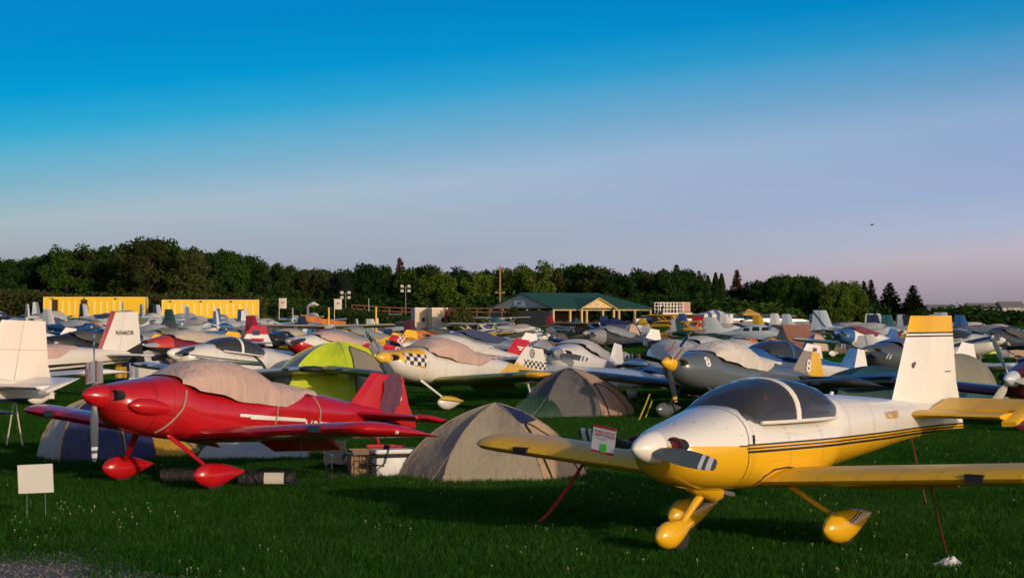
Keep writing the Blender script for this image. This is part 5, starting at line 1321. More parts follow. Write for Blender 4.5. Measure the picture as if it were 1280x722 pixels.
dome('olive grey ridge-shaped dome tent beyond the tall white fin', 1200, 46, 2.6, 2, 1.3, .4, [t_olive], n=5, lod=1)
dome('pale green low tent below the burgundy wing', 1226, 52, 1.8, 1.5, .62, .2, [cloth("tent_pale_green", (.16, .28, .22), .7)], n=5, lod=1)
dome('beige dome tent behind the olive tent', 1150, 41, 2.2, 1.8, 1.2, .2, [t_olive, t_beige], n=6, lod=1)
dome('white dome tent in the second row next to the tan-covered aeroplane', 263, 31, 1.7, 1.6, 1.12, .3, [t_white], n=6, lod=1)
dome('grey and white dome tent behind the white dome', 268, 24, 1.6, 1.4, 1.1, .2, [t_lgrey, t_white], n=6, lod=1)
dome('maroon dome tent beside a yellow rudder', 205, 28, 2.3, 1.8, 1.15, .2, [t_maroon], n=6, lod=1)
dome('lime and yellow tent between two white fins', 83, 23, 1.0, 1.2, 1.0, .2, [t_lime, t_yel], n=6, lod=1)
dome('tan and yellow dome tent beside the plain yellow fin', 512, 27, 2.1, 1.8, 1.2, .3, [t_yel, t_tan_lit, t_tan, t_tan], n=6, lod=1, door=[4], door_mat=t_black)
dome('bottle green dome tent behind the tan and yellow tent', 547, 23, 2.0, 1.7, 1.2, .3, [t_green, t_green, t_olive], n=6, lod=1)
dome('charcoal dome tent next to the red-white chequered rudder', 462, 27, 1.5, 1.4, 1.2, .3, [t_grey], n=6, lod=1)
dome('blue dome tent in front of the second container', 256, 17, 1.4, 1.4, 1.25, .2, [t_blue], n=6, lod=1)
dome('orange dome tent in front of the second container', 238, 13.5, 1.9, 1.6, 1.5, .2, [t_orange], n=6, lod=1)
dome('beige dome tent under the white and navy aeroplane', 246, 19, 1.3, 1.2, .85, .2, [t_beige], n=6, lod=1)
dome('green striped tent below the blue-edged cover', 358, 18, 1.6, 1.4, 1.0, .2, [t_lime2, t_green], n=6, lod=1)
dome('blue tent next to the blue-grey aeroplane', 458, 14, 1.6, 1.4, 1.3, .2, [t_blue], n=6, lod=1)
ridge_tent('cream ridge tent marked with a green leaf', 433, 17.5, 2.4, 2.2, 1.25, .3, t_beige, emblem=t_green)
ridge_tent('beige tarpaulin shelter behind the blue-grey aeroplane', 443, 14, 2.6, 2.2, 1.6, .3, t_beige)
dome('grey family tent in front of the white trailers', 512, 14, 3.0, 2.4, 1.6, .2, [t_lgrey], n=6, lod=1)
dome('rosy family tent with a grey roof before the white trailers', 546, 14, 3.4, 2.4, 1.7, .2, [t_beige, t_beige, t_grey], n=6, lod=1)
dome('bottle green tent behind the navy aeroplane', 592, 12, 2.4, 2, 1.2, .2, [t_dkgreen], n=6, lod=1)
canopy_shelter('navy pop-up canopy beside the family tents', 767, 12.5, 3.6, 3.2, 2.6, .5, t_navy, [None, None, t_navy, None])
canopy_shelter('teal awning roof in front of the pavilion', 720, 11, 1.0, 1.4, 2.2, .3, t_teal)
dome('navy and white family tent under the navy canopy', 768, 13.2, 2.4, 2.2, 1.7, .2, [t_navy, t_white, t_navy, t_white], n=6, lod=1, door=[4], door_mat=t_black)
dome('beige and grey cabin tent with a dark window', 790, 13.2, 2.2, 2.2, 2.0, .2, [t_beige, t_lgrey], n=6, lod=1, door=[5], door_mat=t_black)
ridge_tent('brown tent behind the nose of the white tourer', 1000, 17.5, 3.2, 2.6, 1.9, .5, cloth("tent_rust", (.22, .10, .065)), t_beige)
dome('burnt orange dome tent under the white tourer', 938, 19, 1.6, 1.4, 1.05, .2, [t_orange], n=6, lod=1)
dome('amber dome tent by the nose wheel of the white tourer', 965, 19, 1.5, 1.4, 1.0, .2, [cloth("tent_amber", (.58, .26, .03))], n=6, lod=1)
dome('magenta low tent behind the white canopy cover', 947, 29, 1.3, 1.2, .8, .2, [t_pink], n=6, lod=1)
dome('red dome tent behind the burgundy and white aeroplane', 1092, 15, 3.0, 2.4, 1.9, .2, [t_orange, cloth("tent_red", (.40, .04, .03))], n=6, lod=1)
dome('teal dome tent behind the grey-covered white aeroplane', 1075, 14, 2.4, 2, 1.4, .2, [t_teal], n=6, lod=1)
dome('lime tent under the slate-covered aeroplane', 1236, 22, 1.6, 1.4, .9, .2, [t_lime, t_white], n=6, lod=1)
dome('flat dark tent beneath the slate-covered aeroplane', 1195, 22, 2.2, 1.6, .6, .2, [t_teal], n=6, lod=1)
ridge_tent('brown upright shelter behind the red, white and navy fin', 321, 26, 1.4, 1.2, 1.5, .3, cloth("tent_brown", (.10, .055, .035)))
ridge_tent('beige low tent under the black nose cover', 340, 27, 1.6, 1.2, .6, .3, t_beige)
dome('dark purple tent before the brown-black aeroplane', 700, 13.5, 2.0, 1.8, 1.2, .2, [t_plum], n=6, lod=1)

for px, s_, L_, W_, h_, cs, lb in ((30, 20, 2.2, 1.8, 1.1, [t_beige, t_olive], 'beige and olive tent beside the long navy aeroplane'), (118, 16, 2.0, 1.6, 1.2, [t_orange, t_beige], 'orange and beige tent under the navy-covered aeroplane'), (300, 15, 1.8, 1.6, 1.2, [t_yel, t_grey], 'yellow and grey tent near the end of the second container'),
        (340, 21, 1.6, 1.4, 1.0, [t_blue, t_white], 'blue and white tent behind the black nose cover'), (404, 23, 1.8, 1.5, 1.1, [t_rose], 'rosy tan tent behind the lime tent'), (480, 19, 2.0, 1.6, 1.2, [t_teal, t_lgrey], 'teal and grey tent near the navy fin'), (575, 18, 2.0, 1.8, 1.3, [t_orange, t_grey], 'orange and grey tent behind the off-white cover'),
        (604, 16, 1.8, 1.5, 1.1, [t_white, t_green], 'white and green tent by the seated person'), (668, 20, 1.9, 1.6, 1.1, [t_navy, t_lgrey], 'navy and pale grey tent behind the bright red fin'), (738, 18, 2.1, 1.7, 1.2, [t_beige, t_maroon], 'beige and maroon tent near the black and silver aeroplane'), (830, 16, 2.0, 1.6, 1.2, [t_grey, t_orange], 'grey and orange tent by the yellow high-wing aeroplane'),
        (905, 21, 1.8, 1.5, 1.0, [t_black, t_lgrey], 'black and pale grey tent behind the white canopy cover'), (1020, 19, 2.0, 1.6, 1.2, [t_beige, t_blue], 'beige and blue tent before the burgundy aeroplane'), (1060, 21, 1.9, 1.5, 1.0, [t_maroon, t_rose], 'maroon and rosy tent under the burgundy aeroplane'), (1135, 19, 2.0, 1.7, 1.2, [t_green, t_yel], 'green and yellow tent beside the tall white fin'), (1265, 24, 1.8, 1.5, 1.0, [t_rose, t_white], 'rosy and white tent at the frame edge')):
    dome(lb, px, s_, L_, W_, h_, .3, cs, n=6, lod=1)
# ------------------------------------------------------------------ camp gear close by
def camp_chair(label, px, d, rz, seat_m, arm_m, k=.62):
    x = wx(px, d); r = empty('camp_chair', (x, d, gz(x, d)), rz, 0, label, 'chair')
    g = []
    for i in range(7):
        u = i / 6 - .5; g.append([Vector((.24 - .46 * v, u * .5, .44 - .10 * v - .06 * (1 - 4 * u * u))) for v in (0, .5, 1)])
    mb = MB(); mb.loft(g, False, False, False); inst('seat', mb.mesh('seat', 1, 60), seat_m, r)
    g = []
    for i in range(7):
        u = i / 6 - .5; g.append([Vector((-.20 - .16 * v - .05 * (1 - 4 * u * u), u * .54, .36 + .52 * v)) for v in (0, .5, 1)])
    mb = MB(); mb.loft(g, False, False, False); inst('backrest', mb.mesh('backrest', 1, 60), seat_m, r)
    for s_ in (1, -1):
        for a, b in (((.26, s_ * .27, 0), (-.24, s_ * .27, .44)), ((-.26, s_ * .27, 0), (.24, s_ * .27, .44)), ((.26, s_ * .27, 0), (.26, s_ * .27, .60)), ((-.22, s_ * .27, .40), (-.37, s_ * .27, .90))):
            mb = MB(); mb.tube([a, b], .011, 6); inst('leg', mb.mesh('leg'), m_dkpole, r)
        mb = MB(); mb.box((0, s_ * .27, .61), (.56, .06, .02)); inst('armrest', mb.mesh('armrest'), arm_m, r)
    for x_ in (.26, -.26):
        mb = MB(); mb.tube([(x_, .27, 0.02), (-x_ * .2, -.0, .22), (x_, -.27, .02)], .010, 6); inst('brace', mb.mesh('brace'), m_dkpole, r)
    r.scale = (k, k, k)
    return r
m_dkpole = plain('chair_tube_dark', (.03, .032, .035), .5)
m_chair, m_aqua = cloth("chair_black_cloth", (.012, .018, .028), .8), cloth("chair_blue_trim", (.02, .20, .34), .7)
camp_chair('folding camp chair with blue arms under the wing of the red aeroplane', 424, 30.3, radians(-65), m_chair, m_aqua, .64)
camp_chair('dark folding chair lying behind the white cool box', 468, 30.8, radians(200), m_chair, m_chair, .55)
def coolbox():
    d = 31.0; x = wx(492, d); r = empty('cool_box', (x, d, 0), .35, 0, 'white cool box with a dark band beside the sand tent', 'cool box')
    def rb(z0, z1, a, b, nm, m):
        mb = MB(); mb.loft([[Vector((sx * a * k, sy * b * k, z)) for sx, sy in ((-.5, -.46), (-.46, -.5), (.46, -.5), (.5, -.46), (.5, .46), (.46, .5), (-.46, .5), (-.5, .46))] for z, k in ((z0, .97), (z0 + .02, 1), (z1 - .02, 1), (z1, .97))]); inst(nm, mb.mesh(nm, 1, 30), m, r)
    m_w = plain("cooler_white", (.62, .64, .66), .5)
    rb(.02, .30, .62, .36, 'body', m_w); rb(.302, .36, .64, .38, 'band', m_dark); rb(.362, .42, .66, .40, 'lid', m_w)
    mb = MB(); mb.tube([(-.34, 0, .30), (-.38, 0, .22), (-.34, 0, .16)], .012, 6); inst('handle', mb.mesh('handle'), m_dark, r)
coolbox()
def carton():
    d = 31.2; x = wx(458, d); r = empty('cardboard_box', (x, d, 0), .2, 0, 'brown cardboard box between two folding chairs', 'box')
    mc = plain("cardboard", (.26, .17, .10), .9)
    for c, s_ in (((0, -.20, .2), (.5, .012, .4)), ((0, .2, .2), (.5, .012, .4)), ((-.25, 0, .2), (.012, .386, .4)), ((.25, 0, .2), (.012, .386, .4)), ((0, 0, .012), (.48, .38, .012))):
        mb = MB(); mb.box(c, s_); inst('side_panel', mb.mesh('side_panel', 1, 0), mc, r)
    mb = MB(); mb.box((0, -.27, .38), (.48, .14, .01), 0, 0, Matrix.Rotation(.5, 3, 'X')); inst('flap', mb.mesh('flap', 1, 0), mc, r)
carton()
def crate():
    d = 31.6; x = wx(482, d); r = empty('red_tub', (x, d, 0), .1, 0, 'red plastic tub behind the white cool box', 'tub')
    mb = MB(); mb.loft([[Vector((a * sx, b * sy, z)) for sx, sy in ((-1, -1), (1, -1), (1, 1), (-1, 1))] for a, b, z in ((.22, .16, 0), (.27, .2, .40), (.29, .22, .42), (.29, .22, .44), (.26, .19, .43), (.21, .15, .02))]); inst('tub', mb.mesh('tub', 1, 30), plain("red_plastic", (.42, .02, .02), .4), r)
crate()
def duffel(label, px, d, L, rad, rz, patch=False):
    x = wx(px, d); r = empty('rolled_bag', (x, d, 0), rz, 0, label, 'bag')
    mb = MB(); mb.lathe([(-L / 2, .02), (-L / 2 - .01, rad * .6), (-L / 2 + .01, rad * .95), (-L / 2 + .06, rad), (0, rad * 1.03), (L / 2 - .06, rad), (L / 2 - .01, rad * .95), (L / 2 + .01, rad * .6), (L / 2, .02)], 20, 'X', (0, 0, rad)); inst('roll', mb.mesh('roll'), cloth("black_nylon", (.014, .014, .016), .5, .5, 9), r)
    for q in (-.3, .28):
        mb = MB(); mb.lathe([(q * L - .02, rad * 1.03), (q * L - .02, rad * 1.07), (q * L + .02, rad * 1.07), (q * L + .02, rad * 1.03)], 20, 'X', (0, 0, rad)); inst('strap', mb.mesh('strap'), m_dark, r)
    if patch:
        mb = MB(); mb.loft([[Vector((a, -(rad * 1.075) * cos(q), rad + rad * 1.075 * sin(q))) for a in (-.02, .12, .26)] for q in [-.5 + .25 * k for k in range(6)]], False, False, False); inst('white_label', mb.mesh('white_label'), plain("label_white", (.55, .55, .52), .7), r)
duffel('black rolled bag with a white label under the red wing', 334, 29.2, .78, .125, -.08, True)
duffel('black rolled bag between the wheels of the red aeroplane', 238, 29.9, .85, .11, .05)
def sign():
    d = gd(46, 648); x = wx(45, d); r = empty('yard_sign', (x, d, 0), .0, 0, 'blank white yard sign on two wire legs in the grass', 'sign')
    w, h = .42, .34; z = .31; mb = MB(); mb.box((0, 0, z + h / 2), (w, .006, h), 0, 0, Matrix.Rotation(-.045, 3, 'Y')); inst('panel', mb.mesh('panel', 1, 0), plain("yard_sign_board", (.60, .60, .58), .6), r)
    for q in (-.10, .12):
        mb = MB(); mb.tube([(q, .006, -.05), (q - .012, .006, z + .25)], .004, 6); inst('wire_leg', mb.mesh('wire_leg'), m_steel, r)
sign()
def ribbon(name, label, pts, w, mat, cat='strap', flat=.25):
    mb = MB(); n = []
    for i in range(len(pts) - 1):
        for k in range(6): n.append(Vector(pts[i]).lerp(Vector(pts[i + 1]), k / 6) - Vector((0, 0, .02 * sin(pi * k / 6))))
    n.append(Vector(pts[-1])); mb.tube(n, w, 6, 0, flat)
    return tag(inst(name, mb.mesh(name), mat), label, cat)
def wpt(px, py, d): return (wx(px, d), d, max(.006, wz(py, d)))
def on_plane(pl, v): return tuple((Matrix.Translation(pl.location) @ Matrix.Rotation(pl.rotation_euler.z, 4, 'Z') @ Matrix.Rotation(pl.rotation_euler.y, 4, 'Y')) @ Vector(v))
pA = on_plane(A, (.05, -2.45, .80)); g0 = gd(668, 656)
ribbon('tie_down_strap', 'red webbing strap from the far wing of the yellow aeroplane to the grass', [pA, (wx(700, 24), 24.0, .32), (wx(672, g0), g0, .02), (wx(658, g0), g0, .02)], .022, m_strap_red)
pB = on_plane(A, (-.25, 1.9, .76)); g1 = gd(1183, 695)
ribbon('tie_down_strap', 'red webbing strap from the near wing of the yellow aeroplane down to a white bag', [pB, (wx(1183, g1), g1, .02)], .016, m_strap_red)
pC = on_plane(A, (-3.0, 0, 1.02)); g2 = gd(1160, 632)
ribbon('tail_tie_rope', 'dark red strap hanging from the tail of the yellow aeroplane', [pC, (wx(1158, g2), g2, .02)], .016, m_strap_red)
def plastic_bag():
    d = gd(1182, 708); x = wx(1182, d); q = random.Random(4); mb = MB(); rg = []
    for i, (h, a) in enumerate(((0, .12), (.025, .13), (.05, .10), (.07, .06), (.085, .02))):
        rg.append([Vector((a * cos(t) * q.uniform(.7, 1.2) + h * .6, a * .7 * sin(t) * q.uniform(.7, 1.2), h * q.uniform(.75, 1.2) + .004)) for t in [2 * pi * k / 12 for k in range(12)]])
    mb.loft(rg)
    tag(inst('plastic_bag', mb.mesh('plastic_bag', 1, 20), plain("bag_white_film", (.62, .63, .66), .35), None, (x, d, 0)), 'crumpled white plastic bag lying in the grass', 'bag')
plastic_bag()
pD = on_plane(B_, (-.1, 2.6, .86)); g3 = gd(372, 615)
ribbon('tie_down_rope', 'dark blue rope from the wing of the red aeroplane to the grass', [pD, (wx(373, g3), g3, .01)], .014, plain("blue_rope", (.015, .02, .10), .9), 'rope')
CT = bpy.data.objects['aeroplane.002'] if 'aeroplane.002' in bpy.data.objects else A
for px0, px1, nm in ((17, 8, 'pale rope on one side under the peach-toned tail'), (20, 29, 'pale rope on the other side under the peach-toned tail')):
    dd = gd(20, 560); ribbon('tail_tie_rope', nm, [(wx(px0, dd), dd, wz(503, dd)), (wx(px1, dd), dd, .01)], .016, m_rope, 'rope', 1)
for px0, py0, px1, py1, nm in ((812, 492, 798, 526, 'yellow rope staked out by the grey aeroplane'), (815, 500, 806, 524, 'short yellow rope next to the longer yellow rope')):
    dd = gd(px1, py1); ribbon('tie_down_rope', nm, [(wx(px0, dd), dd, max(.1, wz(py0, dd))), (wx(px1, dd), dd, .01)], .018, plain("yellow_rope", (.45, .36, .02), .9), 'rope', 1)
def hung(label, px, py, d, w, h, mat, name, cat):
    mb = MB(); mb.loft([[Vector((w * (i / 8 - .5) * (1 + .15 * v), .05 * sin(i * 1.4 + v * 2) * v - .02, -h * v)) for i in range(9)] for v in (0, .3, .6, 1)], False, False, False)
    tag(inst(name, mb.mesh(name, 1, 60), mat, None, (wx(px, d), d, wz(py, d))), label, cat)
hung('yellow shirt hung on the plum and white tent', 152, 458, 66.5, .36, .36, t_yel, 'hung_shirt', 'shirt')
hung('pale grey shirt hung in the plum and white tent doorway', 168, 452, 66.3, .3, .5, t_lgrey, 'hung_shirt', 'shirt')

# ------------------------------------------------------------------ buildings and fixtures of the far side
m_cont, m_contp, m_trim = plain("container_yellow", (.80, .50, .008), .55, 0, .08, 2), plain("container_pale_panel", (.80, .66, .22), .5), plain("container_trim", (.82, .62, .20), .5)
def container(label, x0, x1, top, d, rz, doors):
    L = (x1 - x0) / F * d / cos(rz); xc = wx((x0 + x1) / 2, d); z0 = gz(xc, d); h = wz(top, d) - z0; w = 2.44
    r = empty('wash_container', (xc, d, z0), rz, 0, label, 'container')
    f = -w / 2
    mb = MB(); mb.box((0, 0, h / 2 + .06), (L - .1, w - .1, h - .2)); inst('wall', mb.mesh('wall', 1, 0), m_cont, r)
    for zc in (h - .06, .12):
        mb = MB(); mb.box((0, 0, zc), (L, w, .12 if zc > 1 else .2)); inst('frame_rail', mb.mesh('frame_rail', 1, 0), m_trim if zc > 1 else m_cont, r)
    for sx in (1, -1):
        for sy in (1, -1): mb = MB(); mb.box((sx * (L / 2 - .06), sy * (w / 2 - .06), h / 2), (.13, .13, h - .12)); inst('corner_post', mb.mesh('corner_post', 1, 0), m_trim, r)
    k = 0; n = int(L / .73)
    rib = geo(('rib', round(h, 2)), lambda: (lambda m_: (m_.box((0, 0, 0), (.24, .05, h * .62)), m_.mesh('louvre_panel', 1, 0))[1])(MB()))
    for i in range(1, n):
        x = -L / 2 + i * L / n; px = x0 + (x + L / 2) / L * (x1 - x0)
        if any(a - 3 < px < b + 3 for a, b in doors) or (doors and px > 152): continue
        inst('louvre_panel', rib, m_contp, r, (x, f + .035, h * .5))
    for a, b in doors:
        xa, xb = (a - (x0 + x1) / 2) / (x1 - x0) * L, (b - (x0 + x1) / 2) / (x1 - x0) * L
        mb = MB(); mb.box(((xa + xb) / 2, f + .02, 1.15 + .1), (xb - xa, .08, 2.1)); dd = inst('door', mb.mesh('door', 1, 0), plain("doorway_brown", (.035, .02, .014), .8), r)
        mb = MB(); mb.box(((xa + xb) / 2, f - .03, 2.34), (xb - xa + .1, .06, .08)); inst('door_frame', mb.mesh('door_frame', 1, 0), m_cont, dd)
    for i in range(3):
        x = -L / 2 + (.09 + .31 * i) * L; mb = MB(); mb.box((x, f - .05, h - .2), (.26, .14, .12)); inst('wall_lamp', mb.mesh('wall_lamp', 1, 0), m_dark, r)
container('long yellow container with two dark doorways', 57, 183, 371, 252, 0.03, [(68, 75), (103.5, 111.5)])
container('long yellow container without doors beside the hedge', 204, 323, 374.5, 250, .12, [])
def grey_container():
    d = 262; x = wx(193, d); z0 = gz(x, d); h = wz(378, d) - z0; r = empty('grey_container', (x, d, z0), 0, 0, 'grey corrugated container in the gap between the yellow ones', 'container')
    mb = MB(); mb.box((0, 0, h / 2), (2.4, 2.4, h)); inst('wall', mb.mesh('wall', 1, 0), m_steel, r)
    for i in range(9): mb = MB(); mb.box((-1.1 + .275 * i, -1.23, h / 2), (.12, .06, h - .1)); inst('corrugation', mb.mesh('corrugation', 1, 0), m_steel, r)
grey_container()

m_roof, m_side, m_cream = plain("green_metal_roof", (.012, .075, .058), .75, 0, .1, 1), plain("grey_siding", (.36, .37, .37), .75), plain("cream_board", (.62, .45, .20), .7)
def pavilion():
    phi = radians(40); d0 = 293; x0 = wx(690, d0); L, Wd, ze, zr, Hp = 19.2, 13.6, 2.75, 4.85, 4.2
    r = empty('pavilion', (x0, d0, gz(x0, d0)), phi, 0, 'open-sided pavilion with a green metal roof and grey gable', 'building')
    zb = .0
    # local: x along the front eave, y back
    o = .5; apex0 = (-.2, Wd / 2, zr); apex1 = (L - Hp, Wd / 2, zr)
    def slab(nm, pts, m, th=.12):
        mb = MB(); n = len(pts); mb.add([Vector(p) for p in pts] + [Vector(p) - Vector((0, 0, th)) for p in pts], [tuple(range(n)), tuple(range(2 * n - 1, n - 1, -1))] + [(i, (i + 1) % n, n + (i + 1) % n, n + i) for i in range(n)]); return inst(nm, mb.mesh(nm, 1, 0), m, r)
    rf = slab('roof', [(-.3, -o, ze - .14), (L + o, -o, ze - .14), (L - Hp, Wd / 2, zr), (-.3, Wd / 2, zr)], m_roof)
    slab('roof', [(-.3, Wd + o, ze - .14), (-.3, Wd / 2, zr), (L - Hp, Wd / 2, zr), (L + o, Wd + o, ze - .14)], m_roof)
    slab('roof', [(L + o, -o, ze - .14), (L + o, Wd + o, ze - .14), (L - Hp, Wd / 2, zr)], m_roof)
    for i in range(1, 38):       # standing seams on the front slope
        x = -.3 + (L + .6) * i / 38; k = 1 if x < L - Hp else max(.05, 1 - (x - (L - Hp)) / (Hp + o))
        mb = MB(); mb.tube([(x, -o + .02, ze - .13), (x if k == 1 else x, -o + (Wd / 2 + o) * k, ze - .14 + (zr - ze + .14) * k)], .03, 4); inst('roof_seam', mb.mesh('roof_seam'), m_roof, rf)
    mb = MB(); mb.add([(0, 0, ze - .1), (0, Wd, ze - .1), (0, Wd / 2, zr - .14), (.15, 0, ze - .1), (.15, Wd, ze - .1), (.15, Wd / 2, zr - .14)], [(0, 1, 2), (5, 4, 3), (0, 3, 4, 1), (1, 4, 5, 2), (2, 5, 3, 0)]); gw = inst('gable_wall', mb.mesh('gable_wall', 1, 0), m_side, r)
    mb = MB(); mb.box((-.04, Wd * .52, ze + .55), (.06, 2.3, .8)); sg = inst('sign_board', mb.mesh('sign_board', 1, 0), plain("sign_pale_blue", (.55, .66, .72), .6), gw)
    mb = MB(); mb.box((-.08, Wd * .52, ze + .66), (.02, .9, .16)); mb.box((-.08, Wd * .52, ze + .42), (.02, 1.3, .08)); inst('sign_mark', mb.mesh('sign_mark', 1, 0), m_navy, sg)
    # porch gable in the front slope
    pc, pw, pd = L * .41, 3.1, 3.6; pz = ze + 1.35
    mb = MB(); mb.add([(pc - pw, -1.0, ze - .12), (pc + pw, -1.0, ze - .12), (pc, -1.0, pz - .1), (pc - pw, -.85, ze - .12), (pc + pw, -.85, ze - .12), (pc, -.85, pz - .1)], [(0, 1, 2), (5, 4, 3), (0, 3, 4, 1), (1, 4, 5, 2), (2, 5, 3, 0)]); pg = inst('porch_gable', mb.mesh('porch_gable', 1, 0), m_cream, r)
    for s_ in (1, -1): slab('porch_roof', [(pc + s_ * (pw + .4), -1.25, ze - .2), (pc + s_ * (pw + .4), pd, ze - .1), (pc, pd + 1, pz + .02), (pc, -1.25, pz + .02)][::s_], m_roof, .14)
    for s_ in (1, -1): mb = MB(); mb.tube([(pc + s_ * (pw + .4), -1.28, ze - .24), (pc, -1.28, pz - .04)], .09, 4); inst('barge_board', mb.mesh('barge_board', 1, 0), m_cream, pg)
    mb = MB(); mb.box((pc - .3, -1.04, ze + .35), (1.7, .05, .5)); sg = inst('sign_board', mb.mesh('sign_board', 1, 0), plain("sign_cream", (.62, .55, .42), .6), pg)
    mb = MB(); mb.box((pc - .3, -1.08, ze + .40), (.9, .02, .14)); inst('sign_mark', mb.mesh('sign_mark', 1, 0), plain("sign_mark_brown", (.25, .18, .12), .7), sg)
    mb = MB(); mb.box((L / 2, -.1, ze - .32), (L, .18, .3)); inst('fascia_beam', mb.mesh('fascia_beam', 1, 0), m_cream, r)
    pm = geo('post', lambda: (lambda m_: (m_.box((0, 0, 1.2), (.26, .26, 2.5)), m_.mesh('post', 1, 0))[1])(MB()))
    for i in range(7):
        inst('post', pm, m_cream, r, (.15 + (L - .3) * i / 6, -.1, 0))
        inst('post', pm, m_cream, r, (.15 + (L - .3) * i / 6, Wd, 0))
    for x in (pc - pw, pc + pw): inst('post', pm, m_cream, r, (x, -.92, 0))
    for i in range(1, 5): inst('post', pm, m_side, r, (.0, Wd * i / 5, 0))
    mb = MB(); mb.box((-.1, Wd / 2, 1.15), (.1, Wd - .3, 2.3)); inst('side_wall', mb.mesh('side_wall', 1, 0), plain("dark_siding", (.09, .085, .08), .8), r)
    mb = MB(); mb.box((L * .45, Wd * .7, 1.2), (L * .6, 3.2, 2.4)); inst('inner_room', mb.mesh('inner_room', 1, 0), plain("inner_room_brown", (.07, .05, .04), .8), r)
    mb = MB(); mb.box((L / 2, Wd / 2, .05), (L + .6, Wd + .6, .1)); inst('floor_slab', mb.mesh('floor_slab', 1, 0), plain("concrete", (.25, .24, .22), .9), r)
    for i in range(6):
        mb = MB(); bx = 2 + i * 2.7; mb.box((bx, 1.6, .74), (1.7, .7, .05)); mb.box((bx, .95, .45), (1.7, .24, .04)); mb.box((bx, 2.25, .45), (1.7, .24, .04)); mb.box((bx - .6, 1.6, .4), (.07, 1.3, .66)); mb.box((bx + .6, 1.6, .4), (.07, 1.3, .66))
        tb = inst('picnic_table', mb.mesh('picnic_table', 1, 0), plain("bench_wood", (.20, .13, .08), .8)); tb.location = r.location; tb.rotation_euler = r.rotation_euler; tag(tb, 'wooden picnic table under the pavilion roof', 'table', 'picnic tables in the pavilion')
pavilion()
def kiosk():
    d = 300; x = wx(842, d); r = empty('viewing_stand', (x, d, gz(x, d)), radians(12), 0, 'wooden hut with a railed roof deck and a dark stair', 'building')
    mw = plain("orange_wood", (.42, .20, .06), .75); zd = 1.75
    mb = MB(); mb.box((0, 0, .9), (3.3, 2.6, 1.7)); wl_ = inst('wall', mb.mesh('wall', 1, 0), mw, r)
    for i in range(12): mb = MB(); mb.box((-1.6 + .29 * i, -1.32, .9), (.03, .03, 1.66)); inst('batten', mb.mesh('batten', 1, 0), plain("dark_batten", (.25, .11, .04), .8), wl_)
    for q in (-.7, .55): mb = MB(); mb.box((q, -1.33, 1.0), (.6, .05, .45)); inst('window', mb.mesh('window', 1, 0), m_window, wl_)
    mb = MB(); mb.box((.1, 0, zd + .1), (4.4, 3.4, .22)); inst('deck', mb.mesh('deck', 1, 0), plain("white_fascia", (.70, .66, .60), .6), r)
    zt = zd + 1.75
    for i in range(8):
        for yy in (-1.4, 1.4): mb = MB(); mb.box((-2.4 + .49 * i, yy, zd + .9), (.07, .07, 1.5)); inst('rail_post', mb.mesh('rail_post', 1, 0), m_white, r)
    for z in (zd + .7, zd + 1.2, zt - .08):
        for yy in (-1.43, 1.43): mb = MB(); mb.box((-.65, yy, z), (3.7, .05, .06)); inst('rail', mb.mesh('rail', 1, 0), m_white, r)
    mb = MB(); mb.loft([[Vector((.75 + .33 * i, -1.48 + .05 * sin(i * 1.6), z)) for i in range(5)] for z in (zd + .3, zt)], False, False, False); fl_ = inst('flag', mb.mesh('flag', 1, 60), cloth("flag_rose", (.50, .30, .28), .8), r)
    mb = MB(); mb.tube([(-3.2, -1.6, .1), (-1.9, -1.5, zd + 1.2)], .12, 4); mb.tube([(-3.2, -1.0, .1), (-1.9, -.9, zd + 1.2)], .12, 4)
    for i in range(8): mb.box((-3.15 + .165 * i, -1.3, .25 + .26 * i), (.22, .6, .04))
    inst('stair', mb.mesh('stair', 1, 0), plain("stair_dark", (.04, .05, .055), .6), r)
kiosk()
m_box = plain("trailer_warm_lit_white", (.62, .50, .38), .6, 0, .06, 1)  # white trailers with warm sunlight put into their colour
def trailer(label, px0, px1, d, rz, name='box_trailer'):
    L = (px1 - px0) / F * d; x = wx((px0 + px1) / 2, d); z0 = gz(x, d); h = wz(384.5, d) - z0
    r = empty(name, (x, d, z0), rz, 0, label, 'trailer')
    mb = MB(); mb.box((0, 0, h / 2 + .2), (L, 2.3, h - .4)); inst('body', mb.mesh('body', 1, 0), m_box, r)
    mb = MB(); mb.box((0, 0, h - .04), (L + .08, 2.36, .09)); inst('roof_edge', mb.mesh('roof_edge', 1, 0), m_white, r)
    mb = MB(); mb.box((L * .2, -1.16, h * .6), (.35, .05, .5)); inst('window', mb.mesh('window', 1, 0), m_window, r)
    for a in (-.25, .25):
        for b in (1.05, -1.05): mb = MB(); mb.lathe([(-.1, .1), (-.1, .32), (.1, .32), (.1, .1)], 12, 'Y', (a * L, b, .32)); inst('wheel', mb.mesh('wheel'), m_tyre, r)
trailer('white box trailer in warm-lit colour next to the dark truck', 516, 531, 232, .25); trailer('wider white box trailer in warm-lit colour beside the red banner', 537, 557, 230, .25)
hung('dark red and black banner hanging beside the white trailer', 561, 386.5, 226, .9, 1.4, cloth("banner_red_black", (.22, .01, .02), .7), 'hanging_banner', 'banner')
car('dark van parked beside the white trailers', 506, 231, m_dkgrey, radians(80), 'suv')

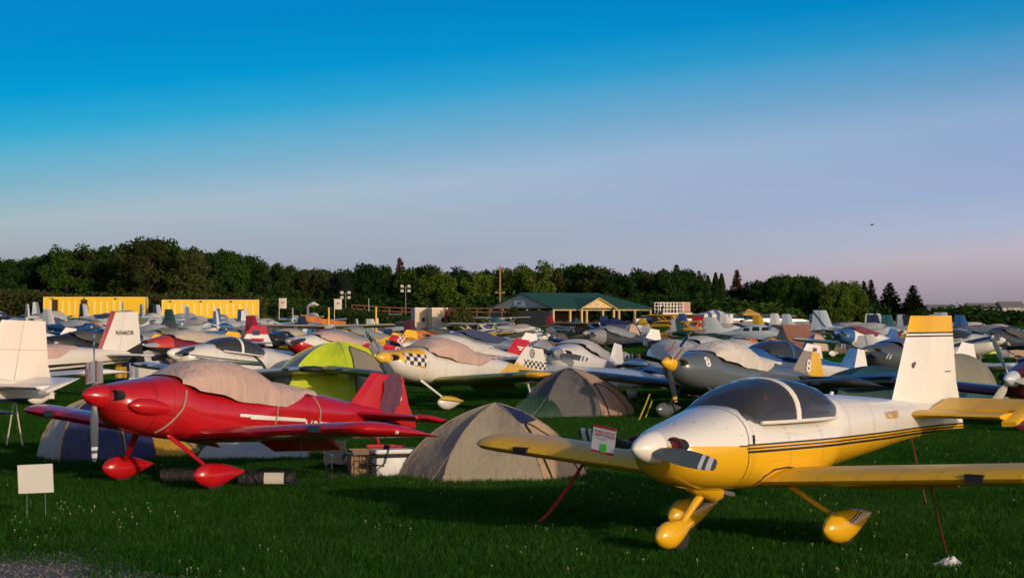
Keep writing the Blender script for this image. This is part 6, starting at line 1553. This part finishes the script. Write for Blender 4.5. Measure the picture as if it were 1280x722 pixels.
def pole(name, label, cat, px, top, d, rad, mat, extra=None):
    x = wx(px, d); z0 = gz(x, d); h = wz(top, d) - z0; r = empty(name, (x, d, z0), 0, 0, label, cat)
    mb = MB(); mb.tube([(0, 0, -.3), (0, 0, h * .5), (0, 0, h)], [rad, rad * .85, rad * .7], 8); inst('pole', mb.mesh('pole'), mat, r)
    if extra: extra(r, h)
    return r
m_wpole = plain("weathered_wood", (.30, .19, .12), .9)
def xarm(r, h):
    for z, w in ((h - .5, .8), (h * .55, 1.4)):
        mb = MB(); mb.box((0, -.14, z), (w, .1, .12)); a = inst('cross_arm', mb.mesh('cross_arm', 1, 0), m_wpole, r)
        for q in (-w * .42, w * .42): mb = MB(); mb.lathe([(z + .06, .05), (z + .14, .07), (z + .22, .04)], 8, 'Z', (q, -.14, 0)); inst('insulator', mb.mesh('insulator'), m_lamp, a)
    mb = MB(); mb.lathe([(h - 1.0, .2), (h - .95, .24), (h - .3, .24), (h - .25, .1)], 10, 'Z', (.38, 0, 0)); inst('transformer', mb.mesh('transformer'), m_steel, r)
pole('utility_pole', 'tall wooden utility pole with two cross arms', 'pole', 625, 332, 306, .17, m_wpole, xarm)
def flood(r, h):
    mb = MB(); mb.box((0, 0, h - .9), (1.5, .06, .06)); mb.box((0, 0, h - .25), (1.5, .06, .06)); inst('cross_bar', mb.mesh('cross_bar', 1, 0), m_steel, r)
    for q in (-.5, .5):
        for z in (h - .72, h - .05): mb = MB(); mb.box((q, -.15, z), (.42, .25, .34), 0, 0, Matrix.Rotation(.3, 3, 'X')); inst('lamp_head', mb.mesh('lamp_head', 1, 0), plain("lamp_housing", (.62, .58, .50), .3), r)
pole('floodlight', 'tall floodlight with four lamps above the trailers', 'floodlight', 507, 357, 300, .09, m_steel, flood)
pole('floodlight', 'lower floodlight with four lamps near the rose banner', 'floodlight', 432, 365, 290, .09, m_steel, flood)
def banner(r, h):
    mb = MB(); mb.loft([[Vector((.05 + .22 * i, .03 * sin(i * 1.3 + z), z)) for i in range(5)] for z in (h - 1.35, h - .7, h - .05)], False, False, False); b = inst('banner', mb.mesh('banner', 1, 60), plain("banner_white", (.60, .55, .52), .8), r)
    mb = MB(); mb.box((.48, -.06, h - .6), (.3, .01, .25)); inst('banner_mark', mb.mesh('banner_mark', 1, 0), plain("banner_red", (.40, .18, .18), .8), b)
pole('banner_pole', 'narrow white banner on a pole by the second container', 'banner', 349, 372, 262, .04, m_white, banner)
pole('banner_pole', 'narrow white and rose banner on a pole before the hedge', 'banner', 418, 373, 262, .04, m_white, banner)
pole('flag_pole', 'thin pale pole in front of the dark trees', 'pole', 461, 373, 280, .05, m_pale)
pole('marker_pole', 'bright yellow marker pole among the fins', 'pole', 470, 383.5, 190, .11, m_yel)
pole('marker_pole', 'second yellow marker pole by the orange fence', 'pole', 411, 384, 190, .10, m_yel)
def hut():
    d = 285; x = wx(391, d); z0 = gz(x, d); h = wz(377, d) - z0; e = wz(382, d) - z0; r = empty('small_hut', (x, d, z0), .3, 0, 'small pale gabled hut at the foot of the trees', 'hut')
    mb = MB(); mb.box((0, 0, e / 2), (1.5, 1.5, e)); inst('wall', mb.mesh('wall', 1, 0), m_side, r)
    mb = MB(); mb.add([(-.95, -.9, e), (.95, -.9, e), (0, -.9, h), (-.95, .9, e), (.95, .9, e), (0, .9, h)], [(0, 1, 2), (5, 4, 3), (0, 3, 4, 1), (1, 4, 5, 2), (2, 5, 3, 0)]); inst('roof', mb.mesh('roof', 1, 0), plain("hut_roof_grey", (.45, .44, .43), .7), r)
    mb = MB(); mb.box((0, -.76, e * .45), (.6, .04, e * .9)); inst('door', mb.mesh('door', 1, 0), m_dark, r)
hut()
def net_fence():
    d = 205; r = empty('barrier_fence', (wx(403, d), d, 0), 0, 0, 'orange mesh barrier fence before the hedge', 'fence')
    x0, x1 = wx(376, d), wx(432, d); mb = MB(); n = 24
    mb.loft([[Vector((x0 + (x1 - x0) * i / n - r.location.x, .03 * sin(i), gz(x0 + (x1 - x0) * i / n, d) + z + .35 + .04 * sin(i * .9))) for i in range(n + 1)] for z in (.95, 1.5)], False, False, False); inst('mesh', mb.mesh('mesh', 1, 60), cloth("orange_mesh", (.58, .17, .03), .7), r)
    for i in range(6): x = x0 + (x1 - x0) * i / 5; mb = MB(); mb.tube([(x - r.location.x, .05, gz(x, d)), (x - r.location.x, .05, gz(x, d) + 1.95)], .03, 6); inst('post', mb.mesh('post'), m_steel, r)
net_fence()
def rail_fence():
    d = 300; r = empty('rail_fence', (wx(560, d), d, 0), 0, 0, 'long reddish rail fence along the foot of the trees', 'fence')
    x0, x1 = wx(440, d), wx(690, d); n = 16
    for i in range(n + 1):
        x = x0 + (x1 - x0) * i / n; mb = MB(); mb.box((x - r.location.x, 0, gz(x, d) + 1.3), (.14, .14, 2.8)); inst('post', mb.mesh('post', 1, 0), plain("rail_red_brown", (.20, .08, .05), .8), r)
    for i in range(n):
        a, b = x0 + (x1 - x0) * i / n, x0 + (x1 - x0) * (i + 1) / n
        for z in (2.05, 2.6): mb = MB(); mb.tube([(a - r.location.x, -.1, gz(a, d) + z), (b - r.location.x, -.1, gz(b, d) + z)], .08, 4); inst('rail', mb.mesh('rail', 1, 0), plain("rail_red_brown", (.2, .08, .05), .8), r)
rail_fence()

# cars beyond the field
cp = {k: paint('car_' + k, c, rough=.25, coat=.5) for k, c in dict(silver=(.40, .42, .45), white=(.62, .62, .62), navy=(.02, .03, .08), red=(.30, .01, .015), black=(.015, .015, .018), sand=(.40, .34, .26), green=(.04, .10, .07), blue=(.03, .10, .25)).items()}
for px, d, c, kd, rz, lb in ((500, 296, 'silver', 'suv', .1, 'silver car parked along the rail fence'), (475, 298, 'black', 'sedan', .1, 'black car parked along the rail fence'), (529, 297, 'white', 'sedan', .1, 'white car at the fence above the trailers'), (556, 297, 'navy', 'sedan', .1, 'navy car at the fence above the trailers'),
        (808, 330, 'silver', 'sedan', .2, 'silver car beside the pavilion'), (822, 306, 'navy', 'sedan', .2, 'navy car beside the wooden hut'), (858, 300, 'black', 'suv', .2, 'black car next to the wooden hut'), (868, 312, 'red', 'sedan', .2, 'dark red car beyond the wooden hut'),
        (876, 304, 'white', 'suv', .2, 'white car before the striped canopy'), (906, 312, 'blue', 'sedan', .2, 'blue car beyond the striped canopy'), (918, 306, 'sand', 'suv', .2, 'sand-coloured car in the car park'), (950, 320, 'green', 'suv', .2, 'green car under the dark trees'), (962, 308, 'navy', 'suv', .2, 'navy car in the far car park'), (976, 310, 'silver', 'sedan', .2, 'silver car in the far car park'), (945, 300, 'black', 'sedan', .2, 'black car in the far car park'), (992, 312, 'white', 'sedan', .2, 'white car at the end of the car park')):
    car(lb, px, d, cp[c], rz, kd, 'cars parked beyond the field', gz(wx(px, d), d) + (1.4 if px < 600 and False else 0))
canopy_shelter('blue and white striped canopy in the car park', 893, 9.3, 4.2, 3, 2.5, .3, cloth("striped_canopy", (.04, .09, .26), .7, .2, 3, (1.6, (.62, .62, .62))), [None, None, cloth("striped_canopy", (.04, .09, .26)), None])
dome('bright red tent in the car park', 881, 9.0, 2.6, 2.2, 1.9, .2, [cloth("tent_bright_red", (.5, .03, .03))], n=6, lod=1)
canopy_shelter('yellow-framed canopy in the car park', 936, 9.2, 2.4, 2.4, 2.6, .2, t_yel)

# people
c_shirt = {k: plain('shirt_' + k, c, .85) for k, c in dict(white=(.6, .6, .6), blue=(.05, .10, .22), red=(.35, .03, .03), grey=(.2, .2, .2), jeans=(.03, .05, .10), khaki=(.25, .2, .13)).items()}
person('person in a pale shirt seated beside the white high-wing aeroplane', 619, 0, 188, c_shirt['white'], c_shirt['khaki'], 'sit', radians(150))
person('person in dark clothes standing in the container doorway', 108.5, 0, 249.6, c_shirt['grey'], c_shirt['jeans'], 'stand', radians(-90))
person('person in a blue shirt walking under the pavilion roof', 712, 0, 299, c_shirt['blue'], c_shirt['jeans'], 'stand', radians(200))
person('person in a red shirt standing at the pavilion posts', 752, 0, 304, c_shirt['red'], c_shirt['jeans'], 'stand', radians(250))
person('person in a pale top near the yellow high-wing aeroplane', 838, 0, 205, c_shirt['white'], c_shirt['jeans'], 'stand', radians(20))

# ------------------------------------------------------------------ trees, bank, hedge
T = [ # px, top row, distance, width factor, leaf, label
 (4, 322, 330, 1.1, 'dark', 0), (22, 324, 345, 1.0, 'dark', 0), (44, 318, 350, 1.0, 'mid', 0), (66, 313, 352, .95, 'dark', 0), (84, 307, 345, 1.05, 'mid', 1), (108, 306, 350, 1.0, 'olive', 1), (128, 306, 346, .95, 'dark', 1), (146, 311, 355, .8, 'dark', 1),
 (168, 298, 330, .85, 'olive', 2), (186, 294, 328, .95, 'olive', 2), (206, 299, 332, .85, 'mid', 2), (226, 301, 338, .9, 'dark', 2), (240, 312, 330, .9, 'olive', 2), (264, 312, 345, 1.0, 'dark', 3), (286, 309, 350, 1.0, 'mid', 3), (304, 316, 352, .9, 'dark', 3), (318, 321, 355, .9, 'mid', 3),
 (336, 327, 352, 1.0, 'dark', 4), (352, 328, 356, 1.0, 'olive', 4), (370, 333, 360, 1.1, 'mid', 4), (392, 333, 356, 1.1, 'olive', 4), (412, 334, 360, 1.1, 'dark', 4), (428, 340, 352, 1.0, 'blue', 4), (446, 331, 362, 1.05, 'dark', 5), (462, 328, 360, 1.0, 'dark', 5), (478, 330, 360, .9, 'mid', 5), (518, 332, 362, 1.1, 'mid', 5), (534, 329, 364, 1.1, 'dark', 5),
 (548, 338, 340, 1.3, 'bright', 6), (566, 334, 362, 1.1, 'dark', 6), (584, 336, 362, 1.0, 'dark', 6), (602, 338, 356, 1.1, 'bright', 6), (612, 335, 364, 1.0, 'dark', 6), (632, 333, 358, 1.0, 'mid', 7), (650, 330, 356, 1.05, 'bright', 7), (668, 326, 358, 1.0, 'bright', 7), (690, 333, 362, .9, 'olive', 7), (712, 329, 366, 1.0, 'mid', 8), (730, 327, 366, 1.0, 'mid', 8),
 (748, 331, 366, 1.0, 'olive', 8), (764, 336, 362, 1.1, 'dark', 8), (786, 335, 366, 1.0, 'dark', 8), (806, 337, 370, 1.0, 'olive', 9), (820, 338, 368, 1.0, 'mid', 9), (834, 334, 362, 1.0, 'dark', 9), (856, 334, 360, 1.0, 'dark', 9), (870, 342, 366, 1.1, 'dark', 9), (940, 352, 360, 1.2, 'dark', 10), (958, 347, 356, 1.1, 'dark', 10), (976, 341, 350, 1.0, 'dark', 10), (996, 341, 346, 1.0, 'mid', 10), (1012, 343, 344, 1.0, 'dark', 10),
 (1030, 349, 340, 1.1, 'bright', 11), (1046, 351, 338, 1.1, 'bright', 11), (1060, 350, 336, 1.1, 'bright', 11), (1068, 358, 334, 1.1, 'mid', 11), (-96, 318, 340, 1.1, 'dark', 0), (-70, 322, 350, 1.1, 'mid', 0), (-44, 316, 345, 1.1, 'dark', 0), (-20, 320, 338, 1.1, 'mid', 0)]
TL = ['dark broadleaf tree at the weedy end of the treeline', 'green broadleaf tree above the first yellow container', 'tall olive broadleaf tree behind the gap between containers', 'broadleaf tree behind the second yellow container', 'broadleaf tree behind the narrow banners', 'broadleaf tree behind the floodlights',
      'broadleaf tree between trailers and utility pole', 'broadleaf tree beside the utility pole', 'broadleaf tree behind the green pavilion roof', 'dark broadleaf tree behind the wooden hut', 'dark broadleaf tree behind the car park', 'bright green tree at the open end of the treeline']
TW = ['weedy end', 'first container', 'container gap', 'second container', 'banners', 'floodlights', 'trailers', 'utility pole', 'pavilion', 'hut', 'car park', 'open end']
ORD = ['first', 'second', 'third', 'fourth', 'fifth', 'sixth', 'seventh', 'eighth']
TONE = {'dark': 'dark green', 'mid': 'mid-green', 'olive': 'olive', 'bright': 'bright green', 'brown': 'brownish', 'blue': 'bluish'}
WH = ['behind the weedy bank', 'above the first yellow container', 'behind the gap between containers', 'behind the second yellow container', 'behind the narrow banners', 'behind the floodlights', 'behind the white trailers', 'by the utility pole', 'behind the pavilion roof', 'behind the wooden hut', 'behind the car park', 'at the open end of the wood']
seen = {}
for i, (px, top, d, w, lf, g) in enumerate(T):
    seen[(lf, g)] = seen.get((lf, g), 0) + 1
    n_same = sum(1 for q in T if q[4] == lf and q[5] == g)
    tree((ORD[seen[(lf, g)] - 1] + ' ' if n_same > 1 else '') + TONE[lf] + ' broadleaf tree ' + WH[g] + (', counting from the containers' if n_same > 1 else ''), px, top + 1, d + R.uniform(-6, 6), w * .95, lf, 'broad', i * 7 + 3, 'trees of the treeline by the ' + TW[g])
# second rank and understorey, lower and darker with distance into the wood
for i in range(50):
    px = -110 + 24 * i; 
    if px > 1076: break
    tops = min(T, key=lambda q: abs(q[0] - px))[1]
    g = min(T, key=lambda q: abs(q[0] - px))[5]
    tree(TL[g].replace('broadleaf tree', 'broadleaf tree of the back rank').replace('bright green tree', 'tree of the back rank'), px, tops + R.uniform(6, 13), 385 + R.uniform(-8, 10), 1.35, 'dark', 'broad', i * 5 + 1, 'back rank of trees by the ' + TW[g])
for i in range(44):
    px = -110 + 28 * i
    if px > 1074: break
    g = min(T, key=lambda q: abs(q[0] - px))[5]
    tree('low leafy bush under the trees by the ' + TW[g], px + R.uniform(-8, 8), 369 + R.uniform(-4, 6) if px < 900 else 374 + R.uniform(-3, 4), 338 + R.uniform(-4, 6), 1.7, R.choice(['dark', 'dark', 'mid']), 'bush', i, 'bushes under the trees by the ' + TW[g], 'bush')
for px, top, d, w, lf, lb in ((500, 322, 366, .9, 'brown', 'dead brown conifer standing above the treeline'), (430, 341, 345, 1.0, 'blue', 'blue-green spruce near the lower floodlight'), (845, 330, 366, 1.0, 'needle', 'dark spruce behind the wooden hut'), (874, 338, 368, .8, 'needle', 'slender dark spruce next to the columnar trees'), (921, 336.5, 362, 1.0, 'brown', 'brown-green conifer beyond the columnar trees'),
        (1080, 351, 345, 1.1, 'needle', 'narrow spruce, first of a close pair'), (1089, 349, 347, 1.1, 'needle', 'narrow spruce, second of a close pair'), (1112, 353, 340, 1.75, 'needle', 'broad round-topped spruce between the pair and the last spruce'), (1141, 356, 336, 1.8, 'needle', 'last broad spruce of the treeline')):
    tree(lb, px, top, d, w, lf, 'spruce', int(px), None, 'conifer')
for px, top, lb in ((885, 345, 'first columnar conifer beside the dark wood'), (894.5, 341.5, 'tallest columnar conifer, in the middle of three'), (902, 342.5, 'columnar conifer nearest the car park')):
    tree(lb, px, top, 352, 1.0, 'dark', 'column', int(px), None, 'columnar_tree')
tree('small conical bush beside the trailers', 575, 378, 226, .42, 'olive', 'bush', 1, None, 'bush'); tree('thin olive shrub before the pavilion gable', 641, 381, 290, .36, 'olive', 'bush', 0, None, 'bush')
tree('round dark bush on the low skyline', 1207, 379.5, 300, 1.7, 'dark', 'bush', 0, None, 'bush'); tree('small dark bush on the far skyline', 1168, 384, 330, 1.5, 'dark', 'bush', 1, None, 'bush'); tree('low dark bush near the skyline houses', 1250, 384, 330, 2.2, 'dark', 'bush', 1, None, 'bush')

def weeds(name, x0, x1, d0, d1, hfun, n, seed, mats):
    q = random.Random(seed); mb = MB()
    for _ in range(n):
        px = q.uniform(x0, x1); d = q.uniform(d0, d1); x = wx(px, d); h = hfun(px) * q.uniform(.55, 1.1); z0 = gz(x, d)
        k = 3
        for _ in range(k):
            z = z0 + h * q.random() ** .7; a = q.uniform(0, 6.28); s_ = q.uniform(.10, .26); n_ = Vector((q.gauss(0, 1), q.gauss(0, 1), q.gauss(0, .6))).normalized(); u = n_.orthogonal() * s_; v = n_.cross(u) * 1.0
            c = Vector((x + q.gauss(0, .3), d + q.gauss(0, .3), z)); mb.add([c - u, c + v * .5, c + u, c - v * .5], [(0, 1, 2, 3)], q.choice([0, 0, 1, 2]))
    o = inst(name, mb.mesh(name, 3, 0), mats); tag(o, kind='stuff')
weeds('tall_weeds', -110, 62, 262, 290, lambda p: 3.4 - .006 * max(0, p - 30), 16000, 1, [LEAF['olive'], LEAF['mid'], LEAF['brown']])
weeds('hedge_growth', 180, 606, 264, 284, lambda p: (2.0 if p < 480 else 1.5), 13000, 2, [LEAF['dark'], LEAF['olive'], LEAF['dark']])
weeds('rough_grass', 56, 330, 256, 262, lambda p: 3.0, 3000, 3, [LEAF['olive'], LEAF['brown'], LEAF['mid']])
def bank():
    mb = MB(); rings = []
    for px in range(-120, 620, 20):
        h = 2.4 if px < 60 else 2.0 if px < 340 else 1.2
        rings.append([Vector((wx(px, 275), 275 + u, gz(wx(px, 275), 275) - .1 + h * max(0, 1 - (u / 14) ** 2))) for u in (-14, -9, -4, 0, 6, 14)])
    mb.loft(rings, False, False, False); tag(inst('grassy_bank', mb.mesh('grassy_bank', 1, 60), plain("rough_bank", (.06, .06, .022), 1, 0, .5, .6)), kind='structure')
bank()
def skyline():
    q = random.Random(8); mb = MB()
    for _ in range(11000):
        px = q.uniform(1090, 1500); d = q.uniform(700, 760); x = wx(px, d); z = q.random() ** 1.3 * (2.4 + 1.6 * noise.noise(Vector((px * .03, 0, 0)))); n_ = Vector((q.gauss(0, 1), q.gauss(0, 1), q.gauss(0, 1))).normalized(); u = n_.orthogonal() * .38; v = n_.cross(u)
        c = Vector((x, d, z + .2)); mb.add([c - u, c + v * .6, c + u, c - v * .6], [(0, 1, 2, 3)])
    tag(inst('far_woods', mb.mesh('far_woods', 1, 0), LEAF['dark']), kind='stuff')
    for px, w, h, lb in ((1172, 9, 4, 'low distant shed on the skyline'), (1236, 16, 4.5, 'long distant house on the skyline near the edge'), (1262, 8, 5, 'distant house with a pale roof on the skyline')):
        d = 690; x = wx(px, d); r = empty('distant_house', (x, d, 0), .2, 0, lb, 'house')
        mb = MB(); mb.box((0, 0, h * .3), (w, 6, h * .6)); inst('wall', mb.mesh('wall', 1, 0), m_side, r)
        mb = MB(); e = h * .6; mb.add([(-w / 2 - .3, -3.3, e), (w / 2 + .3, -3.3, e), (-w / 2 - .3, 0, h), (w / 2 + .3, 0, h), (-w / 2 - .3, 3.3, e), (w / 2 + .3, 3.3, e)], [(0, 1, 3, 2), (2, 3, 5, 4), (0, 2, 4), (1, 5, 3), (0, 4, 5, 1)]); inst('roof', mb.mesh('roof', 1, 0), plain("slate_roof", (.16, .15, .16), .7), r)
skyline()
def bird():
    d = 150; mb = MB(); mb.lathe([(-.12, .005), (-.08, .03), (0, .045), (.1, .03), (.16, .005)], 8, 'X', (0, 0, 0))
    for s_ in (1, -1): mb.add([(.05, 0, .01), (.07, s_ * .15, .07), (.0, s_ * .32, .04), (-.06, s_ * .14, .06), (-.05, 0, .01)], [(0, 1, 2, 3, 4)])
    tag(inst('bird', mb.mesh('bird'), m_dark, None, (wx(1090, d), d, wz(281, d)), (0, 0, .6)), 'tiny dark bird flying high in the clear sky', 'bird')
bird()
